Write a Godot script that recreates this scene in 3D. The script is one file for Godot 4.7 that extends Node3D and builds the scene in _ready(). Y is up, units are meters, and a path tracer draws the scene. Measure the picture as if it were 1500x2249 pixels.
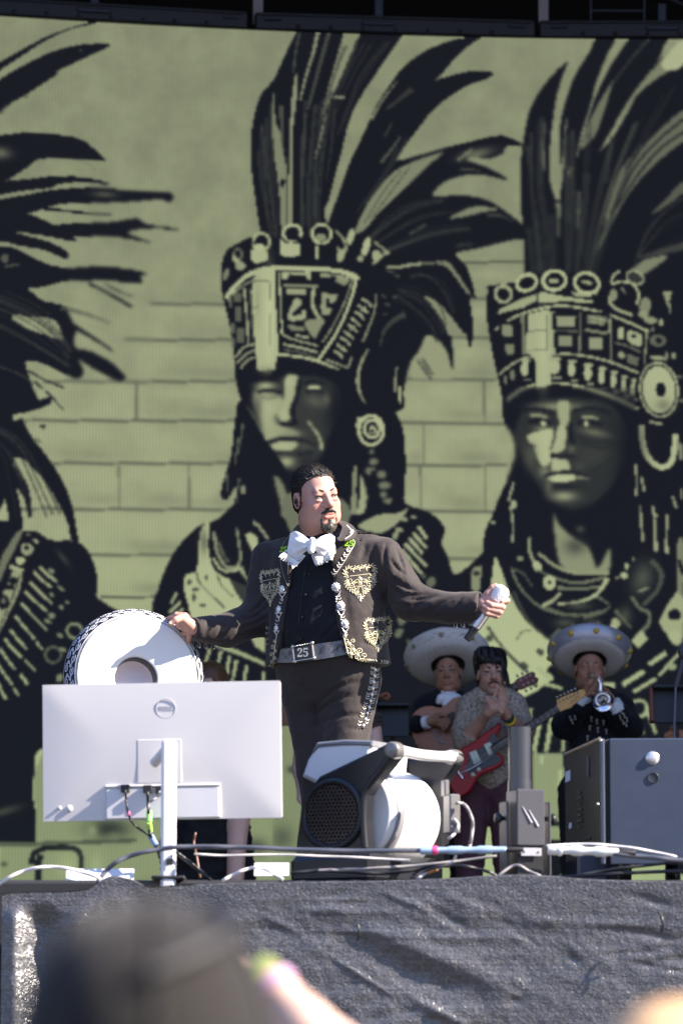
extends Node3D
# An open-air stage seen from the crowd: a singer in front of an LED screen, musicians behind him.
# Units are metres, y up. The camera stands at the origin of x and z and looks along -z.

const FOCAL := 8550.0          # focal length in photo pixels (the photo is 1500 x 2249)
const EYE := 1.55              # height of the camera
const DECK := 2.05             # height of the stage deck
const PITCH := 7.868           # degrees upwards
const GAIN := 3.5              # exposure
var sp := sin(deg_to_rad(PITCH))
var cp := cos(deg_to_rad(PITCH))
var taken := {}
var mats := {}
var noise := FastNoiseLite.new()
var fine := FastNoiseLite.new()

# ---------- measuring: a photo pixel and a distance from the camera plane give a point of the place
func P(px: float, py: float, d: float) -> Vector3:
	var a := (px - 750.0) / FOCAL
	var b := (1124.5 - py) / FOCAL
	var k := d / (cp - b * sp)
	return Vector3(a * k, EYE + (sp + b * cp) * k, -d)

func ray(px: float, py: float) -> Vector3:
	return (P(px, py, 10.0) - Vector3(0, EYE, 0)).normalized()

func on_plane(px: float, py: float, at: Vector3, n: Vector3) -> Vector3:
	var r := ray(px, py)
	var o := Vector3(0, EYE, 0)
	return o + r * ((at - o).dot(n) / r.dot(n))

# ---------- names and labels
func numbered(called: String) -> String:
	taken[called] = taken.get(called, 0) + 1
	var n: int = taken[called]
	return called if n == 1 else "%s_%03d" % [called, n - 1]

func thing(called: String, label: String, category: String, at := Vector3.ZERO, group := "") -> Node3D:
	var o := Node3D.new()
	o.name = numbered(called)
	add_child(o)
	o.position = at
	o.set_meta("label", label)
	o.set_meta("category", category)
	if group:
		o.set_meta("group", group)
	return o

func part(parent: Node3D, called: String, m: Mesh, mt: Material, label := "") -> MeshInstance3D:
	var o := MeshInstance3D.new()
	o.name = called
	o.mesh = m
	o.material_override = mt
	parent.add_child(o, true)
	if parent != self:
		o.position = -where(parent)
	if label:
		o.set_meta("label", label)
	return o

func where(n: Node3D) -> Vector3:
	# world place of a thing or part (nothing here is turned by its node)
	var p := Vector3.ZERO
	var c: Node = n
	while c != self and c is Node3D:
		p += (c as Node3D).position
		c = c.get_parent()
	return p

func setting(called: String, m: Mesh, mt: Material) -> MeshInstance3D:
	var o := part(self, numbered(called), m, mt)
	o.set_meta("kind", "structure")
	return o

# ---------- materials; colours are given as linear base colours
func lin(r: float, g: float, b: float) -> Color:
	return Color(r, g, b).linear_to_srgb()

func mat(key: String, c: Color, rough := 0.7, metal := 0.0, spec := 0.5) -> StandardMaterial3D:
	if mats.has(key):
		return mats[key]
	var m := StandardMaterial3D.new()
	m.resource_name = key
	m.albedo_color = c
	m.roughness = rough
	m.metallic = metal
	m.metallic_specular = spec
	mats[key] = m
	return m

func vmat(key: String, rough := 0.7, spec := 0.5) -> StandardMaterial3D:
	var m := mat(key, Color.WHITE, rough, 0.0, spec)
	m.vertex_color_use_as_albedo = true
	return m

func noise_tex(size: int, freq: float, ramp: Array, octaves := 4, sd := 1, as_normal := false, bump := 4.0) -> NoiseTexture2D:
	var t := NoiseTexture2D.new()
	t.width = size
	t.height = size
	t.seamless = true
	var n := FastNoiseLite.new()
	n.noise_type = FastNoiseLite.TYPE_SIMPLEX_SMOOTH
	n.frequency = freq
	n.fractal_octaves = octaves
	n.seed = sd
	t.noise = n
	t.as_normal_map = as_normal
	t.bump_strength = bump
	if ramp.size() > 0:
		var g := Gradient.new()
		g.offsets = PackedFloat32Array(range(ramp.size()).map(func(i): return float(i) / (ramp.size() - 1)))
		g.colors = PackedColorArray(ramp)
		t.color_ramp = g
	return t

# ---------- mesh builder
class MB:
	var v := PackedVector3Array()
	var n := PackedVector3Array()
	var uv := PackedVector2Array()
	var c := PackedColorArray()
	var ix := PackedInt32Array()
	var col := Color.WHITE

	func vert(p: Vector3, nn: Vector3, t := Vector2.ZERO) -> int:
		v.append(p)
		n.append(nn)
		uv.append(t)
		c.append(col)
		return v.size() - 1

	func tri(a: int, b: int, d: int) -> void:
		var g := (v[d] - v[a]).cross(v[b] - v[a])
		ix.append(a)
		if g.dot(n[a] + n[b] + n[d]) < 0.0:
			ix.append(d)
			ix.append(b)
		else:
			ix.append(b)
			ix.append(d)

	func quad(a: int, b: int, d: int, e: int) -> void:
		tri(a, b, d)
		tri(a, d, e)

	func face(p: Array, nn: Vector3) -> void:
		var i := v.size()
		for q in p:
			vert(q, nn)
		for k in range(1, p.size() - 1):
			tri(i, i + k, i + k + 1)

	func box(x: Transform3D, s: Vector3, bev := 0.0) -> void:
		# a box with chamfered edges
		var h := s * 0.5
		var b := minf(bev, minf(h.x, minf(h.y, h.z)) * 0.9)
		var ax := [Vector3.RIGHT, Vector3.UP, Vector3.BACK]
		for a in 3:
			for sg in [-1.0, 1.0]:
				var w: Vector3 = ax[a] * sg
				var u: Vector3 = ax[(a + 1) % 3]
				var t: Vector3 = ax[(a + 2) % 3]
				var hu: float = h[(a + 1) % 3] - b
				var ht: float = h[(a + 2) % 3] - b
				var o: Vector3 = w * h[a]
				face([x * (o - u * hu - t * ht), x * (o + u * hu - t * ht), x * (o + u * hu + t * ht), x * (o - u * hu + t * ht)], (x.basis * w).normalized())
		if b <= 0.0:
			return
		for a in 3:
			var u: Vector3 = ax[(a + 1) % 3]
			var t: Vector3 = ax[(a + 2) % 3]
			var hu: float = h[(a + 1) % 3]
			var ht: float = h[(a + 2) % 3]
			var l: Vector3 = ax[a] * (h[a] - b)
			for su in [-1.0, 1.0]:
				for st in [-1.0, 1.0]:
					var p0: Vector3 = u * su * hu + t * st * (ht - b)
					var p1: Vector3 = u * su * (hu - b) + t * st * ht
					face([x * (p0 - l), x * (p0 + l), x * (p1 + l), x * (p1 - l)], (x.basis * (u * su + t * st)).normalized())
		for sx in [-1.0, 1.0]:
			for sy in [-1.0, 1.0]:
				for sz in [-1.0, 1.0]:
					face([x * Vector3(sx * h.x, sy * (h.y - b), sz * (h.z - b)), x * Vector3(sx * (h.x - b), sy * h.y, sz * (h.z - b)), x * Vector3(sx * (h.x - b), sy * (h.y - b), sz * h.z)], (x.basis * Vector3(sx, sy, sz)).normalized())

	func tube(p: Array, r: Variant, sides := 8, caps := true, flat := 1.0, flat_dir := Vector3.ZERO) -> void:
		# a tube through the points; r is one radius or one per point
		var last := p.size() - 1
		var up := Vector3.ZERO
		var first := v.size()
		var along := 0.0
		for i in p.size():
			var d: Vector3 = (p[mini(i + 1, last)] - p[maxi(i - 1, 0)]).normalized()
			if i > 0:
				along += p[i].distance_to(p[i - 1])
			if up == Vector3.ZERO:
				up = d.cross(Vector3(0.31, 0.9, 0.22) if flat_dir == Vector3.ZERO else flat_dir)
				if up.length() < 0.05:
					up = d.cross(Vector3(0.9, 0.1, 0.3))
			if flat_dir != Vector3.ZERO:
				var cand := d.cross(flat_dir)
				if cand.length() > 0.05:
					up = cand
			up = (up - d * up.dot(d)).normalized()
			var side := d.cross(up)
			var rr: float = r if (r is float or r is int) else r[i]
			for s in sides + 1:
				var a := TAU * s / sides
				var nn := up * cos(a) + side * sin(a) * flat
				var ns := (up * cos(a) * flat + side * sin(a)).normalized()
				vert(p[i] + nn * rr, ns, Vector2(float(s) / sides, along))
		for i in last:
			for s in sides:
				var a := first + i * (sides + 1) + s
				quad(a, a + 1, a + sides + 2, a + sides + 1)
		if caps:
			for e in [0, last]:
				var d: Vector3 = (p[0] - p[1]).normalized() if e == 0 else (p[last] - p[last - 1]).normalized()
				var m := vert(p[e], d)
				var ring := []
				for s in sides:
					ring.append(vert(v[first + e * (sides + 1) + s], d))
				for s in sides:
					tri(m, ring[s], ring[(s + 1) % sides])

	func lathe(prof: Array, x: Transform3D, seg := 32, a0 := 0.0, a1 := TAU, squash := Vector2.ONE) -> void:
		# prof: Vector2(radius, height) from one end to the other, turned round x's y axis; sharp corners where a point repeats
		var first := v.size()
		var m := prof.size()
		for i in m:
			var pa: Vector2 = prof[maxi(i - 1, 0)]
			var pb: Vector2 = prof[mini(i + 1, m - 1)]
			if i > 0 and prof[i].distance_to(prof[i - 1]) < 1e-6:
				pa = prof[i]
			if i < m - 1 and prof[i].distance_to(prof[i + 1]) < 1e-6:
				pb = prof[i]
			var t := (pb - pa).normalized()
			var nn := Vector2(t.y, -t.x)
			for s in seg + 1:
				var a := lerpf(a0, a1, float(s) / seg)
				var q := Vector3(cos(a) * prof[i].x * squash.x, prof[i].y, sin(a) * prof[i].x * squash.y)
				var nq := Vector3(cos(a) * nn.x / squash.x, nn.y, sin(a) * nn.x / squash.y)
				vert(x * q, (x.basis * nq).normalized(), Vector2(float(s) / seg, float(i) / (m - 1)))
		for i in m - 1:
			for s in seg:
				var a := first + i * (seg + 1) + s
				quad(a, a + 1, a + seg + 2, a + seg + 1)

	func ball(x: Transform3D, r: Vector3, seg := 16) -> void:
		var prof := []
		var rings := maxi(6, seg / 2)
		for i in rings + 1:
			var a := PI * i / rings
			prof.append(Vector2(sin(a), cos(a)))
		var y := x
		y.basis = x.basis * Basis.from_scale(r)
		lathe(prof, y, seg)

	func slab(poly: PackedVector2Array, x: Transform3D, z0: float, z1: float, bev := 0.0) -> void:
		# a flat outline in x's xy plane given thickness from z0 to z1
		var q := poly
		if Geometry2D.is_polygon_clockwise(q):
			q = q.duplicate()
			q.reverse()
		var inner := q
		if bev > 0.0:
			var off := Geometry2D.offset_polygon(q, -bev)
			if off.size() == 1 and off[0].size() >= 3:
				inner = off[0]
				if Geometry2D.is_polygon_clockwise(inner):
					inner.reverse()
			else:
				bev = 0.0
		for z in [z0, z1]:
			var up := x.basis.z.normalized() * (1.0 if z == maxf(z0, z1) else -1.0)
			var pl := inner if z == z1 and bev > 0.0 else q
			var t := Geometry2D.triangulate_polygon(pl)
			var i := v.size()
			for p in pl:
				vert(x * Vector3(p.x, p.y, z), up, p)
			for k in range(0, t.size(), 3):
				tri(i + t[k], i + t[k + 1], i + t[k + 2])
		var zm := z1 - bev * signf(z1 - z0)
		for k in q.size():
			var a := q[k]
			var b := q[(k + 1) % q.size()]
			var e := b - a
			var nn := (x.basis * Vector3(e.y, -e.x, 0)).normalized()
			face([x * Vector3(a.x, a.y, z0), x * Vector3(b.x, b.y, z0), x * Vector3(b.x, b.y, zm), x * Vector3(a.x, a.y, zm)], nn)
		if bev > 0.0:
			# bevel strip: join every outer point to the nearest inner one
			for k in q.size():
				var a := q[k]
				var b := q[(k + 1) % q.size()]
				var ia := near(inner, a)
				var ib := near(inner, b)
				var e := b - a
				var nn := (x.basis * Vector3(e.y, -e.x, e.length() * signf(z1 - z0))).normalized()
				face([x * Vector3(a.x, a.y, zm), x * Vector3(b.x, b.y, zm), x * Vector3(ib.x, ib.y, z1), x * Vector3(ia.x, ia.y, z1)], nn)

	func near(l: PackedVector2Array, p: Vector2) -> Vector2:
		var best := l[0]
		for q in l:
			if q.distance_squared_to(p) < best.distance_squared_to(p):
				best = q
		return best

	func smooth() -> void:
		# normals anew from the faces
		var s := PackedVector3Array()
		s.resize(v.size())
		for k in range(0, ix.size(), 3):
			var a := ix[k]
			var b := ix[k + 1]
			var d := ix[k + 2]
			var g := (v[d] - v[a]).cross(v[b] - v[a])
			s[a] += g
			s[b] += g
			s[d] += g
		for k in v.size():
			n[k] = s[k].normalized() if s[k].length_squared() > 1e-20 else n[k]

	func done(colors := false) -> ArrayMesh:
		var m := ArrayMesh.new()
		if v.is_empty():
			return m
		var a := []
		a.resize(Mesh.ARRAY_MAX)
		a[Mesh.ARRAY_VERTEX] = v
		a[Mesh.ARRAY_NORMAL] = n
		a[Mesh.ARRAY_TEX_UV] = uv
		if colors:
			a[Mesh.ARRAY_COLOR] = c
		a[Mesh.ARRAY_INDEX] = ix
		m.add_surface_from_arrays(Mesh.PRIMITIVE_TRIANGLES, a)
		return m

# ---------- a distance field on a grid, meshed as surface nets
class Field:
	var x: Transform3D
	var inv: Transform3D
	var o: Vector3
	var h: float
	var nx: int
	var ny: int
	var nz: int
	var v := PackedFloat32Array()

	func _init(lo: Vector3, hi: Vector3, cell: float, frame := Transform3D()) -> void:
		x = frame
		inv = frame.affine_inverse()
		o = lo
		h = cell
		nx = int((hi.x - lo.x) / h) + 2
		ny = int((hi.y - lo.y) / h) + 2
		nz = int((hi.z - lo.z) / h) + 2
		v.resize(nx * ny * nz)
		v.fill(1.0)

	func L(p: Vector3) -> Vector3:
		return inv * p

	func cone(a: Vector3, b: Vector3, ra: float, rb: float, k := 0.01, sq := Vector3.ONE) -> void:
		# tapered capsule joined on smoothly; sq > 1 along an axis flattens it there
		var m := maxf(ra, rb) + k + 3.0 * h
		var lo := (a.min(b) - Vector3.ONE * m - o) / h
		var hi := (a.max(b) + Vector3.ONE * m - o) / h
		var i0 := clampi(int(lo.x), 0, nx - 1)
		var i1 := clampi(int(hi.x) + 1, 0, nx - 1)
		var j0 := clampi(int(lo.y), 0, ny - 1)
		var j1 := clampi(int(hi.y) + 1, 0, ny - 1)
		var k0 := clampi(int(lo.z), 0, nz - 1)
		var k1 := clampi(int(hi.z) + 1, 0, nz - 1)
		var ab := (b - a) * sq
		var l2 := maxf(ab.length_squared(), 1e-12)
		var dr := rb - ra
		for kk in range(k0, k1 + 1):
			for j in range(j0, j1 + 1):
				var at := (kk * ny + j) * nx
				var p := Vector3(o.x + i0 * h, o.y + j * h, o.z + kk * h) - a
				p *= sq
				var step := h * sq.x
				for i in range(i0, i1 + 1):
					var t := clampf(p.dot(ab) / l2, 0.0, 1.0)
					var d := (p - ab * t).length() - ra - dr * t
					var e := v[at + i]
					var w := k - absf(d - e)
					v[at + i] = minf(d, e) - (w * w / k * 0.25 if w > 0.0 else 0.0)
					p.x += step

	func ell(c: Vector3, r: Vector3, k := 0.01, cut := false) -> void:
		var m := k + 3.0 * h
		var lo := (c - r - Vector3.ONE * m - o) / h
		var hi := (c + r + Vector3.ONE * m - o) / h
		var i0 := clampi(int(lo.x), 0, nx - 1)
		var i1 := clampi(int(hi.x) + 1, 0, nx - 1)
		var j0 := clampi(int(lo.y), 0, ny - 1)
		var j1 := clampi(int(hi.y) + 1, 0, ny - 1)
		var k0 := clampi(int(lo.z), 0, nz - 1)
		var k1 := clampi(int(hi.z) + 1, 0, nz - 1)
		var ir := Vector3.ONE / r
		for kk in range(k0, k1 + 1):
			for j in range(j0, j1 + 1):
				var at := (kk * ny + j) * nx
				for i in range(i0, i1 + 1):
					var q := (Vector3(o.x + i * h, o.y + j * h, o.z + kk * h) - c) * ir
					var s := q.length()
					var g := (q * ir).length()
					var d := s * (s - 1.0) / maxf(g, 1e-6) if s > 0.01 else -r.x
					var e := v[at + i]
					if cut:
						d = -d
						var w := k - absf(d - e)
						v[at + i] = maxf(d, e) + (w * w / k * 0.25 if w > 0.0 else 0.0)
					else:
						var w := k - absf(d - e)
						v[at + i] = minf(d, e) - (w * w / k * 0.25 if w > 0.0 else 0.0)

	func carve(f: Callable) -> void:
		# keep only where f(local point) is below zero
		for kk in nz:
			for j in ny:
				var at := (kk * ny + j) * nx
				for i in nx:
					if v[at + i] < 3.0 * h:
						v[at + i] = maxf(v[at + i], f.call(Vector3(o.x + i * h, o.y + j * h, o.z + kk * h)))

	func value(wp: Vector3) -> float:
		var q := (inv * wp - o) / h
		var i := int(floor(q.x))
		var j := int(floor(q.y))
		var k := int(floor(q.z))
		if i < 0 or j < 0 or k < 0 or i >= nx - 1 or j >= ny - 1 or k >= nz - 1:
			return 0.05
		var f := q - Vector3(i, j, k)
		var a := (k * ny + j) * nx + i
		var s := nx * ny
		var c0 := lerpf(lerpf(v[a], v[a + 1], f.x), lerpf(v[a + nx], v[a + nx + 1], f.x), f.y)
		a += s
		var c1 := lerpf(lerpf(v[a], v[a + 1], f.x), lerpf(v[a + nx], v[a + nx + 1], f.x), f.y)
		return lerpf(c0, c1, f.z)

	func hit(from: Vector3, dir: Vector3, t0: float, t1: float) -> float:
		# first place along the ray where the field goes below zero, or -1
		var t := t0
		var step := h * 0.7
		var last := 1.0
		while t < t1:
			var d := value(from + dir * t)
			if d <= 0.0:
				return t - step * (d / minf(d - last, -1e-6)) if last < 0.5 else t
			last = d
			t += step if d < 0.04 else d * 0.6
		return -1.0

	func slope(wp: Vector3) -> Vector3:
		var e := h
		var ex := x.basis.x.normalized() * e
		var ey := x.basis.y.normalized() * e
		var ez := x.basis.z.normalized() * e
		return (x.basis.x.normalized() * (value(wp + ex) - value(wp - ex)) + x.basis.y.normalized() * (value(wp + ey) - value(wp - ey)) + x.basis.z.normalized() * (value(wp + ez) - value(wp - ez))).normalized()

	func net(mb: MB, paint: Variant = null, push: Variant = null) -> void:
		# paint(local point, local normal) -> Color; push(world point, world normal) -> metres outwards
		var cell := PackedInt32Array()
		cell.resize(v.size())
		cell.fill(-1)
		var first := mb.v.size()
		var dx := [0, 1, nx, nx + 1, nx * ny, nx * ny + 1, nx * ny + nx, nx * ny + nx + 1]
		var ea := [0, 2, 4, 6, 0, 1, 4, 5, 0, 1, 2, 3]
		var eb := [1, 3, 5, 7, 2, 3, 6, 7, 4, 5, 6, 7]
		var off := [Vector3(0, 0, 0), Vector3(1, 0, 0), Vector3(0, 1, 0), Vector3(1, 1, 0), Vector3(0, 0, 1), Vector3(1, 0, 1), Vector3(0, 1, 1), Vector3(1, 1, 1)]
		var lim := 2.2 * h
		var c := PackedFloat32Array()
		c.resize(8)
		var act := PackedInt32Array()
		for kk in nz - 1:
			for j in ny - 1:
				var at := (kk * ny + j) * nx
				for i in nx - 1:
					var z := v[at + i]
					if z > lim or z < -lim:
						continue
					var neg := 0
					for q in 8:
						c[q] = v[at + i + dx[q]]
						if c[q] < 0.0:
							neg += 1
					if neg == 0 or neg == 8:
						continue
					var s := Vector3.ZERO
					var m := 0
					for e in 12:
						var a: float = c[ea[e]]
						var b: float = c[eb[e]]
						if (a < 0.0) != (b < 0.0):
							s += (off[ea[e]] as Vector3).lerp(off[eb[e]], a / (a - b))
							m += 1
					var g := Vector3(c[1] + c[3] + c[5] + c[7] - c[0] - c[2] - c[4] - c[6], c[2] + c[3] + c[6] + c[7] - c[0] - c[1] - c[4] - c[5], c[4] + c[5] + c[6] + c[7] - c[0] - c[1] - c[2] - c[3]).normalized()
					var lp := o + (Vector3(i, j, kk) + s / m) * h
					if paint != null:
						mb.col = paint.call(lp, g)
					cell[at + i] = mb.vert(x * lp, (x.basis * g).normalized(), Vector2(lp.x, lp.y))
					act.append(at + i)
		var sy := nx
		var sz := nx * ny
		for at in act:
			var z := v[at] < 0.0
			for ax in 3:
				var st: int = [1, sy, sz][ax]
				if at + st >= v.size() or (v[at + st] < 0.0) == z:
					continue
				var s1: int = [sy, sz, 1][ax]
				var s2: int = [sz, 1, sy][ax]
				if at - s1 - s2 < 0:
					continue
				var a := cell[at]
				var b := cell[at - s1]
				var d := cell[at - s1 - s2]
				var e := cell[at - s2]
				if a < 0 or b < 0 or d < 0 or e < 0:
					continue
				mb.quad(a, b, d, e)
		if push != null:
			for k in range(first, mb.v.size()):
				mb.v[k] += mb.n[k] * push.call(mb.v[k], mb.n[k])
			mb.smooth()

# ---------- curves
func spline(p: Array, steps := 6, closed := false) -> Array:
	# Catmull-Rom through the points (Vector2 or Vector3)
	var out := []
	var m := p.size()
	for i in (m if closed else m - 1):
		var a = p[(i - 1 + m) % m] if closed else p[maxi(i - 1, 0)]
		var b = p[i]
		var c = p[(i + 1) % m]
		var d = p[(i + 2) % m] if closed else p[mini(i + 2, m - 1)]
		for s in steps:
			var t := float(s) / steps
			out.append((b * 2.0 + (c - a) * t + (a * 2.0 - b * 5.0 + c * 4.0 - d) * t * t + (b * 3.0 - a - c * 3.0 + d) * t * t * t) * 0.5)
	if not closed:
		out.append(p[m - 1])
	return out

func pts(a: Array) -> Array:
	# x, y, x, y ... to points
	var out := []
	for i in range(0, a.size(), 2):
		out.append(Vector2(a[i], a[i + 1]))
	return out

func pix(a: Array, d: float) -> Array:
	# photo pixels at one distance to points of the place
	return pts(a).map(func(q): return P(q.x, q.y, d))

func pix3(a: Array) -> Array:
	# x, y, distance triples to points of the place
	var out := []
	for i in range(0, a.size(), 3):
		out.append(P(a[i], a[i + 1], a[i + 2]))
	return out

# ---------- the LED screen: a gently curved wall of panels that shows a picture
const LED_W := 840             # LED dots across and down, 10 mm apart
const LED_H := 610
const LED_X := -4.2
const LED_TOP := 8.19
var tone := PackedFloat32Array()

func wall_d(x: float) -> float:
	var t := x / 2.19
	return 25.0 + 0.29 * t - 0.14 * t * t

func on_wall(q: Vector2) -> Vector2:
	# photo pixel -> LED dot
	var d := 25.0
	var p := Vector3.ZERO
	for i in 3:
		p = P(q.x, q.y, d)
		d = wall_d(p.x)
	return Vector2((p.x - LED_X) * 100.0, (LED_TOP - p.y) * 100.0)

func put(x: int, y: int, t: float, a: float) -> void:
	if x >= 0 and y >= 0 and x < LED_W and y < LED_H:
		var k := y * LED_W + x
		tone[k] = lerpf(tone[k], t, a)

func fill(q: Array, t: float, a := 1.0) -> void:
	# even-odd scanlines over a closed outline given in dots
	var lo := 1e9
	var hi := -1e9
	for p in q:
		lo = minf(lo, p.y)
		hi = maxf(hi, p.y)
	var m := q.size()
	for y in range(maxi(0, int(lo)), mini(LED_H - 1, int(hi)) + 1):
		var cy := y + 0.5
		var xs := []
		for i in m:
			var b: Vector2 = q[i]
			var c: Vector2 = q[(i + 1) % m]
			if (b.y <= cy) != (c.y <= cy):
				xs.append(b.x + (cy - b.y) / (c.y - b.y) * (c.x - b.x))
		xs.sort()
		for i in range(0, xs.size() - 1, 2):
			for x in range(maxi(0, int(round(xs[i]))), mini(LED_W, int(round(xs[i + 1])))):
				var k := y * LED_W + x
				tone[k] = lerpf(tone[k], t, a)

func shape(a: Array, t: float, al := 1.0) -> void:
	fill(spline(pts(a), 5, true).map(on_wall), t, al)

func sharp(a: Array, t: float, al := 1.0) -> void:
	fill(pts(a).map(on_wall), t, al)

func line(a: Array, w0: float, w1: float, t: float, al := 1.0, wm := -1.0) -> void:
	# a brush stroke, w0 to w1 photo pixels wide (wm in the middle)
	var p := spline(pts(a), 6)
	var l := []
	var r := []
	for i in p.size():
		var u := float(i) / (p.size() - 1)
		var w := lerpf(w0, w1, u)
		if wm >= 0.0:
			w = lerpf(w, wm, 1.0 - absf(2.0 * u - 1.0))
		var d: Vector2 = (p[mini(i + 1, p.size() - 1)] - p[maxi(i - 1, 0)]).normalized().orthogonal() * maxf(w, 2.6) * 0.5
		l.append(on_wall(p[i] + d))
		r.append(on_wall(p[i] - d))
	r.reverse()
	fill(l + r, t, al)

func lines(list: Array, w: float, t: float) -> void:
	for a in list:
		line(a, w, w, t)

func oval(cx: float, cy: float, rx: float, ry: float, t: float, al := 1.0, turn := 0.0) -> void:
	var q := []
	for i in 24:
		q.append(on_wall(Vector2(cx, cy) + Vector2(cos(TAU * i / 24) * rx, sin(TAU * i / 24) * ry).rotated(turn)))
	fill(q, t, al)

func ring(cx: float, cy: float, rx: float, ry: float, w: float, t: float, inner: float, turn := 0.0) -> void:
	oval(cx, cy, rx, ry, t, 1.0, turn)
	oval(cx, cy, rx - w, ry - w, inner, 1.0, turn)

func glow(cx: float, cy: float, rx: float, ry: float, t: float, al: float, turn := 0.0) -> void:
	# a soft-edged patch of the picture
	var c := on_wall(Vector2(cx, cy))
	var s := 0.293
	var ax := rx * s
	var ay := ry * s
	var m := maxf(ax, ay) * 1.9
	for y in range(int(c.y - m), int(c.y + m) + 1):
		for x in range(int(c.x - m), int(c.x + m) + 1):
			var d := Vector2(x + 0.5, y + 0.5) - c
			d = d.rotated(-turn)
			var e := d.x * d.x / (ax * ax) + d.y * d.y / (ay * ay)
			if e < 3.4:
				put(x, y, t, al * exp(-e * 1.2))

func streaks(a: Array, b: Array, n: int, sd: int) -> void:
	# faint barbs between two guide curves
	var rng := RandomNumberGenerator.new()
	rng.seed = sd
	for i in n:
		var t := rng.randf()
		var q := []
		for k in a.size():
			q.append(lerpf(a[k], b[k], t) + rng.randf_range(-3.0, 3.0))
		line(q, rng.randf_range(3.0, 6.0), rng.randf_range(2.6, 4.0), rng.randf_range(0.08, 0.24), 0.6)

func blur(x0: int, y0: int, x1: int, y1: int) -> void:
	var src := tone.duplicate()
	for y in range(maxi(1, y0), mini(LED_H - 1, y1)):
		for x in range(maxi(1, x0), mini(LED_W - 1, x1)):
			var k := y * LED_W + x
			tone[k] = (src[k] * 2.0 + src[k - 1] + src[k + 1] + src[k - LED_W] + src[k + LED_W]) / 6.0

func soften(px0: float, py0: float, px1: float, py1: float, times := 1) -> void:
	var a := on_wall(Vector2(px0, py0))
	var b := on_wall(Vector2(px1, py1))
	for i in times:
		blur(int(a.x), int(a.y), int(b.x), int(b.y))

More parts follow.
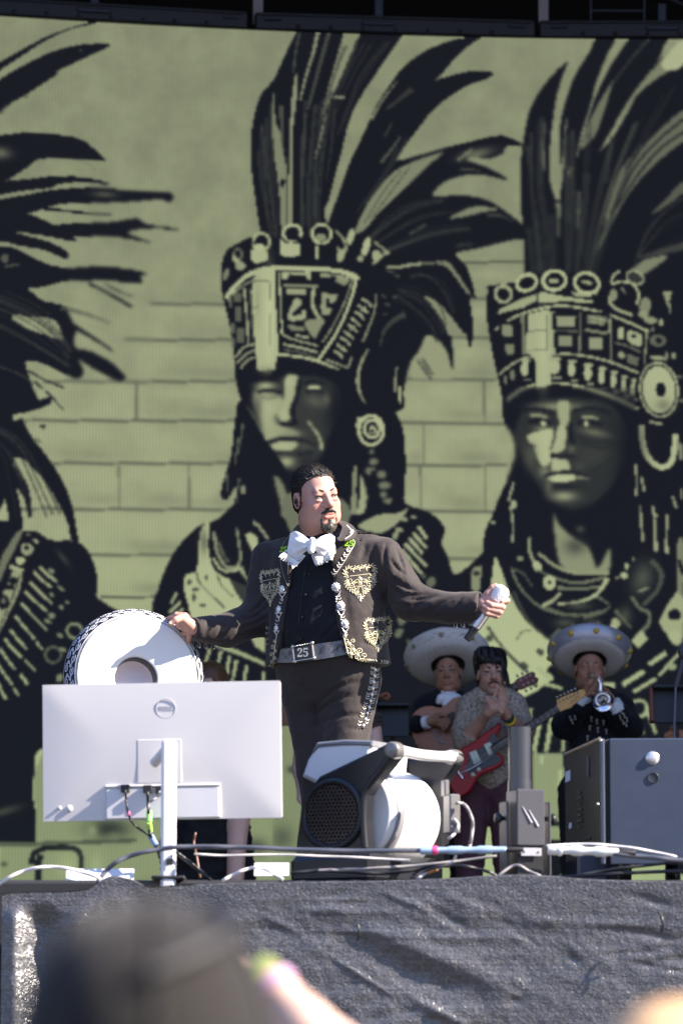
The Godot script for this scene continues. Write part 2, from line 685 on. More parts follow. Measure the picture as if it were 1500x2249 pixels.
func picture() -> Image:
	tone.resize(LED_W * LED_H)
	# a pale sky over a wall of large blocks
	for y in LED_H:
		for x in LED_W:
			var n := noise.get_noise_2d(x * 1.3, y * 1.3) * 0.035 + noise.get_noise_2d(x * 5.0 + 900.0, y * 5.0) * 0.012
			tone[y * LED_W + x] = 0.51 + 0.11 * smoothstep(40.0, 400.0, float(y)) + n * 1.5
	var D := 0.03
	# courses of the block wall
	for row in [[575, 880, 1160, 575], [655, 700, 1130, 657], [667, 330, 520, 667], [746, 270, 520, 746], [740, 860, 1100, 742], [838, 95, 540, 837], [832, 860, 1120, 833], [923, 40, 560, 924], [928, 860, 1140, 930], [1017, 90, 560, 1017], [1020, 860, 1130, 1022], [1117, 30, 520, 1119], [1122, 880, 1110, 1124], [1217, 180, 420, 1219], [1225, 960, 1110, 1226], [1310, 220, 400, 1311], [1640, 76, 100, 1640], [1705, 70, 100, 1705], [1870, 0, 300, 1864]]:
		line([row[1], row[0], (row[1] + row[2]) * 0.5, (row[0] + row[3]) * 0.5 + 1.0, row[2], row[3]], 6.5, 6.5, 0.3, 0.85)
		glow(row[2] - 60.0, row[0] - 12.0, 90.0, 12.0, 0.5, 0.35)
	for q in [[262, 1022, 1114], [415, 1022, 1114], [300, 842, 920], [1063, 836, 926], [930, 932, 1018], [923, 1024, 1120], [1065, 1024, 1120], [1480, 1020, 1120], [390, 1222, 1308]]:
		line([q[0], q[1], q[0] + 1, q[2]], 5.5, 5.5, 0.33, 0.8)
	for q in [[500, 700, 180, 30], [400, 790, 120, 34], [420, 880, 110, 30], [160, 970, 90, 36], [340, 1066, 70, 40], [470, 1066, 40, 40], [200, 1066, 60, 38], [300, 1166, 120, 40], [300, 1262, 70, 36], [980, 880, 70, 36], [1100, 880, 30, 36], [1010, 974, 70, 36], [900, 974, 24, 36], [990, 1070, 60, 40], [1090, 1070, 20, 40], [1040, 1176, 60, 40], [1030, 790, 60, 34], [1060, 700, 40, 30], [1070, 616, 60, 28]]:
		glow(q[0], q[1] - q[3] * 0.5, q[2], q[3] * 0.4, 0.66, 0.4)
		glow(q[0] + q[2] * 0.5, q[1] + q[3] * 0.8, q[2] * 0.8, q[3] * 0.4, 0.46, 0.45)
	soften(0, 560, 1180, 1320)

	# --- left figure: its feathers reach in from beyond the frame
	shape([-440, 640, -300, 560, -80, 560, 20, 660, 30, 900, -10, 1140, -200, 1180, -420, 1140, -470, 900], D)
	shape([-420, 720, -300, 690, -130, 700, -110, 800, -300, 790, -420, 810], 0.6)
	for i in 5:
		sharp([-400 + i * 56, 722, -362 + i * 56, 718, -364 + i * 56, 776, -398 + i * 56, 780], 0.06)
	glow(-330, 900, 40, 50, 0.5, 0.8)
	glow(-260, 930, 16, 40, 0.6, 0.8)
	glow(-290, 1010, 40, 10, 0.55, 0.8)
	shape([-460, 1180, -200, 1140, 0, 1150, 40, 1500, -300, 1860, -700, 1860], D)
	shape([-300, 300, -150, 220, 0, 137, 75, 95, 125, 72, 205, 47, 210, 51, 150, 66, 100, 90, 50, 122, 0, 156, -120, 250], D)
	shape([-300, 420, -120, 260, 0, 175, 60, 140, 120, 112, 180, 98, 243, 98, 200, 121, 127, 156, 124, 164, 60, 207, 0, 246, -130, 380, -300, 560], D)
	line([0, 250, 12, 238, 28, 226], 8, 2, 0.3)
	line([54, 213, 66, 215], 3, 2, 0.15)
	oval(178, 111, 3, 3, 0.45)
	shape([-300, 330, -100, 300, 0, 297, 60, 291, 130, 296, 180, 307, 214, 333, 231, 350, 218, 353, 150, 350, 90, 349, 60, 368, 15, 397, -40, 430, -300, 520], D)
	glow(0, 336, 26, 14, 0.45, 0.8)
	line([165, 350, 195, 360, 212, 374], 4, 2, 0.42)
	shape([-60, 410, 15, 397, 60, 394, 120, 387, 180, 389, 232, 399, 236, 405, 180, 400, 132, 404, 112, 413, 60, 418, 0, 428, -80, 440], D)
	shape([-80, 460, 0, 438, 60, 428, 110, 418, 200, 412, 300, 419, 365, 421, 382, 431, 372, 444, 350, 438, 290, 443, 200, 446, 130, 449, 60, 470, -80, 500], D)
	glow(230, 427, 28, 6, 0.45, 0.7)
	line([80, 455, 150, 464, 250, 473], 8, 2, D)
	shape([-120, 450, 0, 455, 70, 472, 118, 494, 150, 512, 168, 530, 120, 522, 60, 512, 0, 512, -120, 520], D)
	shape([110, 500, 150, 491, 240, 488, 300, 480, 322, 492, 395, 504, 320, 502, 280, 512, 330, 532, 250, 520, 150, 518], D)
	soften(200, 400, 420, 560, 2)
	shape([-120, 515, 0, 506, 60, 518, 110, 532, 148, 552, 152, 563, 140, 567, 100, 550, 46, 540, 0, 532, -120, 545], D)
	shape([-120, 530, 0, 540, 40, 548, 100, 578, 150, 588, 220, 585, 290, 592, 326, 602, 308, 606, 309, 622, 240, 617, 150, 617, 95, 630, 55, 634, 0, 640, -120, 640], D)
	line([195, 622, 240, 645, 290, 674], 5, 6, D)
	line([230, 622, 262, 640, 292, 652], 4, 3, 0.2)
	oval(12, 568, 9, 10, 0.4, 0.7)
	line([12, 585, 45, 580], 5, 3, 0.32)
	shape([-120, 600, 0, 620, 55, 632, 95, 660, 140, 672, 157, 700, 166, 722, 166, 762, 200, 772, 248, 798, 276, 828, 258, 836, 222, 818, 172, 788, 150, 764, 140, 752, 136, 730, 118, 702, 60, 694, 0, 690, -120, 690], D)
	line([135, 675, 190, 690, 245, 710], 10, 2, 0.25, 0.8)
	line([160, 715, 205, 742, 250, 772], 10, 3, D)
	shape([-120, 680, 0, 690, 60, 722, 134, 748, 166, 780, 184, 815, 172, 832, 140, 820, 100, 800, 58, 793, 66, 830, 76, 860, 92, 876, 113, 872, 108, 888, 60, 905, 0, 912, -120, 915], D)
	soften(150, 560, 340, 850, 2)
	lines([[60, 812, 100, 835, 142, 852], [78, 838, 110, 868, 140, 900]], 4, 0.12)
	oval(92, 866, 9, 12, 0.6, 1.0, 0.5)
	line([10, 640, 60, 660, 110, 690], 3, 2, 0.12)
	line([0, 805, 40, 820, 75, 842], 3, 3, 0.22)
	shape([-150, 922, 0, 926, 40, 922, 48, 918, 58, 938, 76, 966, 108, 1008, 138, 1056, 158, 1106, 168, 1156, 173, 1190, 165, 1198, 156, 1182, 150, 1150, 128, 1104, 98, 1056, 70, 1026, 44, 1004, 30, 1016, 58, 1058, 70, 1106, 65, 1138, 56, 1100, 38, 1072, 46, 1112, 50, 1162, 22, 1166, 0, 1080, -150, 1000], D)
	line([90, 935, 100, 938], 8, 8, 0.15)
	line([75, 965, 92, 972], 14, 6, 0.35, 0.7)
	lines([[28, 1020, 50, 1052], [40, 1028, 60, 1062]], 3, 0.25)
	streaks([-60, 620, 40, 650, 120, 700, 160, 760], [-60, 700, 20, 740, 90, 780, 150, 810], 10, 11)
	streaks([-60, 940, 0, 1000, 20, 1060, 30, 1140], [-20, 930, 50, 960, 100, 1040, 150, 1130], 8, 12)
	# its shoulder and breast
	shape([-200, 1120, 0, 1142, 22, 1150, 50, 1166, 82, 1168, 112, 1186, 158, 1188, 186, 1200, 206, 1236, 216, 1282, 213, 1310, 240, 1330, 266, 1350, 330, 1440, 300, 1600, 99, 1640, 76, 1700, 72, 1740, 80, 1846, 0, 1850, -200, 1850], D)
	shape([0, 1236, 20, 1196, 40, 1168, 50, 1170, 34, 1206, 14, 1246, 0, 1280], 0.4)
	shape([-60, 1400, -8, 1330, 18, 1280, 34, 1246, 50, 1254, 44, 1296, 24, 1340, 0, 1388, -40, 1440], 0.55)
	line([44, 1264, 28, 1312, -6, 1392], 3, 3, 0.12)
	oval(60, 1206, 14, 14, 0.55)
	oval(59, 1203, 5, 5, D)
	oval(46, 1231, 11, 9, 0.68)
	line([22, 1244, 52, 1252], 9, 7, 0.62)
	oval(80, 1189, 8, 4, 0.6, 1.0, 0.5)
	oval(63, 1174, 7, 3, 0.4)
	oval(30, 1276, 9, 8, D)
	oval(22, 1290, 11, 6, D)
	oval(8, 1322, 12, 16, D)
	oval(8, 1320, 5, 7, 0.35)
	for b in [[88, 1246, 127, 1278, 8], [74, 1256, 114, 1290, 7], [66, 1278, 116, 1326, 7], [56, 1299, 106, 1344, 7], [47, 1324, 104, 1384, 7], [35, 1353, 78, 1404, 7], [80, 1408, 96, 1428, 6], [23, 1382, 60, 1426, 7], [10, 1402, 48, 1444, 7], [55, 1448, 80, 1474, 6], [0, 1424, 34, 1470, 7], [46, 1480, 62, 1502, 8], [-10, 1450, 28, 1504, 7], [30, 1510, 44, 1528, 6], [-4, 1500, 14, 1536, 8]]:
		line([b[0], b[1], (b[0] + b[2]) * 0.5, (b[1] + b[3]) * 0.5 + 1.5, b[2], b[3]], b[4], b[4] - 1.0, 0.62)
	ring(165, 1386, 21, 19, 7, 0.5, D, 0.6)
	ring(118, 1438, 20, 20, 6, 0.32, D)
	for b in [[114, 1254, 8, 5], [134, 1292, 10, 4], [114, 1306, 7, 4], [136, 1334, 6, 5], [148, 1322, 6, 4], [114, 1352, 8, 7], [106, 1364, 9, 5], [132, 1396, 7, 5], [140, 1426, 7, 5], [132, 1488, 7, 10]]:
		oval(b[0], b[1], b[2], b[3], 0.5, 0.9, 0.6)
	glow(140, 1226, 22, 6, 0.22, 0.8, 0.9)
	glow(10, 1782, 40, 9, 0.28, 0.7, -0.3)

	# --- middle figure: plume
	shape([656, 60, 636, 100, 615, 146, 600, 176, 575, 206, 562, 240, 554, 280, 551, 312, 552, 360, 556, 400, 563, 450, 571, 500, 580, 540, 720, 540, 712, 470, 722, 440, 736, 386, 752, 326, 766, 268, 790, 216, 840, 140, 888, 70, 900, 40, 660, 40], D)
	shape([601, 204, 606, 268, 617, 292, 622, 330, 629, 370, 630, 420, 631, 510, 619, 510, 613, 420, 601, 332, 595, 276], 0.47)
	line([618, 232, 619, 290, 622, 330], 9, 5, 0.3, 0.8)
	shape([650, 160, 654, 196, 648, 244, 643, 302, 642, 400, 642, 510, 632, 510, 634, 400, 636, 300, 641, 216], 0.52)
	line([629, 330, 632, 420, 632, 505], 3, 3, 0.2)
	line([700, 62, 688, 116, 672, 168, 659, 222], 9, 4, 0.5)
	line([661, 62, 652, 100, 644, 160], 5, 5, 0.22)
	line([724, 66, 706, 130, 688, 196, 676, 240], 9, 6, 0.22)
	shape([762, 60, 794, 60, 771, 118, 746, 176, 726, 220, 711, 252, 704, 254, 718, 204, 737, 136], 0.5)
	line([716, 250, 706, 296, 693, 348], 5, 5, 0.45)
	line([733, 213, 756, 214], 4, 7, 0.6)
	line([624, 395, 618, 410], 12, 8, D)
	for a in [[568, 330, 574, 400, 590, 480], [580, 300, 588, 380, 602, 500], [575, 280, 578, 310], [665, 300, 664, 400, 668, 500], [690, 360, 688, 440, 690, 510], [735, 240, 728, 320, 716, 400], [785, 90, 768, 140, 750, 190], [672, 220, 668, 270, 670, 330]]:
		line(a, 8, 3, 0.15, 0.75)
	streaks([566, 300, 570, 400, 580, 470, 590, 520], [600, 220, 604, 360, 612, 440, 616, 520], 8, 1)
	streaks([655, 260, 652, 360, 652, 440, 656, 520], [730, 200, 712, 320, 704, 420, 700, 520], 12, 2)
	streaks([740, 100, 726, 160, 706, 220, 696, 260], [860, 90, 800, 170, 770, 230, 744, 300], 8, 3)
	# plume to the right, curving over
	shape([705, 540, 724, 480, 746, 420, 766, 362, 792, 308, 826, 234, 856, 186, 884, 150, 922, 119, 960, 100, 1002, 86, 1046, 79, 1066, 76, 1030, 100, 1000, 126, 976, 155, 955, 176, 968, 172, 1030, 157, 1074, 157, 1082, 163, 1068, 173, 1030, 186, 990, 210, 952, 240, 920, 280, 890, 320, 868, 352, 920, 341, 970, 326, 1020, 314, 1080, 300, 1112, 300, 1150, 320, 1112, 321, 1104, 337, 1072, 349, 1040, 344, 1026, 352, 1060, 364, 1094, 380, 1112, 395, 1070, 386, 1030, 384, 990, 393, 962, 410, 950, 430, 985, 430, 1042, 432, 1082, 446, 1112, 466, 1142, 490, 1166, 520, 1120, 528, 1052, 545, 1000, 557, 1022, 582, 1036, 620, 1044, 656, 1038, 652, 1032, 662, 1037, 700, 1038, 736, 1032, 764, 1022, 732, 1016, 738, 992, 738, 994, 772, 993, 812, 984, 780, 974, 760, 950, 738, 936, 740, 920, 770, 900, 800, 886, 860, 880, 900, 780, 900, 770, 560], D)
	shape([958, 338, 904, 356, 864, 378, 832, 410, 806, 450, 780, 506, 800, 506, 830, 470, 872, 430, 922, 380, 972, 336], 0.47)
	lines([[880, 376, 846, 416, 800, 490], [900, 366, 860, 420, 815, 480]], 3, 0.28)
	line([872, 178, 840, 220, 816, 262], 3, 6, 0.45)
	line([905, 195, 880, 215, 850, 240], 14, 6, 0.2, 0.7)
	line([880, 300, 858, 330, 836, 358], 4, 8, 0.32, 0.8)
	line([860, 270, 845, 300], 5, 3, 0.18)
	glow(1046, 338, 40, 12, 0.42, 0.9, -0.25)
	line([1036, 326, 1014, 346, 1004, 352], 5, 5, 0.46)
	line([1010, 372, 1034, 372, 1052, 376], 5, 2, 0.36)
	shape([986, 480, 1016, 462, 1050, 453, 1094, 460, 1054, 467, 1030, 474], 0.48)
	line([1070, 472, 1100, 474, 1126, 486], 7, 3, 0.22)
	line([896, 516, 920, 502, 936, 492], 4, 5, 0.3)
	line([1000, 540, 1040, 536], 9, 4, 0.2, 0.7)
	shape([946, 577, 980, 573, 1000, 594, 1020, 624, 1034, 648, 1022, 640, 1002, 612, 984, 590, 968, 582], 0.45)
	shape([930, 650, 956, 660, 984, 688, 1004, 714, 1018, 736, 986, 737, 976, 712, 958, 684, 942, 664], 0.5)
	shape([932, 742, 950, 740, 968, 762, 984, 786, 988, 820, 990, 832, 930, 832, 906, 830, 916, 790], 0.56)
	lines([[916, 790, 946, 832], [926, 786, 950, 824]], 4, 0.16)
	line([846, 588, 880, 586, 900, 582, 925, 580], 6, 9, 0.55)
	line([925, 578, 945, 578, 975, 576], 5, 6, 0.35)
	for q in [[856, 596, 12], [872, 606, 7], [840, 650, 9], [850, 668, 8], [866, 652, 7], [846, 690, 6]]:
		oval(q[0], q[1], q[2], 3, 0.3, 0.8, 0.3)
	line([890, 690, 862, 706, 842, 730, 836, 760], 14, 3, 0.2)
	streaks([800, 520, 850, 470, 900, 440, 960, 425], [840, 560, 900, 540, 960, 520, 1040, 510], 12, 4)
	streaks([860, 330, 840, 380, 810, 430, 780, 470], [900, 300, 870, 350, 840, 400, 800, 450], 5, 9)
	streaks([900, 600, 940, 600, 980, 630, 1000, 680], [860, 660, 900, 680, 940, 720, 960, 760], 9, 10)
	soften(900, 320, 1140, 560)
	soften(880, 740, 1000, 850)

	# --- right figure: plume
	shape([1246, 136, 1224, 153, 1199, 181, 1175, 216, 1160, 252, 1150, 302, 1143, 360, 1142, 420, 1146, 480, 1152, 540, 1158, 610, 1226, 610, 1224, 500, 1220, 442, 1209, 408, 1205, 368, 1208, 310, 1214, 260, 1222, 210, 1236, 164], D)
	shape([1324, 60, 1290, 120, 1262, 166, 1244, 216, 1232, 260, 1228, 310, 1231, 360, 1232, 404, 1230, 440, 1228, 520, 1232, 610, 1300, 610, 1330, 490, 1300, 400, 1268, 350, 1272, 310, 1283, 270, 1296, 230, 1309, 180, 1331, 124, 1362, 60], D)
	shape([1410, 60, 1350, 130, 1322, 180, 1300, 232, 1282, 290, 1272, 326, 1262, 400, 1270, 610, 1500, 640, 1800, 640, 1900, 60, 1520, 60, 1440, 140, 1402, 200, 1376, 250, 1346, 300, 1320, 330, 1318, 328, 1364, 250, 1400, 202, 1440, 140, 1500, 80], D)
	shape([1444, 140, 1494, 92, 1560, 60, 1620, 60, 1500, 140, 1452, 166, 1404, 204, 1366, 252, 1350, 270, 1376, 226, 1404, 186], 0.45)
	shape([1452, 138, 1500, 88, 1500, 140, 1470, 156], 0.7)
	shape([1275, 326, 1286, 282, 1311, 232, 1336, 190, 1346, 178, 1328, 238, 1310, 290, 1294, 312], 0.4)
	line([1425, 84, 1380, 136, 1340, 190], 5, 3, 0.2)
	shape([1318, 486, 1334, 424, 1364, 370, 1410, 316, 1460, 272, 1510, 236, 1580, 220, 1580, 290, 1510, 306, 1450, 350, 1400, 400, 1366, 448, 1340, 500, 1310, 556, 1305, 552, 1328, 500], 0.36)
	lines([[1500, 262, 1440, 312, 1390, 372, 1340, 470], [1510, 284, 1450, 326, 1400, 384, 1350, 460], [1470, 262, 1420, 310, 1372, 372]], 5, 0.08)
	shape([1428, 472, 1458, 440, 1502, 396, 1560, 380, 1540, 420, 1502, 424, 1470, 448], 0.3)
	shape([1374, 604, 1410, 572, 1464, 562, 1440, 586, 1404, 606], 0.46)
	shape([1400, 566, 1440, 550, 1510, 530, 1510, 545, 1450, 560], 0.2)
	line([1196, 270, 1190, 330, 1194, 375], 8, 9, 0.22)
	line([1190, 300, 1194, 370], 5, 5, 0.42)
	line([1160, 320, 1164, 375], 14, 8, 0.14)
	line([1244, 260, 1238, 320, 1234, 400], 4, 5, 0.42)
	line([1254, 366, 1250, 390], 9, 10, 0.8)
	line([1218, 442, 1234, 443], 5, 5, D)
	for a in [[1174, 470, 1186, 560, 1190, 600], [1210, 470, 1214, 540, 1216, 600], [1160, 500, 1170, 600], [1262, 420, 1268, 480, 1266, 600], [1290, 380, 1285, 460, 1275, 560], [1330, 480, 1310, 540, 1295, 600], [1345, 300, 1335, 360, 1330, 400]]:
		line(a, 12, 9, 0.14, 0.7)
	line([1272, 420, 1270, 470, 1268, 500], 5, 3, 0.38)
	streaks([1160, 300, 1160, 400, 1170, 500, 1176, 600], [1200, 240, 1196, 400, 1210, 500, 1218, 600], 10, 5)
	streaks([1240, 300, 1240, 420, 1240, 520, 1240, 600], [1300, 260, 1290, 420, 1280, 520, 1270, 600], 10, 6)
	streaks([1330, 330, 1310, 430, 1290, 520, 1280, 600], [1490, 180, 1400, 340, 1350, 470, 1310, 600], 12, 7)
	streaks([1400, 560, 1420, 500, 1460, 450, 1500, 420], [1380, 600, 1440, 570, 1480, 550, 1520, 540], 6, 8)
	soften(1140, 80, 1500, 620)
	soften(1160, 440, 1320, 620, 2)

	# --- middle figure: crown
	shape([488, 640, 488, 580, 498, 552, 524, 534, 560, 520, 640, 530, 760, 534, 820, 560, 838, 600, 834, 680, 812, 740, 792, 800, 792, 900, 786, 1010, 740, 1080, 640, 1060, 560, 900, 528, 870, 516, 800, 506, 720], D)
	shape([496, 646, 530, 608, 562, 591, 600, 584, 680, 584, 752, 592, 786, 604, 784, 616, 750, 602, 680, 594, 600, 594, 562, 602, 530, 622, 500, 656], 0.72)
	line([500, 660, 530, 630, 566, 610], 4, 4, 0.55)
	sharp([562, 596, 604, 592, 607, 690, 612, 760, 604, 812, 566, 815, 562, 776, 556, 700, 552, 640], 0.7)
	glow(592, 700, 12, 110, 0.84, 0.8)
	glow(566, 660, 8, 60, 0.5, 0.6)
	glow(586, 812, 20, 10, 0.4, 0.6)
	line([550, 620, 572, 616, 592, 618], 4, 4, 0.35)
	line([593, 620, 592, 660], 3, 3, 0.4)
	line([552, 676, 568, 674], 4, 3, 0.4)
	line([592, 690, 592, 760], 3, 2, 0.5)
	line([536, 632, 542, 690, 546, 760], 6, 5, 0.6)
	line([549, 630, 554, 700, 556, 752], 5, 5, 0.25)
	for q in [[522, 652, 8, 10], [524, 690, 7, 16], [528, 736, 8, 16], [506, 666, 4, 9], [512, 720, 5, 12], [514, 752, 4, 10]]:
		sharp([q[0] - q[2], q[1] - q[3], q[0] + q[2], q[1] - q[3], q[0] + q[2], q[1] + q[3], q[0] - q[2], q[1] + q[3]], 0.32)
	for q in [[516, 786, 538, 762, 562, 756], [520, 798, 540, 778, 562, 768], [526, 812, 544, 792, 562, 784]]:
		line(q, 5, 5, 0.62)
	# shield
	line([608, 596, 609, 660, 612, 716, 620, 742], 4, 4, D)
	line([614, 598, 616, 660, 619, 712, 626, 738, 700, 760], 4, 4, 0.7)
	line([783, 610, 770, 660, 742, 726, 698, 792], 7, 6, 0.76)
	line([774, 612, 758, 662, 728, 722, 708, 752], 4, 4, 0.6)
	sharp([618, 598, 684, 596, 682, 614, 676, 616, 672, 604, 636, 602, 632, 612, 618, 612], 0.66)
	sharp([702, 598, 770, 608, 764, 622, 740, 614, 738, 608, 704, 608], 0.55)
	sharp([738, 612, 766, 616, 758, 628, 738, 620], 0.5)
	sharp([622, 622, 700, 624, 698, 632, 624, 630], 0.5)
	sharp([628, 634, 674, 634, 672, 648, 628, 646], 0.58)
	line([630, 640, 670, 641], 3, 3, 0.3)
	shape([646, 656, 662, 658, 660, 672, 648, 684, 642, 692, 662, 690, 664, 682, 672, 684, 668, 702, 634, 704, 632, 690, 640, 672], 0.6)
	line([690, 632, 686, 664, 694, 688, 704, 700], 9, 8, 0.62)
	sharp([708, 642, 742, 648, 736, 664, 722, 668, 722, 656, 716, 656, 716, 676, 730, 678, 724, 692, 706, 690, 704, 672], 0.55)
	shape([668, 708, 690, 700, 714, 702, 704, 722, 694, 742, 684, 738], 0.5)
	sharp([630, 712, 668, 718, 668, 728, 638, 726], 0.45)
	line([648, 736, 680, 742], 6, 6, 0.6)
	line([622, 756, 660, 764, 698, 774], 6, 6, 0.62)
	line([606, 778, 660, 784, 700, 794, 730, 806, 762, 822], 6, 6, 0.72)
	line([622, 768, 660, 774, 692, 786], 4, 4, 0.35)
	# side panel with slanted marks
	line([826, 644, 822, 684, 806, 728, 796, 752], 4, 5, 0.55)
	line([716, 790, 744, 800, 764, 806, 772, 784], 5, 4, 0.62)
	for i in 9:
		var u := i / 8.0
		var q := Vector2(lerpf(796, 734, u), lerpf(656, 770, u))
		line([q.x - 2, q.y, q.x + 10, q.y + 6 + 3 * (i % 2), q.x + 20, q.y + 18], 6, 5, 0.66)
		if i % 3 == 1:
			line([q.x + 4, q.y + 14, q.x + 16, q.y + 2], 4, 4, 0.55)
	# studs on top
	ring(642, 512, 23, 21, 7, 0.74, D, -0.3)
	sharp([614, 520, 626, 534, 660, 534, 658, 560, 636, 566, 616, 560], 0.7)
	oval(645, 522, 16, 7, D)
	ring(706, 514, 24, 24, 6, 0.74, D)
	oval(704, 522, 14, 8, 0.5)
	line([696, 538, 696, 568], 9, 9, 0.7)
	ring(574, 532, 21, 22, 6, 0.66, D, 0.3)
	oval(570, 542, 12, 8, 0.75)
	sharp([552, 548, 590, 552, 588, 572, 560, 580, 550, 568], 0.7)
	for q in [[522, 560, 12, 16, 0.35], [518, 568, 9, 9, 0.6], [528, 584, 12, 10, 0.55], [497, 602, 6, 14, 0.45], [752, 546, 12, 12, 0.55], [770, 520, 8, 18, 0.66], [748, 562, 9, 14, 0.6], [804, 542, 8, 22, 0.7], [792, 568, 7, 8, 0.55], [826, 560, 10, 12, 0.6], [850, 556, 6, 5, 0.55]]:
		oval(q[0], q[1], q[2], q[3], q[4], 1.0, 0.25)
	oval(523, 558, 6, 9, D)
	oval(750, 540, 6, 8, D)
	line([736, 506, 750, 520, 758, 534], 5, 5, 0.6)
	line([820, 530, 838, 544, 846, 556, 818, 580], 4, 6, 0.6)
	# face: lit from the left, the far side lost in shade
	shape([516, 800, 560, 838, 620, 806, 700, 806, 780, 826, 800, 900, 800, 1000, 760, 1090, 660, 1070, 600, 1010, 560, 920, 530, 880], D)
	shape([552, 866, 566, 842, 600, 834, 640, 826, 700, 830, 740, 850, 748, 900, 720, 960, 706, 1000, 670, 1030, 636, 1032, 606, 1008, 586, 986, 570, 930], 0.16)
	shape([556, 872, 572, 852, 612, 866, 626, 884, 614, 906, 608, 928, 622, 936, 646, 944, 656, 956, 606, 964, 592, 974, 588, 994, 578, 952, 566, 912], 0.6)
	soften(540, 820, 760, 1050, 3)
	glow(566, 900, 12, 40, 0.2, 0.7)
	glow(590, 900, 18, 28, 0.74, 0.6)
	glow(584, 847, 22, 8, 0.72, 0.9)
	line([558, 838, 584, 832, 616, 838], 9, 7, D, 0.8)
	line([566, 862, 590, 857, 618, 864], 7, 6, D)
	glow(598, 868, 16, 5, 0.42, 0.8)
	line([574, 872, 594, 876, 614, 870], 4, 3, 0.3, 0.7)
	shape([628, 828, 654, 826, 650, 866, 636, 898, 636, 922, 616, 926, 612, 904, 624, 878], 0.64)
	line([658, 834, 652, 872, 642, 900, 648, 928], 12, 9, D, 0.9)
	glow(636, 838, 10, 14, 0.74, 0.7)
	glow(624, 912, 9, 10, 0.72, 0.7)
	line([614, 928, 634, 934, 654, 928], 8, 6, D)
	glow(606, 918, 8, 10, 0.3, 0.6)
	line([668, 842, 690, 838, 716, 844], 8, 5, D, 0.9)
	oval(689, 851, 14, 4, 0.86)
	line([672, 862, 692, 858, 714, 864], 7, 4, D)
	glow(694, 882, 26, 14, 0.34, 0.8, 0.3)
	glow(719, 878, 11, 15, 0.5, 0.85)
	glow(742, 900, 30, 80, D, 0.9)
	line([676, 926, 694, 948, 704, 968, 707, 988], 4, 6, 0.72)
	glow(640, 952, 28, 8, 0.48, 0.8)
	line([586, 972, 620, 962, 660, 966, 696, 980], 7, 4, D)
	shape([594, 979, 622, 968, 656, 974, 642, 988, 606, 988], 0.68)
	glow(668, 980, 20, 8, 0.26, 0.8)
	line([596, 994, 640, 999, 690, 992], 6, 4, D, 0.8)
	glow(600, 1000, 10, 12, 0.3, 0.7)
	glow(630, 1014, 20, 13, 0.66, 0.95)
	glow(676, 1014, 24, 20, 0.1, 0.7)
	soften(540, 820, 760, 1050)
	# hair, ear drops, ear spool
	shape([530, 880, 516, 930, 508, 1000, 490, 1060, 486, 1090, 500, 1096, 520, 1070, 516, 1130, 560, 1160, 640, 1180, 640, 1060, 580, 960], D)
	for q in [[534, 930, 530, 960, 522, 1000], [524, 960, 516, 1020], [526, 1050, 520, 1100, 540, 1110], [498, 1040, 500, 1080]]:
		line(q, 5, 3, 0.3)
	oval(534, 1076, 6, 10, 0.5)
	shape([784, 820, 800, 780, 840, 760, 884, 780, 886, 850, 874, 886, 866, 900, 884, 940, 891, 1020, 889, 1110, 930, 1150, 700, 1180, 720, 1040, 780, 950], D)
	line([808, 768, 792, 800, 786, 834, 790, 862, 802, 886], 5, 3, 0.55, 1.0, 9)
	line([872, 806, 868, 830, 868, 860], 4, 5, 0.5)
	line([877, 848, 878, 868, 880, 888], 7, 6, 0.66)
	ring(815, 945, 31, 36, 8, 0.74, D)
	ring(817, 942, 20, 23, 7, 0.72, D)
	oval(818, 944, 9, 10, 0.62)
	oval(818, 946, 4, 4, D)
	line([788, 916, 786, 940, 792, 960], 9, 7, 0.66)
	for q in [[816, 992, 5, 5], [820, 1014, 10, 8], [814, 1034, 12, 9], [838, 1042, 11, 9], [844, 1066, 14, 8], [842, 1086, 8, 7], [852, 1100, 10, 7]]:
		oval(q[0], q[1], q[2], q[3], 0.46, 0.9)
	oval(820, 1040, 7, 7, D)
	shape([776, 1030, 784, 1028, 782, 1080, 786, 1142, 768, 1142, 772, 1090], 0.5)
	shape([792, 1044, 800, 1062, 806, 1096, 796, 1140, 786, 1144, 786, 1110, 792, 1080], 0.6)
	shape([602, 1048, 624, 1066, 636, 1120, 650, 1190, 622, 1190, 618, 1120], 0.45)
	soften(600, 1040, 660, 1200)
	soften(800, 980, 880, 1110)

	# --- middle figure: shoulders and breast
	shape([522, 1106, 480, 1140, 440, 1154, 402, 1188, 370, 1236, 346, 1300, 334, 1340, 330, 1480, 380, 1560, 620, 1560, 640, 1180, 580, 1130], D)
	shape([404, 1286, 410, 1262, 432, 1252, 436, 1200, 444, 1158, 460, 1150, 458, 1200, 466, 1240, 484, 1262, 530, 1282, 570, 1304, 600, 1350, 500, 1356, 430, 1366, 414, 1330], 0.72)
	glow(448, 1190, 10, 34, 0.3, 0.8)
	for q in [[432, 1258, 440, 1282, 462, 1304, 494, 1336], [478, 1262, 486, 1284, 512, 1310]]:
		line(q, 4, 3, 0.25)
	for q in [[416, 1278, 5, 6], [430, 1294, 9, 4], [426, 1312, 5, 9], [454, 1268, 4, 6], [446, 1330, 9, 3]]:
		oval(q[0], q[1], q[2], q[3], 0.25)
	shape([464, 1190, 478, 1150, 510, 1130, 530, 1170, 528, 1236, 506, 1246, 484, 1238], D)
	line([472, 1166, 474, 1200, 488, 1234, 504, 1248, 522, 1242, 528, 1218, 520, 1160], 7, 5, 0.5, 1.0, 9)
	line([468, 1226, 486, 1250, 508, 1256, 530, 1246], 6, 7, 0.66)
	line([480, 1190, 492, 1220, 504, 1236], 8, 5, 0.3)
	shape([540, 1174, 564, 1178, 566, 1224, 556, 1214], 0.7)
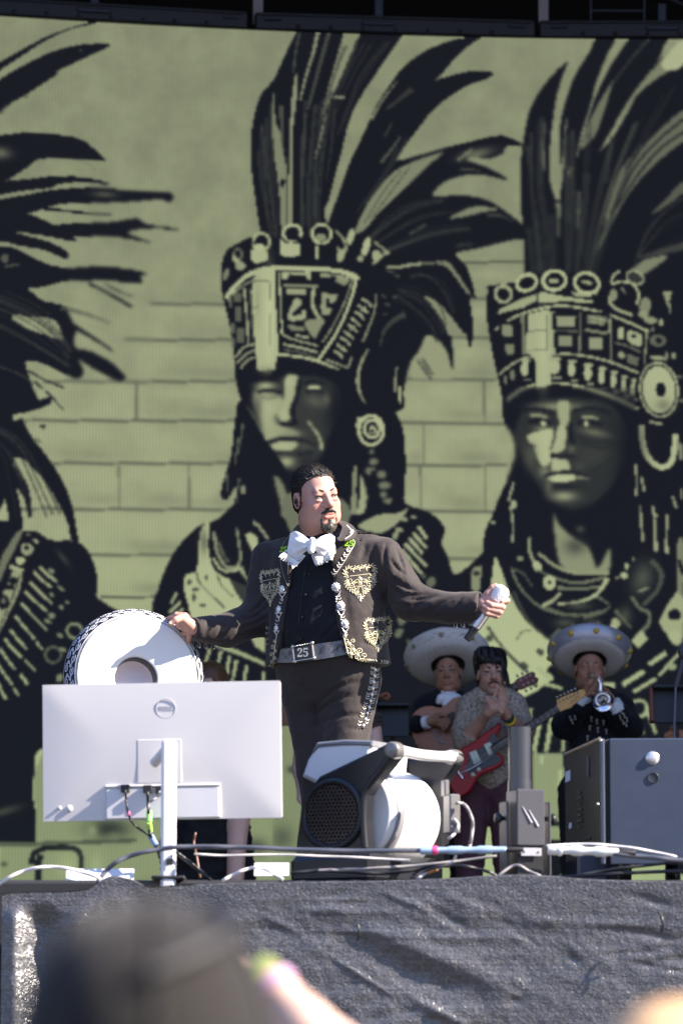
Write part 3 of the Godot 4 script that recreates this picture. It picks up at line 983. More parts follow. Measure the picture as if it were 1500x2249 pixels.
	line([556, 1146, 572, 1160, 590, 1186], 8, 6, 0.55)
	line([530, 1246, 540, 1270, 562, 1296], 8, 8, 0.6)
	shape([500, 1262, 530, 1262, 570, 1310, 580, 1340, 540, 1330], D, 0.8)
	for b in [[376, 1326, 390, 1300], [372, 1346, 398, 1322], [388, 1348, 404, 1336], [462, 1424, 450, 1462], [486, 1430, 476, 1472], [504, 1440, 498, 1484], [520, 1450, 510, 1500], [542, 1460, 536, 1500], [578, 1474, 580, 1500]]:
		line([b[0], b[1], b[2], b[3]], 8, 6, 0.64)
	line([474, 1416, 530, 1436, 590, 1462], 11, 9, 0.6)
	sharp([550, 1396, 590, 1392, 590, 1440, 560, 1420], 0.62)
	# breast behind the singer, and the left figure beyond the frame
	shape([600, 1180, 660, 1130, 760, 1130, 860, 1140, 900, 1260, 880, 1560, 610, 1560, 590, 1300], D)
	shape([622, 1100, 650, 1080, 740, 1090, 770, 1130, 730, 1190, 660, 1190, 630, 1150], 0.4)
	for i in 5:
		line([606 + i * 6, 1250 + i * 34, 700, 1300 + i * 34, 850 - i * 4, 1256 + i * 36], 9, 9, [0.6, 0.35, 0.5, 0.3, 0.55][i])
	# right of the singer
	shape([860, 1100, 900, 1112, 946, 1128, 976, 1160, 970, 1192, 984, 1226, 1000, 1262, 1050, 1224, 1070, 1200, 1090, 1180, 1120, 1420, 1100, 1640, 640, 1900, 620, 1560, 800, 1500, 860, 1300], D)
	shape([786, 1156, 826, 1132, 876, 1126, 896, 1116, 876, 1146, 846, 1168, 820, 1170], 0.58)
	for b in [[918, 1156, 938, 1184], [907, 1170, 936, 1204], [898, 1181, 928, 1216], [889, 1194, 936, 1244], [882, 1208, 932, 1268]]:
		line([b[0], b[1], b[2], b[3]], 9, 8, 0.66)
	for q in [[888, 1140, 8, 5], [908, 1136, 8, 4], [876, 1164, 9, 6], [868, 1176, 6, 10]]:
		oval(q[0], q[1], q[2], q[3], 0.55, 1.0, 0.2)
	for q in [[946, 1278, 10, 12, 0.4], [900, 1290, 10, 8, 0.3], [888, 1256, 8, 14, 0.35], [884, 1360, 10, 14, 0.4], [876, 1390, 8, 12, 0.4], [900, 1412, 9, 6, 0.3], [872, 1330, 6, 10, 0.35], [930, 1266, 8, 5, 0.25]]:
		oval(q[0], q[1], q[2], q[3], q[4], 0.9, 0.5)
	shape([1036, 1254, 1048, 1244, 1070, 1246, 1064, 1284, 1046, 1300, 1034, 1290], 0.5)
	oval(1046, 1260, 7, 5, 0.12)

	# --- right figure: head, crown
	shape([1068, 690, 1072, 640, 1100, 624, 1400, 600, 1460, 660, 1480, 760, 1496, 1000, 1500, 1120, 1560, 1200, 1600, 1700, 1100, 1500, 1060, 1220, 1086, 1120, 1110, 1060, 1130, 1000, 1124, 956, 1106, 926, 1100, 860, 1084, 790], D)
	shape([1500, 600, 1800, 600, 1900, 1900, 1480, 1900, 1496, 1100, 1480, 800], D)
	sharp([1484, 960, 1500, 980, 1500, 1010, 1490, 1010], 0.45)
	line([1086, 726, 1130, 696, 1180, 679, 1240, 672, 1330, 689, 1424, 728], 5, 6, 0.68)
	line([1096, 822, 1130, 796, 1166, 784, 1250, 778, 1330, 792, 1402, 820], 5, 6, 0.64)
	line([1112, 880, 1150, 852, 1200, 841, 1260, 846, 1330, 866, 1402, 898], 5, 6, 0.66)
	sharp([1158, 690, 1206, 678, 1210, 846, 1176, 852, 1174, 786, 1156, 776], 0.66)
	glow(1192, 760, 12, 90, 0.78, 0.7)
	line([1160, 728, 1200, 724], 3, 3, 0.4)
	line([1160, 770, 1200, 768], 3, 3, 0.45)
	line([1200, 690, 1200, 770], 3, 3, 0.4)
	line([1148, 690, 1150, 780], 10, 9, 0.42)
	sharp([1205, 686, 1218, 684, 1220, 776, 1208, 780], 0.62)
	for q in [[1114, 726, 12, 13, 0.5], [1119, 767, 10, 12, 0.45], [1242, 706, 22, 12, 0.55], [1241, 748, 16, 11, 0.5], [1308, 754, 16, 14, 0.55], [1310, 702, 22, 10, 0.4]]:
		sharp([q[0] - q[2] - 8, q[1] - q[3] - 8, q[0] + q[2] + 8, q[1] - q[3] - 6, q[0] + q[2] + 8, q[1] + q[3] + 8, q[0] - q[2] - 8, q[1] + q[3] + 6], 0.04)
		sharp([q[0] - q[2], q[1] - q[3], q[0] + q[2], q[1] - q[3] + 2, q[0] + q[2] - 2, q[1] + q[3], q[0] - q[2] + 2, q[1] + q[3]], q[4])
	line([1274, 684, 1272, 780], 5, 4, 0.45)
	line([1214, 726, 1270, 728], 4, 4, 0.3)
	line([1284, 724, 1334, 730, 1336, 704], 7, 5, 0.5)
	line([1340, 700, 1342, 800], 6, 5, 0.55)
	lines([[1292, 696, 1330, 704], [1294, 706, 1326, 714]], 4, 0.6)
	line([1362, 720, 1362, 744], 12, 12, 0.66)
	shape([1378, 726, 1408, 736, 1406, 760, 1380, 752], 0.62)
	oval(1391, 739, 5, 4, D)
	line([1420, 730, 1414, 800], 5, 4, 0.5)
	lines([[1348, 752, 1376, 760, 1406, 774]], 4, 0.45)
	oval(1364, 780, 8, 8, 0.55)
	sharp([1378, 776, 1402, 786, 1400, 806, 1376, 796], 0.36)
	for i in 8:
		var q := [1216.0, 1254.0, 1290.0, 1320.0, 1346.0, 1369.0, 1389.0, 1152.0][i] as float
		var y := [806.0, 812.0, 820.0, 828.0, 836.0, 846.0, 854.0, 810.0][i] as float
		var w := [14.0, 9.0, 9.0, 8.0, 7.0, 6.0, 5.0, 9.0][i] as float
		oval(q, y, w, 16, 0.68)
		oval(q + 2, y - 18, w + 2, 5, 0.6)
		oval(q + 6, y + 24, w, 3, 0.5)
	for q in [[1125, 824, 6, 13], [1110, 834, 4, 10]]:
		oval(q[0], q[1], q[2], q[3], 0.42)
	# studs
	for q in [[1105, 646, 21, 22, 0.6, -0.6], [1156, 621, 26, 21, 0.72, -0.4], [1217, 616, 29, 25, 0.76, -0.15], [1288, 622, 31, 26, 0.74, 0.3]]:
		ring(q[0], q[1], q[2], q[3], 8, q[4], D, q[5])
	oval(1215, 617, 12, 5, 0.6)
	oval(1288, 620, 14, 4, 0.6, 1.0, 0.2)
	sharp([1134, 660, 1180, 644, 1178, 660, 1150, 676, 1092, 690, 1096, 680], 0.6)
	sharp([1184, 640, 1236, 650, 1302, 660, 1300, 666, 1240, 662, 1180, 666], 0.66)
	shape([1256, 640, 1302, 650, 1310, 640, 1296, 652, 1266, 652], 0.6)
	line([1362, 594, 1346, 606, 1344, 622, 1364, 618, 1388, 624, 1402, 644, 1398, 668], 6, 6, 0.66)
	line([1344, 640, 1338, 664, 1360, 682, 1388, 692], 8, 7, 0.62)
	oval(1346, 648, 9, 14, 0.5)
	line([1364, 632, 1374, 646], 6, 3, 0.5)
	ring(1394, 610, 22, 16, 5, 0.6, 0.15, 0.4)
	for q in [[1416, 672, 13, 20, 0.5], [1412, 690, 12, 9, 0.55], [1428, 703, 15, 8, 0.55], [1451, 708, 6, 8, 0.6], [1432, 724, 3, 6, 0.45], [1444, 748, 18, 14, 0.36], [1478, 782, 6, 7, 0.55], [1442, 786, 16, 5, 0.6], [1490, 828, 8, 4, 0.35], [1496, 880, 6, 5, 0.4], [1462, 784, 4, 12, 0.5]]:
		oval(q[0], q[1], q[2], q[3], q[4], 0.95, 0.1)
	oval(1446, 748, 8, 6, D)
	# ear spool and hoop
	ring(1446, 856, 44, 62, 5, 0.66, D, -0.12)
	oval(1446, 856, 36, 52, 0.7, 1.0, -0.1)
	glow(1456, 890, 22, 18, 0.4, 0.8)
	oval(1450, 856, 11, 16, D)
	line([1408, 932, 1412, 980, 1430, 1014, 1456, 1026, 1476, 1008, 1482, 954], 14, 12, 0.72)
	line([1424, 926, 1454, 932], 6, 6, 0.6)
	# face
	shape([1130, 950, 1150, 900, 1190, 880, 1250, 874, 1330, 884, 1370, 930, 1372, 1000, 1340, 1070, 1290, 1110, 1240, 1116, 1196, 1084, 1160, 1030, 1140, 990], 0.13)
	soften(1110, 850, 1400, 1130, 3)
	glow(1380, 1000, 40, 120, D, 0.9)
	glow(1225, 893, 54, 10, 0.58, 0.85)
	line([1150, 900, 1180, 898, 1216, 906], 9, 7, D, 0.85)
	line([1258, 902, 1300, 896, 1340, 908], 8, 6, D, 0.8)
	shape([1224, 884, 1250, 884, 1248, 930, 1236, 936, 1226, 922], 0.6)
	line([1164, 911, 1184, 912, 1202, 918], 7, 5, 0.6)
	line([1160, 926, 1184, 924, 1210, 930], 9, 6, D)
	oval(1193, 930, 7, 4, 0.85)
	glow(1190, 941, 20, 5, 0.55, 0.85)
	shape([1156, 960, 1178, 948, 1214, 944, 1210, 976, 1210, 1012, 1192, 1024, 1180, 1006, 1170, 980], 0.74)
	glow(1166, 1000, 18, 34, 0.3, 0.7)
	line([1146, 976, 1176, 980], 8, 4, 0.16)
	shape([1228, 932, 1242, 940, 1240, 984, 1226, 994, 1212, 990, 1218, 962], 0.68)
	line([1214, 936, 1217, 962, 1208, 988], 5, 5, 0.26)
	line([1252, 930, 1254, 962, 1266, 992], 9, 12, D, 0.85)
	line([1208, 1000, 1230, 1004, 1264, 1001], 7, 5, D)
	glow(1256, 986, 12, 10, 0.4, 0.8)
	shape([1214, 1006, 1232, 1010, 1246, 1012, 1250, 1032, 1212, 1034], 0.7)
	glow(1196, 1036, 16, 16, 0.5, 0.8)
	glow(1272, 1024, 16, 10, 0.24, 0.8)
	line([1194, 1046, 1224, 1037, 1254, 1037, 1298, 1050], 6, 3, D)
	shape([1202, 1051, 1222, 1043, 1258, 1043, 1266, 1052, 1228, 1060], 0.78)
	line([1260, 1049, 1278, 1049, 1296, 1051], 5, 3, 0.5)
	glow(1236, 1070, 30, 6, D, 0.85)
	glow(1238, 1090, 30, 12, 0.62, 0.9)
	glow(1204, 1066, 9, 20, 0.4, 0.7)
	line([1276, 917, 1292, 915, 1312, 920], 7, 5, 0.62)
	line([1268, 930, 1292, 926, 1322, 934], 8, 6, D, 0.9)
	oval(1287, 930, 5, 6, 0.85)
	glow(1304, 950, 34, 9, 0.44, 0.8, 0.2)
	glow(1300, 1000, 46, 30, 0.2, 0.7)
	lines([[1268, 962, 1310, 972, 1346, 968], [1276, 974, 1318, 984, 1344, 978], [1296, 1036, 1324, 1020, 1344, 1002]], 4, 0.1)
	soften(1130, 870, 1390, 1120)
	# hair ornaments and neck
	for q in [[1122, 990, 1118, 1020, 1112, 1040], [1128, 1060, 1116, 1100], [1120, 1110, 1126, 1150, 1126, 1190], [1395, 1020, 1398, 1060, 1396, 1090], [1408, 1046, 1414, 1080], [1404, 1110, 1408, 1150, 1410, 1190], [1432, 1110, 1436, 1140, 1440, 1200], [1464, 1130, 1462, 1210], [1476, 1090, 1484, 1116]]:
		line(q, 5, 7, 0.56)
	for q in [[1128, 1108, 8, 10], [1438, 1132, 5, 6], [1082, 1148, 6, 4], [1440, 1200, 6, 12], [1464, 1208, 5, 9]]:
		oval(q[0], q[1], q[2], q[3], 0.6)
	shape([1214, 1126, 1226, 1150, 1258, 1180, 1292, 1204, 1308, 1244, 1318, 1240, 1338, 1204, 1334, 1256, 1270, 1260, 1236, 1248, 1222, 1210], 0.52)
	glow(1262, 1200, 26, 20, 0.2, 0.8)
	glow(1274, 1162, 9, 7, 0.4, 0.7)
	soften(1205, 1110, 1345, 1265, 2)
	# necklaces
	line([1162, 1180, 1164, 1216, 1180, 1244], 6, 9, 0.56)
	oval(1180, 1244, 9, 14, 0.7, 1.0, -0.5)
	line([1182, 1214, 1208, 1236, 1250, 1256, 1300, 1260, 1336, 1258], 7, 8, 0.55)
	line([1180, 1252, 1220, 1270, 1270, 1280, 1330, 1268], 5, 8, 0.4)
	oval(1206, 1280, 15, 17, 0.7)
	oval(1206, 1278, 4, 4, D)
	line([1224, 1290, 1264, 1294, 1320, 1288], 9, 6, 0.42)
	line([1224, 1326, 1270, 1322, 1310, 1304, 1334, 1270], 5, 10, 0.68)
	line([1190, 1330, 1212, 1320, 1230, 1302], 9, 8, 0.62)
	line([1122, 1246, 1140, 1288, 1176, 1326, 1220, 1346, 1270, 1352], 5, 7, 0.42)
	line([1128, 1250, 1150, 1262, 1170, 1290], 6, 3, 0.3)
	oval(1142, 1226, 8, 6, 0.5)
	oval(1375, 1244, 5, 8, 0.66)
	oval(1370, 1264, 8, 8, 0.7)
	oval(1390, 1228, 4, 4, 0.5)
	line([1350, 1270, 1362, 1268], 5, 5, 0.6)
	glow(1410, 1270, 26, 40, 0.28, 0.9, 0.3)
	line([1430, 1230, 1452, 1262, 1440, 1300, 1410, 1330], 12, 8, 0.25)
	line([1386, 1310, 1404, 1336, 1424, 1346, 1422, 1372, 1396, 1400], 8, 9, 0.36)
	line([1400, 1300, 1424, 1290], 6, 5, 0.5)
	for a in [[1200, 1336, 1260, 1352, 1330, 1340], [1280, 1356, 1320, 1346, 1340, 1330], [1310, 1310, 1336, 1326], [1230, 1380, 1210, 1400], [1260, 1372, 1240, 1400], [1310, 1366, 1330, 1390], [1350, 1340, 1386, 1380]]:
		line(a, 8, 5, 0.34)
	shape([1346, 1356, 1362, 1368, 1352, 1384, 1338, 1384], 0.62)
	for q in [[1270, 1330, 30, 10], [1300, 1372, 20, 14], [1240, 1368, 26, 12], [1372, 1352, 16, 22]]:
		glow(q[0], q[1], q[2], q[3], 0.3, 0.7)
	# pale strap down its left side
	shape([1086, 1226, 1100, 1250, 1116, 1296, 1136, 1336, 1166, 1376, 1216, 1408, 1240, 1440, 1200, 1470, 1216, 1490, 1180, 1520, 1196, 1560, 1110, 1520, 1090, 1440, 1052, 1400, 1050, 1330, 1072, 1318], 0.72)
	for a in [[1128, 1300, 1146, 1340, 1176, 1380, 1222, 1416], [1070, 1376, 1110, 1430, 1160, 1480]]:
		line(a, 6, 5, 0.22)
	line([1134, 1406, 1146, 1388, 1168, 1386], 4, 3, 0.35)
	for q in [[1074, 1402, 8, 8], [1150, 1462, 10, 7], [1186, 1432, 9, 7], [1170, 1500, 12, 6], [1120, 1520, 10, 6]]:
		oval(q[0], q[1], q[2], q[3], 0.16, 0.85, 0.6)
	for b in [[1366, 1504, 1414, 1474, 12], [1424, 1460, 1462, 1434, 11], [1392, 1416, 1416, 1394, 24], [1390, 1520, 1440, 1490, 9], [1446, 1484, 1500, 1424, 8], [1180, 1466, 1206, 1490, 9], [1320, 1506, 1350, 1504, 14], [1200, 1520, 1250, 1540, 12], [1190, 1500, 1234, 1512, 8]]:
		line([b[0], b[1], b[2], b[3]], b[4], b[4], 0.64)
	shape([1448, 1362, 1480, 1306, 1500, 1300, 1500, 1400, 1480, 1416, 1462, 1392], 0.6)
	oval(1480, 1350, 14, 12, D)
	oval(1480, 1398, 13, 13, 0.66)
	oval(1474, 1464, 12, 8, 0.55)
	ring(1402, 1556, 22, 22, 8, 0.6, D)
	shape([1486, 1196, 1500, 1190, 1500, 1300, 1486, 1290], 0.45)
	line([1490, 1230, 1500, 1262], 8, 8, D)
	# lower edge of the picture
	shape([1140, 1540, 1250, 1540, 1250, 1900, 1100, 1900, 1110, 1640], D)
	for b in [[1184, 1586, 1172, 1652, 12], [1212, 1576, 1198, 1652, 12], [1240, 1598, 1234, 1652, 9], [1166, 1556, 1160, 1600, 7], [1396, 1570, 1412, 1612, 9], [1420, 1560, 1440, 1612, 9], [1364, 1600, 1376, 1622, 8]]:
		line([b[0], b[1], b[2], b[3]], b[4], b[4] - 2.0, 0.62)
	sharp([1168, 1654, 1236, 1654, 1246, 1800, 1246, 1846, 1168, 1846], 0.52)
	for b in [[1230, 1690, 1228, 1730], [1190, 1660, 1188, 1678]]:
		line([b[0], b[1], b[2], b[3]], 9, 7, 0.66)
	line([1196, 1806, 1246, 1812], 12, 9, 0.08)
	sharp([620, 1500, 660, 1640, 690, 1800, 690, 1960, 600, 1960, 600, 1500], 0.47)
	glow(640, 1690, 10, 8, 0.1, 0.8)
	line([606, 1590, 636, 1588], 8, 8, 0.15)
	glow(620, 1840, 26, 30, 0.2, 0.6)
	sharp([76, 1700, 100, 1640, 300, 1600, 600, 1700, 600, 1960, 0, 1960, 0, 1852, 80, 1848], 0.5)
	line([-100, 1856, 60, 1854, 300, 1846], 12, 8, 0.3)
	line([72, 1900, 76, 1874, 110, 1862, 172, 1868, 180, 1920], 13, 10, 0.06)
	line([88, 1876, 84, 1930, 80, 1960], 14, 14, 0.06)
	glow(150, 1900, 26, 30, 0.62, 0.6)
	for q in [[240, 1820, 50, 24, 0.08], [204, 1824, 12, 14, 0.55], [252, 1836, 14, 10, 0.4], [212, 1900, 16, 26, 0.58], [10, 1898, 7, 5, 0.12], [560, 1860, 30, 20, 0.2], [610, 1880, 20, 9, 0.55], [1010, 1840, 40, 30, 0.5], [930, 1800, 30, 30, 0.4]]:
		glow(q[0], q[1], q[2], q[3], q[4], 0.8)
	# further out, beyond the frame on both sides, the picture goes on
	for i in 9:
		line([1560 + i * 40, 1180 + i * 60, 1640 + i * 40, 1260 + i * 60], 12, 10, 0.6)
		line([-80 - i * 44, 1300 + i * 50, -30 - i * 44, 1366 + i * 50], 10, 9, 0.6)
	blur(0, 0, LED_W, LED_H)
	# every second column of dots is a little dimmer
	var im := Image.create_empty(LED_W, LED_H, false, Image.FORMAT_RGB8)
	var dark := Color8(16, 18, 28)
	var mid := Color8(160, 166, 130)
	var hi := Color8(216, 224, 174)
	var data := PackedByteArray()
	data.resize(LED_W * LED_H * 3)
	for y in LED_H:
		for x in LED_W:
			var t := clampf(tone[y * LED_W + x], 0.0, 1.0)
			var c := dark.lerp(mid, t / 0.6) if t < 0.6 else mid.lerp(hi, (t - 0.6) / 0.4)
			var s := 0.93 if x % 2 == 0 else 1.04
			if y % 2 == 0:
				s *= 0.985
			# the lower picture is a touch greener and brighter, as the video is graded
			var w := smoothstep(300.0, 560.0, float(y))
			c = c * (s * (1.0 + 0.1 * w * t))
			var k := (y * LED_W + x) * 3
			data[k] = clampi(int(c.r * 255.0 * (1.0 - 0.02 * w)), 0, 255)
			data[k + 1] = clampi(int(c.g * 255.0 * (1.0 + 0.03 * w)), 0, 255)
			data[k + 2] = clampi(int(c.b * 255.0 * (1.0 - 0.04 * w)), 0, 255)
	im.set_data(LED_W, LED_H, false, Image.FORMAT_RGB8, data)
	return im

func make_screen() -> void:
	var at := Vector3(0, LED_TOP - LED_H * 0.01, -wall_d(0.0))
	var t := thing("led_screen", "huge LED video wall showing feathered warriors behind the performers", "screen", at)
	var m := MB.new()
	var cols := 42
	for i in cols + 1:
		var x := LED_X + i * LED_W * 0.01 / cols
		var e := 0.01
		var nn := Vector3(wall_d(x - e) - wall_d(x + e), 0, 2.0 * e).normalized()
		nn = Vector3(-(wall_d(x + e) - wall_d(x - e)) * -1.0, 0, 2.0 * e).normalized()
		for j in 2:
			m.vert(Vector3(x, LED_TOP - j * LED_H * 0.01, -wall_d(x)), nn, Vector2(float(i) / cols, j))
	for i in cols:
		m.quad(i * 2, i * 2 + 2, i * 2 + 3, i * 2 + 1)
	var im := picture()
	print("picture ", Time.get_ticks_msec())
	im.resize(LED_W * 2, LED_H * 2, Image.INTERPOLATE_NEAREST)
	var s := mat("led_face", lin(0.006, 0.006, 0.007), 0.75, 0.0, 0.25)
	s.emission_enabled = true
	s.emission_operator = BaseMaterial3D.EMISSION_OP_MULTIPLY
	s.emission = Color.WHITE
	s.emission_texture = ImageTexture.create_from_image(im)
	s.emission_energy_multiplier = 1.0 / GAIN
	s.texture_repeat = false
	part(t, "display_face", m.done(), s)
	# the cabinets behind the face
	var back := MB.new()
	for i in 14:
		var x := LED_X + (i + 0.5) * 0.6
		var turn := Basis(Vector3.UP, atan2(wall_d(x + 0.1) - wall_d(x - 0.1), 0.2))
		back.box(Transform3D(turn, Vector3(x, LED_TOP - 3.05, -wall_d(x) - 0.06)), Vector3(0.598, 6.09, 0.1), 0.005)
	part(t, "cabinet_back", back.done(), mat("cabinet", lin(0.015, 0.016, 0.02), 0.6))
	# flown header bars along the top edge
	var bar := mat("header_steel", lin(0.014, 0.017, 0.026), 0.45, 0.3)
	var cut := [-760.0, -70.0, 554.0, 1180.0, 1800.0]
	for i in 4:
		var a := on_wall(Vector2(cut[i] + 3.0, 70)).x * 0.01 + LED_X
		var b := on_wall(Vector2(cut[i + 1] - 3.0, 70)).x * 0.01 + LED_X
		a = maxf(a, LED_X)
		b = minf(b, -LED_X)
		var mid := (a + b) * 0.5
		var turn := Basis(Vector3.UP, atan2(wall_d(b) - wall_d(a), b - a))
		var hb := MB.new()
		hb.box(Transform3D(turn, Vector3(mid, LED_TOP + 0.062, -wall_d(mid))), Vector3(b - a, 0.118, 0.07), 0.012)
		hb.box(Transform3D(turn, Vector3(mid, LED_TOP + 0.108, -wall_d(mid) + 0.04)), Vector3(b - a - 0.04, 0.018, 0.02), 0.004)
		var o := part(t, "header_bar", hb.done(), bar)
		for k in 9:
			var x := lerpf(a + 0.08, b - 0.08, k / 8.0)
			var sl := MB.new()
			if k == 0 or k == 8:
				sl.box(Transform3D(turn, Vector3(x + (0.05 if k == 0 else -0.05), LED_TOP + 0.075, -wall_d(x) + 0.037)), Vector3(0.11, 0.022, 0.006), 0.003)
				part(o, "slot_liner", sl.done(), bar)
			else:
				sl.lathe([Vector2(0, 0.006), Vector2(0.011, 0.005), Vector2(0.013, 0.0)], Transform3D(turn * Basis(Vector3.RIGHT, PI * 0.5), Vector3(x, LED_TOP + 0.03, -wall_d(x) + 0.035)), 10)
				part(o, "bolt", sl.done(), mat("bolt_steel", lin(0.02, 0.021, 0.026), 0.4, 0.8))
		var sh := MB.new()
		var hx := lerpf(a, b, 0.44)
		sh.box(Transform3D(turn, Vector3(hx, LED_TOP + 0.17, -wall_d(hx) + 0.02)), Vector3(0.07, 0.14, 0.05), 0.01)
		sh.box(Transform3D(turn, Vector3(hx, LED_TOP + 0.066, -wall_d(hx) + 0.042)), Vector3(0.22, 0.03, 0.02), 0.006)
		part(t, "shackle", sh.done(), mat("shackle_steel", lin(0.03, 0.035, 0.05), 0.35, 0.7))
	for q in [[1297, -40, 1297, 46], [1414, -40, 1414, 46], [1297, 23, 1414, 24], [1430, -20, 1500, 10]]:
		var tb := MB.new()
		tb.tube([P(q[0], q[1], 26.2), P(q[2], q[3], 26.2)], 0.007, 6)
		part(t, "truss_tube", tb.done(), mat("truss_steel", lin(0.12, 0.14, 0.2), 0.35, 0.7))
	for px in [567.0, 1193.0]:
		var st := MB.new()
		var p := P(px, 60, 25.15)
		st.box(Transform3D(Basis(), Vector3(p.x, LED_TOP + 0.75, p.z)), Vector3(0.066, 1.3, 0.03), 0.004)
		part(t, "hanging_strap", st.done(), mat("strap_grey", lin(0.3, 0.29, 0.34), 0.7))

# ---------- the setting: ground, stage, roof
func make_setting() -> void:
	var asphalt := mat("ground_asphalt", Color.WHITE, 0.95)
	asphalt.albedo_texture = noise_tex(512, 0.02, [lin(0.05, 0.048, 0.045), lin(0.08, 0.078, 0.072)])
	asphalt.uv1_triplanar = true
	asphalt.uv1_world_triplanar = true
	asphalt.uv1_scale = Vector3.ONE * 0.3
	var g := MB.new()
	g.face([Vector3(-200, 0, -200), Vector3(200, 0, -200), Vector3(200, 0, 200), Vector3(-200, 0, 200)], Vector3.UP)
	setting("ground", g.done(), asphalt)
	var black := mat("deck_black", lin(0.02, 0.02, 0.022), 0.55)
	var d := MB.new()
	d.box(Transform3D(Basis(), Vector3(0, DECK - 0.1, -20.3)), Vector3(24, 0.2, 17.4), 0.01)
	setting("stage_deck", d.done(), black)
	# legs under the deck
	var drape := mat("drape_black", lin(0.01, 0.01, 0.012), 0.95)
	var s := MB.new()
	s.box(Transform3D(Basis(), Vector3(0, 0.92, -20.5)), Vector3(23.6, 1.84, 17.0), 0.0)
	setting("stage_base", s.done(), drape)
	# roof over the rear half of the stage, black wings at the sides and a black backdrop
	var rf := MB.new()
	rf.box(Transform3D(Basis(), Vector3(2.0, 10.6, -23.3)), Vector3(28, 0.3, 11.6), 0.0)
	setting("stage_roof", rf.done(), drape)
	var w := MB.new()
	w.box(Transform3D(Basis(), Vector3(8.2, 6.1, -23.4)), Vector3(0.1, 8.6, 11.2), 0.0)
	setting("wing_curtain", w.done(), drape)
	w = MB.new()
	w.box(Transform3D(Basis(), Vector3(-7.6, 6.2, -20.9)), Vector3(0.1, 8.4, 15.6), 0.0)
	setting("wing_curtain", w.done(), drape)
	w = MB.new()
	w.box(Transform3D(Basis(), Vector3(0, 6.2, -28.6)), Vector3(24, 8.7, 0.1), 0.0)
	setting("backdrop", w.done(), drape)

# ---------- people: shared builders
func V(px: float, py: float, d: float, r: float) -> Array:
	return [P(px, py, d), r]

func blob(chains: Array, cell: float, k: float, mb: MB, paint: Variant = null, push: Variant = null) -> Field:
	# chains of tapered bones, each [point, radius] list, joined into one skin
	var lo := Vector3.ONE * 1e9
	var hi := -lo
	for ch in chains:
		for q in ch:
			lo = lo.min(q[0] - Vector3.ONE * (q[1] + k + 2.0 * cell))
			hi = hi.max(q[0] + Vector3.ONE * (q[1] + k + 2.0 * cell))
	var f := Field.new(lo, hi, cell)
	for ch in chains:
		for i in ch.size() - 1:
			f.cone(ch[i][0], ch[i + 1][0], ch[i][1], ch[i + 1][1], k)
		if ch.size() == 1:
			f.cone(ch[0][0], ch[0][0] + Vector3(0, 0.0005, 0), ch[0][1], ch[0][1], k)
	if mb != null:
		f.net(mb, paint, push)
	return f

func loft(f: Field, rows: Array, k := 0.02, mid := Vector2.ZERO) -> void:
	# rows of [y, x, z, half width, half depth] from the top down, in the field's own axes
	for kk in f.nz:
		for j in f.ny:
			var y := f.o.y + j * f.h
			var top: float = rows[0][0]
			var bot: float = rows[rows.size() - 1][0]
			if y > top + k + 3.0 * f.h or y < bot - k - 3.0 * f.h:
				continue
			var i := 0
			while i < rows.size() - 2 and y < rows[i + 1][0]:
				i += 1
			var a: Array = rows[i]
			var b: Array = rows[i + 1]
			var t := clampf((a[0] - y) / (a[0] - b[0]), 0.0, 1.0)
			t = t * t * (3.0 - 2.0 * t) * 0.5 + t * 0.5
			var cx := lerpf(a[1], b[1], t)
			var cz := lerpf(a[2], b[2], t)
			var ha := lerpf(a[3], b[3], t)
			var hb := lerpf(a[4], b[4], t)
			var over := maxf(y - top, bot - y)
			var at := (kk * f.ny + j) * f.nx
			var z := (f.o.z + kk * f.h - cz) / hb
			for q in f.nx:
				var x := (f.o.x + q * f.h - cx) / ha
				var s := sqrt(x * x + z * z)
				var g := sqrt(x * x / (ha * ha) + z * z / (hb * hb))
				var d := s * (s - 1.0) / maxf(g, 1e-5) if s > 0.02 else -hb
				d = maxf(d, over)
				var e := f.v[at + q]
				var w := k - absf(d - e)
				f.v[at + q] = minf(d, e) - (w * w / k * 0.25 if w > 0.0 else 0.0)

func head_frame(at: Vector3, yaw: float, roll: float, nod: float, size := 1.0) -> Transform3D:
	# yaw turns the face towards the right of the picture, roll lifts its right side, nod lifts the chin
	return Transform3D((Basis(Vector3.UP, deg_to_rad(yaw)) * Basis(Vector3.RIGHT, deg_to_rad(-nod)) * Basis(Vector3.BACK, deg_to_rad(roll))).scaled_local(Vector3.ONE * size), at)

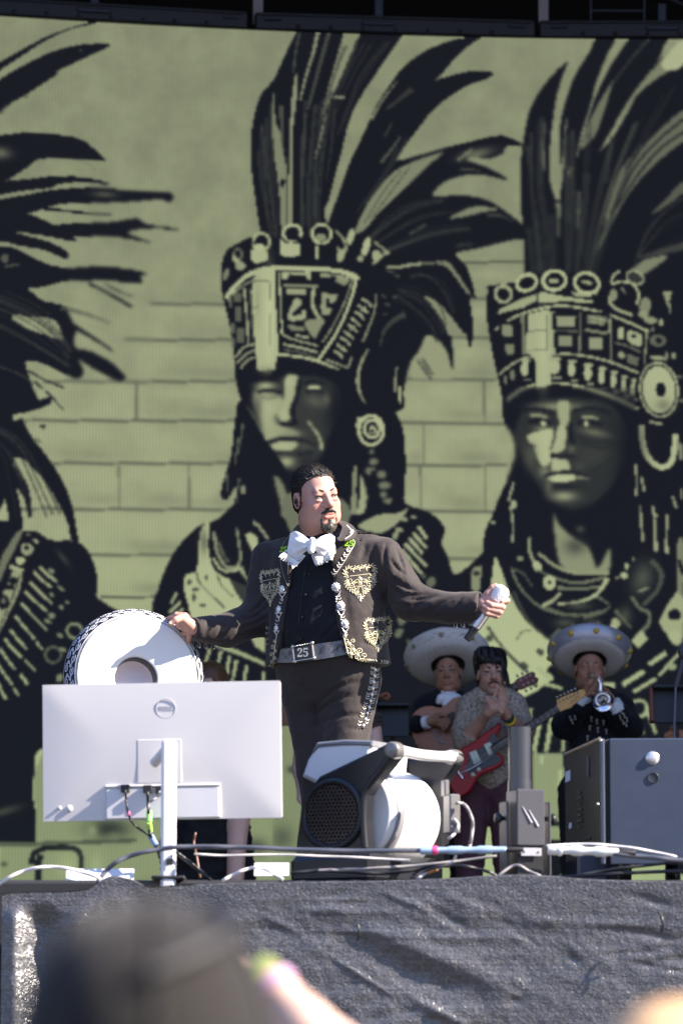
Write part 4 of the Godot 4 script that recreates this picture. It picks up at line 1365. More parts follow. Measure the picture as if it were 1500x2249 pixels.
func make_head(mb: MB, x: Transform3D, cell: float, o: Dictionary) -> Field:
	# origin between the ears, y up, z out of the face
	var f := Field.new(Vector3(-0.115, -0.2, -0.14), Vector3(0.115, 0.15, 0.14), cell, x)
	var wd: float = o.get("wide", 1.0)
	f.ell(Vector3(0, 0.045, -0.015), Vector3(0.077 * wd, 0.086, 0.098), 0.01)
	f.ell(Vector3(0, -0.025, 0.026), Vector3(0.066 * wd, 0.092, 0.066), 0.03)
	f.ell(Vector3(0, -0.075, 0.03), Vector3(0.056 * wd, 0.046, 0.052), 0.025)
	if o.has("jowl"):
		for s in [-1.0, 1.0]:
			f.ell(Vector3(s * 0.042, -0.068, 0.02), Vector3(0.024, 0.04, 0.045), 0.03)
		f.ell(Vector3(0, -0.112, 0.012), Vector3(0.052, 0.03, 0.045), 0.03)
	f.cone(Vector3(-0.01, -0.104, 0.066), Vector3(0.01, -0.104, 0.066), 0.02, 0.02, 0.02)
	for s in [-1.0, 1.0]:
		f.ell(Vector3(s * 0.044 * wd, -0.026, 0.05), Vector3(0.026, 0.026, 0.028), 0.02)
		f.ell(Vector3(s * 0.058 * wd, -0.065, 0.008), Vector3(0.018, 0.034, 0.04), 0.025)
		f.ell(Vector3(s * 0.034, 0.004, 0.101), Vector3(0.02, 0.013, 0.02), 0.014, true)
	f.cone(Vector3(-0.036, 0.026, 0.08), Vector3(0.036, 0.026, 0.08), 0.013, 0.013, 0.016)
	f.cone(Vector3(0, 0.014, 0.087), Vector3(0, -0.028, 0.107), 0.009, 0.0135, 0.012)
	for s in [-1.0, 1.0]:
		f.cone(Vector3(s * 0.012, -0.034, 0.098), Vector3(s * 0.014, -0.033, 0.09), 0.008, 0.008, 0.006)
		# eye lids
		f.ell(Vector3(s * 0.033, 0.0135, 0.081), Vector3(0.018, 0.0065 + 0.002 * o.get("squint", 0.0), 0.012), 0.005)
		f.ell(Vector3(s * 0.033, -0.009, 0.08), Vector3(0.017, 0.0055 + 0.0025 * o.get("squint", 0.0), 0.0115), 0.006)
		# ear
		f.ell(Vector3(s * 0.083 * wd, 0.002, -0.008), Vector3(0.009, 0.033, 0.021), 0.008)
		f.ell(Vector3(s * 0.092 * wd, 0.004, -0.002), Vector3(0.007, 0.02, 0.011), 0.006, true)
	f.cone(Vector3(-0.022, -0.063, 0.086), Vector3(0.022, -0.063, 0.086), 0.0065, 0.0065, 0.008)
	f.cone(Vector3(-0.012, -0.062, 0.091), Vector3(0.012, -0.062, 0.091), 0.006, 0.006, 0.006)
	f.cone(Vector3(-0.016, -0.075, 0.088), Vector3(0.016, -0.075, 0.088), 0.0075, 0.0075, 0.007)
	f.ell(Vector3(0, -0.0685, 0.099), Vector3(0.025, 0.0022, 0.009), 0.003, true)
	f.cone(Vector3(0, -0.08, -0.02), Vector3(0, -0.2, -0.04), o.get("neck", 0.058), o.get("neck", 0.058) * 1.08, 0.03)
	var skin: Color = o.get("skin")
	var lip: Color = skin * Color(0.88, 0.62, 0.6)
	var red: Color = skin * Color(1.0, 0.82, 0.8)
	var beard: Color = o.get("stubble", skin * Color(0.8, 0.8, 0.82))
	var k: float = o.get("beard", 0.0)
	var paint := func(p: Vector3, n: Vector3) -> Color:
		var c := skin
		c = c.lerp(red, clampf(1.0 - absf(absf(p.x) - 0.045) / 0.03, 0.0, 1.0) * clampf(1.0 - absf(p.y + 0.03) / 0.035, 0.0, 1.0) * 0.8)
		c = c.lerp(red, clampf(1.0 - Vector3(p.x, p.y + 0.03, p.z - 0.11).length() / 0.02, 0.0, 1.0))
		if k > 0.0 and p.y < -0.045 and p.z > -0.02:
			c = c.lerp(beard, k * clampf((-0.04 - p.y) / 0.02, 0.0, 1.0) * (0.8 + 0.4 * fine.get_noise_3dv(p * 900.0)))
		if absf(p.x) < 0.026 and p.z > 0.082 and p.y < -0.0565 and p.y > -0.083:
			c = c.lerp(lip, 0.9)
		c = c * (1.0 + 0.07 * fine.get_noise_3dv(p * 160.0) + 0.05 * fine.get_noise_3dv(p * 420.0))
		c = c.lerp(red, clampf(fine.get_noise_3dv(p * 45.0) * 0.7, 0.0, 0.4))
		c.a = 1.0
		return c
	f.net(mb, paint)
	return f

func make_eyes(parent: Node3D, x: Transform3D, look: Vector2, seg := 12) -> void:
	for s in [-1.0, 1.0]:
		var w := MB.new()
		w.col = Color(0.42, 0.39, 0.37)
		var c := Vector3(s * 0.0325, 0.0035, 0.0775)
		w.ball(x * Transform3D(Basis(), c), Vector3.ONE * 0.0125, seg)
		var dir := Vector3(look.x, look.y, 1.0).normalized()
		w.col = Color(0.03, 0.018, 0.012)
		w.ball(x * Transform3D(Basis(), c + dir * 0.0068), Vector3.ONE * 0.0068, seg)
		w.col = Color(0.025, 0.018, 0.015)
		w.tube(spline([x * Vector3(s * 0.017, 0.005, 0.0865), x * Vector3(s * 0.032, 0.0085, 0.0925), x * Vector3(s * 0.049, 0.003, 0.0835)], 3), [0.0006, 0.0011, 0.0014, 0.0015, 0.0015, 0.0013, 0.0008], 5)
		part(parent, "eye", w.done(true), vmat("eye_wet", 0.35))

func make_brows(parent: Node3D, x: Transform3D, c: Color, thick: float) -> void:
	for s in [-1.0, 1.0]:
		var w := MB.new()
		w.tube(spline([x * Vector3(s * 0.014, 0.0245, 0.0945), x * Vector3(s * 0.032, 0.031, 0.0905), x * Vector3(s * 0.052, 0.026, 0.0755)], 4), [thick * 0.7, thick, thick, thick, thick * 0.9, thick * 0.8, thick * 0.7, thick * 0.5, thick * 0.3], 6)
		part(parent, "eyebrow", w.done(), mat("brow_%d" % int(c.r * 1000.0), c, 0.85))

func make_hair(parent: Node3D, x: Transform3D, cell: float, keep: Callable, c: Color, puff: Vector3, rough := 0.6, strands := 0, blobs := [], lumps := 1.0) -> void:
	# a cap of hair over the skull, cut to the hairline, roughened, with loose strands
	var f := Field.new(Vector3(-0.15, -0.16, -0.17), Vector3(0.15, 0.19, 0.16), cell, x)
	f.ell(Vector3(0, 0.047, -0.017), Vector3(0.077, 0.086, 0.098) + puff, 0.01)
	f.ell(Vector3(0, -0.02, -0.035), Vector3(0.074, 0.09, 0.075) + puff * 0.6, 0.03)
	for b in blobs:
		f.ell(b[0], b[1], 0.02)
	f.carve(keep)
	var mb := MB.new()
	var tint := func(p: Vector3, n: Vector3) -> Color:
		var q := c * (0.75 + 0.5 * clampf(0.5 + fine.get_noise_3d(p.x * 420.0, p.y * 120.0, p.z * 260.0), 0.0, 1.0))
		q.a = 1.0
		return q
	var push := func(p: Vector3, n: Vector3) -> float:
		return lumps * (0.0028 * fine.get_noise_3d(p.x * 180.0, p.y * 90.0, p.z * 180.0) + 0.0014 * fine.get_noise_3dv(p * 400.0))
	f.net(mb, tint, push)
	if strands > 0:
		var rng := RandomNumberGenerator.new()
		rng.seed = 5
		var top := mb.v.size()
		for i in strands:
			var k := rng.randi() % top
			var p := mb.v[k]
			var n := mb.n[k]
			var lp := x.affine_inverse() * p
			if lp.y < 0.045:
				continue
			mb.col = c * rng.randf_range(0.7, 2.2)
			mb.col.a = 1.0
			# combed back, lifting a little
			var back := (x.basis * Vector3(rng.randf_range(-0.25, 0.25), 0.25, -1.0)).normalized()
			back = (back - n * back.dot(n)).normalized()
			var l := rng.randf_range(0.012, 0.024)
			var lift := rng.randf_range(0.12, 0.45)
			mb.tube([p - n * 0.001, p + back * l * 0.5 + n * l * lift * 0.7, p + back * l + n * l * lift], [0.0012, 0.001, 0.0003], 3, false)
	part(parent, "hair", mb.done(true), vmat("hair_strands", rough, 0.4))

func make_ear_piece(parent: Node3D, x: Transform3D) -> void:
	var m := MB.new()
	m.ball(x * Transform3D(Basis(), Vector3(-0.0915, 0.0, 0.004)), Vector3(0.008, 0.012, 0.01), 10)
	m.tube([x * Vector3(-0.092, -0.006, 0.006), x * Vector3(-0.093, -0.022, 0.012)], 0.004, 6)
	part(parent, "ear_monitor", m.done(), mat("ear_black", lin(0.012, 0.01, 0.01), 0.25))

func strip(f: Field, inner: Array, outer: Array, rise: float, across := 4, steps := 8, thick := 0.004) -> MB:
	# a band of cloth laid on a body: inner and outer edges in photo pixels, found on the body, raised and given thickness
	var a := spline(pts(inner), steps)
	var b := spline(pts(outer), steps)
	var n := mini(a.size(), b.size())
	var mb := MB.new()
	var eye := Vector3(0, EYE, 0)
	for layer in 2:
		for i in n:
			for j in across + 1:
				var q: Vector2 = (a[i * (a.size() - 1) / (n - 1)] as Vector2).lerp(b[i * (b.size() - 1) / (n - 1)], float(j) / across)
				var w := surf(f, q)
				mb.vert(w[0] + w[1] * (rise if layer == 0 else rise - thick), w[1] * (1.0 if layer == 0 else -1.0), Vector2(float(j) / across, float(i) / (n - 1) * 4.0))
	var row := across + 1
	for layer in 2:
		var o := layer * n * row
		for i in n - 1:
			for j in across:
				mb.quad(o + i * row + j, o + i * row + j + 1, o + (i + 1) * row + j + 1, o + (i + 1) * row + j)
	var rim := []
	for i in n:
		rim.append(i * row)
	for j in range(1, row):
		rim.append((n - 1) * row + j)
	for i in range(n - 2, -1, -1):
		rim.append(i * row + across)
	for j in range(across - 1, 0, -1):
		rim.append(j)
	for i in rim.size():
		var p: int = rim[i]
		var q: int = rim[(i + 1) % rim.size()]
		var e := (mb.v[q] - mb.v[p]).cross(mb.n[p]).normalized()
		mb.face([mb.v[p], mb.v[q], mb.v[q + n * row], mb.v[p + n * row]], e)
	return mb

var last_depth := 15.0
func surf(f: Field, q: Vector2) -> Array:
	# the place on a body that shows at a photo pixel, and its outward direction
	var r := ray(q.x, q.y)
	var eye := Vector3(0, EYE, 0)
	var t := f.hit(eye, r, last_depth - 0.8, last_depth + 0.9)
	if t < 0.0:
		var best := 1e9
		t = last_depth
		for i in 60:
			var s := last_depth - 0.6 + i * 0.02
			var d := f.value(eye + r * s)
			if d < best:
				best = d
				t = s
	var p := eye + r * t
	var n := f.slope(p)
	return [p, n if n.length() > 0.5 else Vector3.BACK]

func stitch(f: Field, q: Array, r: float, mb: MB, rise := 0.001, steps := 1) -> void:
	# a raised thread along photo pixels on a body
	var pl := []
	for p in (spline(q, steps) if steps > 1 else q):
		var w := surf(f, p)
		pl.append(w[0] + w[1] * rise)
	mb.tube(pl, r, 4, false)

func curl(c: Vector2, r: float, a0: float, turns: float, hand: float) -> Array:
	# a spiral in photo pixels
	var out := []
	var n := int(9 * turns) + 4
	for i in n + 1:
		var u := float(i) / n
		out.append(c + Vector2.from_angle(a0 + hand * u * turns * TAU) * r * (1.0 - 0.85 * u))
	return out

func cloth(key: String, c: Color, weave: float, sheen := 0.0, rough := 0.85) -> StandardMaterial3D:
	var m := mat(key, c, rough, 0.0, 0.3)
	if m.normal_texture == null:
		m.normal_enabled = true
		m.normal_texture = noise_tex(256, 0.12, [], 3, 3, true, 5.0)
		m.normal_scale = 0.3
		m.uv1_triplanar = true
		m.uv1_scale = Vector3.ONE * weave
		if sheen > 0.0:
			m.rim_enabled = true
			m.rim = sheen
			m.rim_tint = 0.3
	return m

func folds(list: Array, base: float) -> Callable:
	# a little unevenness of the cloth
	return creases(null, [], base)

func creases(f: Variant, list: Array, base: float) -> Callable:
	# creases found on a body from photo pixels: each [x, y, x, y, ... then width, depth]; a negative depth is a raised roll
	var lines := []
	for q in list:
		var pl := []
		for c in spline(pts(q.slice(0, q.size() - 2)), 3):
			pl.append(surf(f, c)[0])
		var mid: Vector3 = pl[pl.size() / 2]
		var reach := 0.0
		for p in pl:
			reach = maxf(reach, p.distance_to(mid))
		lines.append([pl, q[q.size() - 2], q[q.size() - 1], mid, reach + 2.0 * q[q.size() - 2]])
	return func(p: Vector3, n: Vector3) -> float:
		var s := base * fine.get_noise_3dv(p * 14.0) + base * 0.5 * fine.get_noise_3dv(p * 40.0)
		for q in lines:
			if p.distance_squared_to(q[3]) > q[4] * q[4]:
				continue
			var pl: Array = q[0]
			var best := 1e9
			var along := 0.0
			for i in pl.size() - 1:
				var a: Vector3 = pl[i]
				var ab: Vector3 = pl[i + 1] - a
				var t := clampf((p - a).dot(ab) / maxf(ab.length_squared(), 1e-9), 0.0, 1.0)
				var e := (p - a - ab * t).length()
				if e < best:
					best = e
					along = (i + t) / (pl.size() - 1)
			var d: float = best / q[1]
			if d < 2.0:
				s -= q[2] * exp(-d * d * 1.6) * sin(PI * clampf(along * 0.9 + 0.05, 0.0, 1.0))
		return s

# ---------- the singer
func S(px: float, py: float, out := 0.0) -> Vector3:
	return P(px, py, 15.0 - out)

func W(px: float, py: float, out: float, r: float) -> Array:
	return [S(px, py, out), r]

func make_singer() -> void:
	last_depth = 15.1
	var root := S(718, 2010, 0.0)
	root.y = DECK
	var t := thing("person", "singer in black embroidered charro suit holding a white sombrero and microphone", "person", root)
	var yaw := deg_to_rad(-20.0)
	var tf := Transform3D(Basis(Vector3.UP, yaw), S(713, 1330, 0.0))
	# jacket: body and both sleeves in one
	var f := Field.new(Vector3(-0.6, -0.27, -0.34), Vector3(0.68, 0.36, 0.33), 0.0085, tf)
	loft(f, [[0.3, 0.005, -0.02, 0.085, 0.07], [0.285, 0.005, -0.02, 0.15, 0.085], [0.262, 0.004, -0.015, 0.215, 0.1], [0.225, 0.004, -0.01, 0.246, 0.125], [0.15, 0.003, 0.0, 0.245, 0.15], [0.05, 0.005, 0.005, 0.238, 0.165], [-0.06, 0.01, 0.008, 0.238, 0.175], [-0.16, 0.013, 0.006, 0.243, 0.178], [-0.24, 0.016, 0.004, 0.25, 0.18]], 0.015)
	var ra := [S(842, 1222, 0.085), S(903, 1322, 0.11), S(985, 1336, 0.16), S(1056, 1333, 0.2)]
	f.cone(f.L(ra[0]), f.L(ra[1]), 0.076, 0.07, 0.03)
	f.cone(f.L(ra[1]), f.L(ra[2]), 0.07, 0.06, 0.03)
	f.cone(f.L(ra[2]), f.L(ra[3]), 0.06, 0.061, 0.01)
	var la := [S(590, 1226, -0.085), S(570, 1355, -0.06), S(500, 1384, 0.02), S(424, 1382, 0.1)]
	f.cone(f.L(la[0]), f.L(la[1]), 0.068, 0.07, 0.03)
	f.cone(f.L(la[1]), f.L(la[2]), 0.07, 0.067, 0.03)
	f.cone(f.L(la[2]), f.L(la[3]), 0.067, 0.046, 0.01)
	# flat cuffs and hem, open front with rounded corners
	var rd := (f.L(ra[3]) - f.L(ra[2])).normalized()
	var ld := (f.L(la[3]) - f.L(la[2])).normalized()
	var rc := f.L(ra[3])
	var lc := f.L(la[3])
	var gap := [[0.3, 0.06], [0.24, 0.055], [0.12, 0.085], [0.0, 0.098], [-0.1, 0.112], [-0.18, 0.13], [-0.215, 0.148], [-0.232, 0.172], [-0.24, 0.2], [-0.3, 0.25]]
	var cutter := func(p: Vector3) -> float:
		var s := maxf((p - rc).dot(rd), (p - lc).dot(ld)) if absf(p.x) > 0.32 else -1.0
		s = maxf(s, -0.236 - p.y)
		if p.z > 0.0 and absf(p.x) < 0.26:
			var i := 0
			while i < gap.size() - 2 and p.y < gap[i + 1][0]:
				i += 1
			var w := lerpf(gap[i][1], gap[i + 1][1], clampf((gap[i][0] - p.y) / (gap[i][0] - gap[i + 1][0]), 0.0, 1.0))
			s = maxf(s, (w - absf(p.x)) * 0.9)
		return s
	f.carve(cutter)
	var wrinkles := creases(f, [
		[842, 1262, 880, 1284, 914, 1298, 0.011, 0.012], [850, 1280, 886, 1304, 944, 1304, 0.011, 0.013], [862, 1304, 910, 1316, 964, 1306, 0.01, 0.01], [846, 1272, 880, 1296, 926, 1302, 0.008, -0.006],
		[870, 1330, 900, 1332, 925, 1314, 0.012, 0.01], [895, 1352, 918, 1330, 950, 1312, 0.01, 0.009], [940, 1350, 962, 1328, 990, 1312, 0.01, 0.007], [985, 1356, 1004, 1330, 1014, 1306, 0.01, 0.006], [930, 1340, 950, 1324, 975, 1314, 0.008, -0.005],
		[868, 1196, 880, 1226, 886, 1250, 0.01, 0.009], [856, 1226, 872, 1248, 890, 1262, 0.009, 0.009], [846, 1240, 862, 1262, 884, 1276, 0.008, -0.006], [1030, 1352, 1040, 1326, 1042, 1304, 0.01, 0.005],
		[848, 1190, 845, 1220, 848, 1262, 0.007, 0.009], [846, 1262, 850, 1320, 852, 1380, 0.009, 0.01],
		[590, 1296, 570, 1330, 545, 1348, 0.012, 0.012], [592, 1322, 566, 1350, 530, 1362, 0.011, 0.012], [590, 1352, 560, 1370, 520, 1384, 0.011, 0.01], [580, 1382, 548, 1390, 510, 1402, 0.01, 0.009], [505, 1352, 490, 1376, 478, 1408, 0.012, 0.007], [460, 1358, 455, 1380, 452, 1402, 0.012, 0.005], [560, 1250, 572, 1280, 570, 1310, 0.012, 0.008], [564, 1196, 572, 1230, 578, 1270, 0.008, 0.008],
		[806, 1186, 800, 1210, 790, 1234, 0.014, 0.005], [822, 1190, 818, 1220, 812, 1250, 0.014, 0.005], [846, 1330, 826, 1350, 800, 1362, 0.016, 0.007], [848, 1400, 820, 1410, 790, 1412, 0.016, 0.005], [758, 1300, 762, 1340, 770, 1384, 0.018, 0.005], [780, 1190, 772, 1214, 762, 1238, 0.012, 0.004],
		[596, 1310, 600, 1370, 604, 1430, 0.014, 0.007], [584, 1330, 586, 1390, 590, 1450, 0.012, 0.006]], 0.0026)
	var jm := MB.new()
	f.net(jm, null, wrinkles)
	var wool := cloth("charro_wool", lin(0.032, 0.0255, 0.025), 24.0, 0.7, 0.68)
	part(t, "jacket", jm.done(), wool)
	print("jacket ", Time.get_ticks_msec())

	# shirt, with its collar
	var sf := Field.new(Vector3(-0.26, -0.3, -0.2), Vector3(0.28, 0.38, 0.2), 0.0095, tf)
	loft(sf, [[0.335, 0.0, -0.012, 0.07, 0.07], [0.3, 0.0, -0.015, 0.078, 0.072], [0.265, 0.002, -0.012, 0.15, 0.09], [0.2, 0.002, -0.005, 0.215, 0.115], [0.12, 0.003, 0.0, 0.22, 0.14], [0.0, 0.008, 0.006, 0.22, 0.163], [-0.1, 0.012, 0.008, 0.222, 0.172], [-0.16, 0.013, 0.004, 0.218, 0.166], [-0.2, 0.014, 0.0, 0.205, 0.155]], 0.015)
	var sm := MB.new()
	sf.net(sm, null, creases(sf, [[700, 1244, 672, 1310, 640, 1390, 0.018, 0.007], [722, 1290, 710, 1350, 690, 1400, 0.015, 0.008], [650, 1290, 640, 1340, 630, 1390, 0.013, 0.006], [738, 1330, 715, 1365, 690, 1398, 0.013, 0.007], [668, 1330, 664, 1370, 660, 1404, 0.01, 0.005], [745, 1360, 724, 1384, 704, 1404, 0.011, 0.006], [690, 1300, 684, 1350, 676, 1400, 0.01, -0.004]], 0.003))
	var shirt := part(t, "shirt", sm.done(), cloth("shirt_black", lin(0.009, 0.0095, 0.013), 14.0, 0.15, 0.7))
	for q in [[680, 1262], [671, 1307], [665, 1356], [661, 1404]]:
		var b := MB.new()
		var w := surf(sf, Vector2(q[0], q[1]))
		b.lathe([Vector2(0, 0.002), Vector2(0.004, 0.0025), Vector2(0.0055, 0.0015), Vector2(0.0055, -0.002)], Transform3D(Basis(Quaternion(Vector3.UP, w[1])), w[0] + w[1] * 0.003), 10)
		part(shirt, "button", b.done(), mat("button_black", lin(0.01, 0.01, 0.013), 0.3))
	var placket := MB.new()
	stitch(sf, pts([672, 1240, 664, 1300, 658, 1350, 654, 1410]), 0.0014, placket, 0.002)
	part(shirt, "placket_seam", placket.done(), mat("button_black", Color.BLACK))

	# trousers
	var pf := Field.new(Vector3(-0.25, -1.2, -0.27), Vector3(0.27, -0.12, 0.3), 0.0105, tf)
	loft(pf, [[-0.165, 0.013, 0.002, 0.216, 0.166], [-0.23, 0.013, -0.002, 0.21, 0.163], [-0.3, 0.013, -0.005, 0.194, 0.148], [-0.38, 0.012, -0.005, 0.165, 0.12], [-0.43, 0.012, -0.005, 0.1, 0.08]], 0.05)
	var legs := [[S(678, 1500, -0.03), S(700, 1690, 0.0), S(716, 1925, -0.05)], [S(772, 1505, 0.035), S(752, 1690, 0.1), S(735, 1945, 0.1)]]
	for i in 2:
		var l: Array = legs[i]
		pf.cone(pf.L(l[0]), pf.L(l[1]), 0.108, 0.081, 0.045)
		pf.cone(pf.L(l[1]), pf.L(l[2]), 0.081, 0.066, 0.03)
	var pm := MB.new()
	pf.net(pm, null, creases(pf, [[694, 1552, 740, 1510, 806, 1492, 0.009, 0.01], [696, 1566, 740, 1536, 800, 1522, 0.008, 0.008], [700, 1588, 750, 1572, 806, 1570, 0.009, 0.01], [706, 1614, 750, 1602, 800, 1600, 0.008, 0.007], [690, 1540, 696, 1590, 706, 1660, 0.013, 0.014], [668, 1466, 668, 1500, 680, 1540, 0.004, 0.004], [646, 1636, 670, 1650, 694, 1652, 0.011, 0.008], [654, 1676, 676, 1680, 700, 1672, 0.01, 0.008], [712, 1652, 745, 1644, 784, 1642, 0.01, 0.008], [640, 1560, 655, 1600, 668, 1640, 0.014, 0.005], [690, 1530, 664, 1510, 640, 1500, 0.009, 0.006]], 0.003))
	part(t, "trousers", pm.done(), wool)
	# boots on the deck
	for i in 2:
		var a: Vector3 = legs[i][2]
		var g := Vector3(a.x, DECK, a.z)
		var bm := MB.new()
		blob([[[a, 0.05], [g + Vector3(0, 0.06, -0.01), 0.045], [g + Vector3(-0.05, 0.042, 0.11), 0.04], [g + Vector3(-0.075, 0.03, 0.19), 0.028]], [[g + Vector3(0.01, 0.03, -0.05), 0.03], [g + Vector3(0.0, 0.045, 0.0), 0.04]]], 0.011, 0.03, bm)
		part(t, "boot", bm.done(), mat("boot_leather", lin(0.012, 0.011, 0.011), 0.3))
	print("trousers ", Time.get_ticks_msec())

	# belt and buckle
	var bf := Field.new(Vector3(-0.26, -0.3, -0.2), Vector3(0.28, -0.02, 0.2), 0.01, tf)
	loft(bf, [[-0.02, 0.012, 0.006, 0.221, 0.171], [-0.28, 0.013, 0.0, 0.218, 0.17]], 0.01)
	var leather := mat("belt_leather", Color.WHITE, 0.5, 0.25)
	leather.albedo_texture = noise_tex(256, 0.09, [lin(0.05, 0.05, 0.055), lin(0.16, 0.16, 0.17), lin(0.34, 0.34, 0.36)], 3, 9)
	leather.uv1_triplanar = true
	leather.uv1_scale = Vector3.ONE * 9.0
	var belt := part(t, "belt", strip(bf, [606, 1428, 650, 1422, 700, 1414, 764, 1405], [604, 1456, 650, 1455, 706, 1448, 768, 1436], 0.006, 5, 8, 0.006).done(), leather)
	var cracks := MB.new()
	var rng := RandomNumberGenerator.new()
	rng.seed = 3
	for i in 26:
		var x := rng.randf_range(612, 756)
		if x > 646 and x < 694:
			continue
		var y := lerpf(1428, 1406, (x - 606) / 158.0) + 4.0
		var x2 := x + rng.randf_range(-16, 16)
		stitch(bf, [Vector2(x, y + rng.randf_range(0, 5)), Vector2((x + x2) * 0.5, y + 11), Vector2(x2, y + rng.randf_range(14, 21))], 0.0009, cracks, 0.0062)
	part(belt, "tooling", cracks.done(), mat("tool_black", lin(0.01, 0.01, 0.01), 0.7))
	var silver := mat("old_silver", lin(0.62, 0.58, 0.54), 0.28, 1.0)
	var bk := MB.new()
	var frame := pts([648, 1421, 688, 1413, 692, 1446, 652, 1453])
	for i in 4:
		stitch(bf, [frame[i], (frame[i] + frame[(i + 1) % 4]) * 0.5, frame[(i + 1) % 4]], 0.0046, bk, 0.014)
		var w := surf(bf, frame[i])
		bk.ball(Transform3D(Basis(), w[0] + w[1] * 0.014), Vector3.ONE * 0.0085, 10)
	for i in 9:
		var u := i / 8.0
		for e in [[0, 1], [3, 2]]:
			var w := surf(bf, (frame[e[0]] as Vector2).lerp(frame[e[1]], u))
			bk.ball(Transform3D(Basis(), w[0] + w[1] * 0.018), Vector3.ONE * 0.0035, 6)
	var buckle := part(belt, "buckle", bk.done(), silver)
	part(buckle, "plate", strip(bf, [652, 1424, 686, 1417], [655, 1449, 689, 1443], 0.011, 3, 4).done(), mat("plate_dark", lin(0.07, 0.065, 0.065), 0.4, 0.8))
	var w5 := surf(bf, Vector2(669, 1434))
	number(buckle, "25", w5[0] + w5[1] * 0.0125, w5[1], 0.042, silver)

	# embroidery, chevrons and buttons
	var gold := mat("gold_thread", lin(0.68, 0.62, 0.4), 0.45, 0.0, 0.6)
	var cream := mat("cream_thread", lin(0.7, 0.68, 0.6), 0.5, 0.0, 0.6)
	var em := MB.new()
	pocket(f, em, Vector2(790, 1262), 1.0, 1.0)
	part(t, "chest_embroidery", em.done(), gold)
	em = MB.new()
	pocket(f, em, Vector2(593, 1272), 0.62, 1.0)
	part(t, "chest_embroidery", em.done(), gold)
	em = MB.new()
	pocket(f, em, Vector2(829, 1376), 0.86, 0.95)
	part(t, "hip_embroidery", em.done(), gold)
	em = MB.new()
	# trailing vines at the front corners
	for q in [[762, 1408, 7, 0.4, 1], [772, 1420, 6, 2.0, -1], [764, 1430, 8, 4.0, 1], [778, 1434, 7, 0.0, -1], [790, 1430, 7, 3.4, 1], [784, 1444, 7, 1.0, -1], [800, 1440, 6, 3.0, 1], [770, 1444, 6, 5.0, -1], [796, 1450, 5, 1.0, 1], [806, 1450, 5, 4.0, -1], [756, 1398, 5, 1.0, -1], [775, 1408, 5, 3.0, 1]]:
		stitch(f, curl(Vector2(q[0], q[1]), q[2], q[3], 1.3, q[4]), 0.0015, em)
	stitch(f, pts([754, 1392, 760, 1420, 772, 1448, 800, 1446]), 0.002, em, 0.001, 4)
	for q in [[766, 1414], [770, 1436], [784, 1438], [776, 1428]]:
		leaf(f, em, Vector2(q[0], q[1]), 6.0)
	part(t, "corner_embroidery", em.done(), gold)
	em = MB.new()
	for q in [[604, 1408, 4, 0.4, 1], [599, 1420, 5, 2.0, -1], [605, 1430, 4, 4.0, 1], [597, 1438, 5, 0.0, -1], [604, 1446, 4, 3.4, 1], [598, 1454, 5, 1.0, -1], [606, 1456, 4, 3.0, 1], [601, 1464, 4, 5.0, -1], [594, 1462, 3, 1.0, 1]]:
		stitch(f, curl(Vector2(q[0], q[1]), q[2], q[3], 1.3, q[4]), 0.0015, em)
	stitch(f, pts([608, 1396, 604, 1425, 598, 1466]), 0.0018, em, 0.001, 4)
	for q in [[587, 1378, 4], [586, 1390, 3], [587, 1402, 4], [586, 1414, 3]]:
		stitch(f, curl(Vector2(q[0], q[1]), q[2], 0.0, 1.0, 1.0), 0.0013, em)
	part(t, "corner_embroidery", em.done(), gold)
	em = MB.new()
	chevrons(f, em, [634, 1283, 629, 1258, 624, 1240], 7, 4.0)
	chevrons(f, em, [619, 1318, 614, 1332], 3, 3.5)
	chevrons(f, em, [611, 1356, 608, 1372], 3, 3.5)
	chevrons(f, em, [630, 1196, 640, 1182, 652, 1172], 6, 3.5)
	chevrons(f, em, [812, 1451, 852, 1454], 8, 3.5)
	chevrons(f, em, [744, 1310, 748, 1322], 3, 4.0)
	chevrons(f, em, [752, 1350, 756, 1362], 3, 4.0)
	chevrons(f, em, [758, 1386, 760, 1396], 3, 4.0)
	part(t, "chevron_trim", em.done(), cream)
	em = MB.new()
	chevrons(pf, em, [818, 1466, 814, 1500, 804, 1540, 790, 1586, 776, 1640], 24, 4.0)
	chevrons(pf, em, [828, 1470, 825, 1510, 815, 1550, 800, 1600, 786, 1640], 24, 4.0)
	part(t, "trouser_trim", em.done(), cream)
	em = MB.new()
	for i in 13:
		var q := Vector2(824, 1470).lerp(Vector2(782, 1636), i / 12.0) + Vector2(8.0 * sin(PI * i / 12.0), 0)
		var w := surf(pf, q)
		em.lathe([Vector2(0, 0.006), Vector2(0.005, 0.005), Vector2(0.0085, 0.002), Vector2(0.009, 0)], Transform3D(Basis(Quaternion(Vector3.UP, w[1])), w[0]), 10)
		stitch(pf, [q + Vector2(-1, 5), q + Vector2(-2.5, 10)], 0.002, em, 0.002)
	part(t, "trouser_buttons", em.done(), silver)
	for q in [[738, 1290, 1.0], [748, 1331, 0.95], [757, 1370, 0.85], [621, 1294, 0.8], [614, 1339, 0.75], [609, 1380, 0.6]]:
		var b := MB.new()
		rosette(f, b, Vector2(q[0], q[1]), q[2])
		part(t, "jacket_button", b.done(), mat("bright_silver", lin(0.82, 0.8, 0.78), 0.35, 0.6))
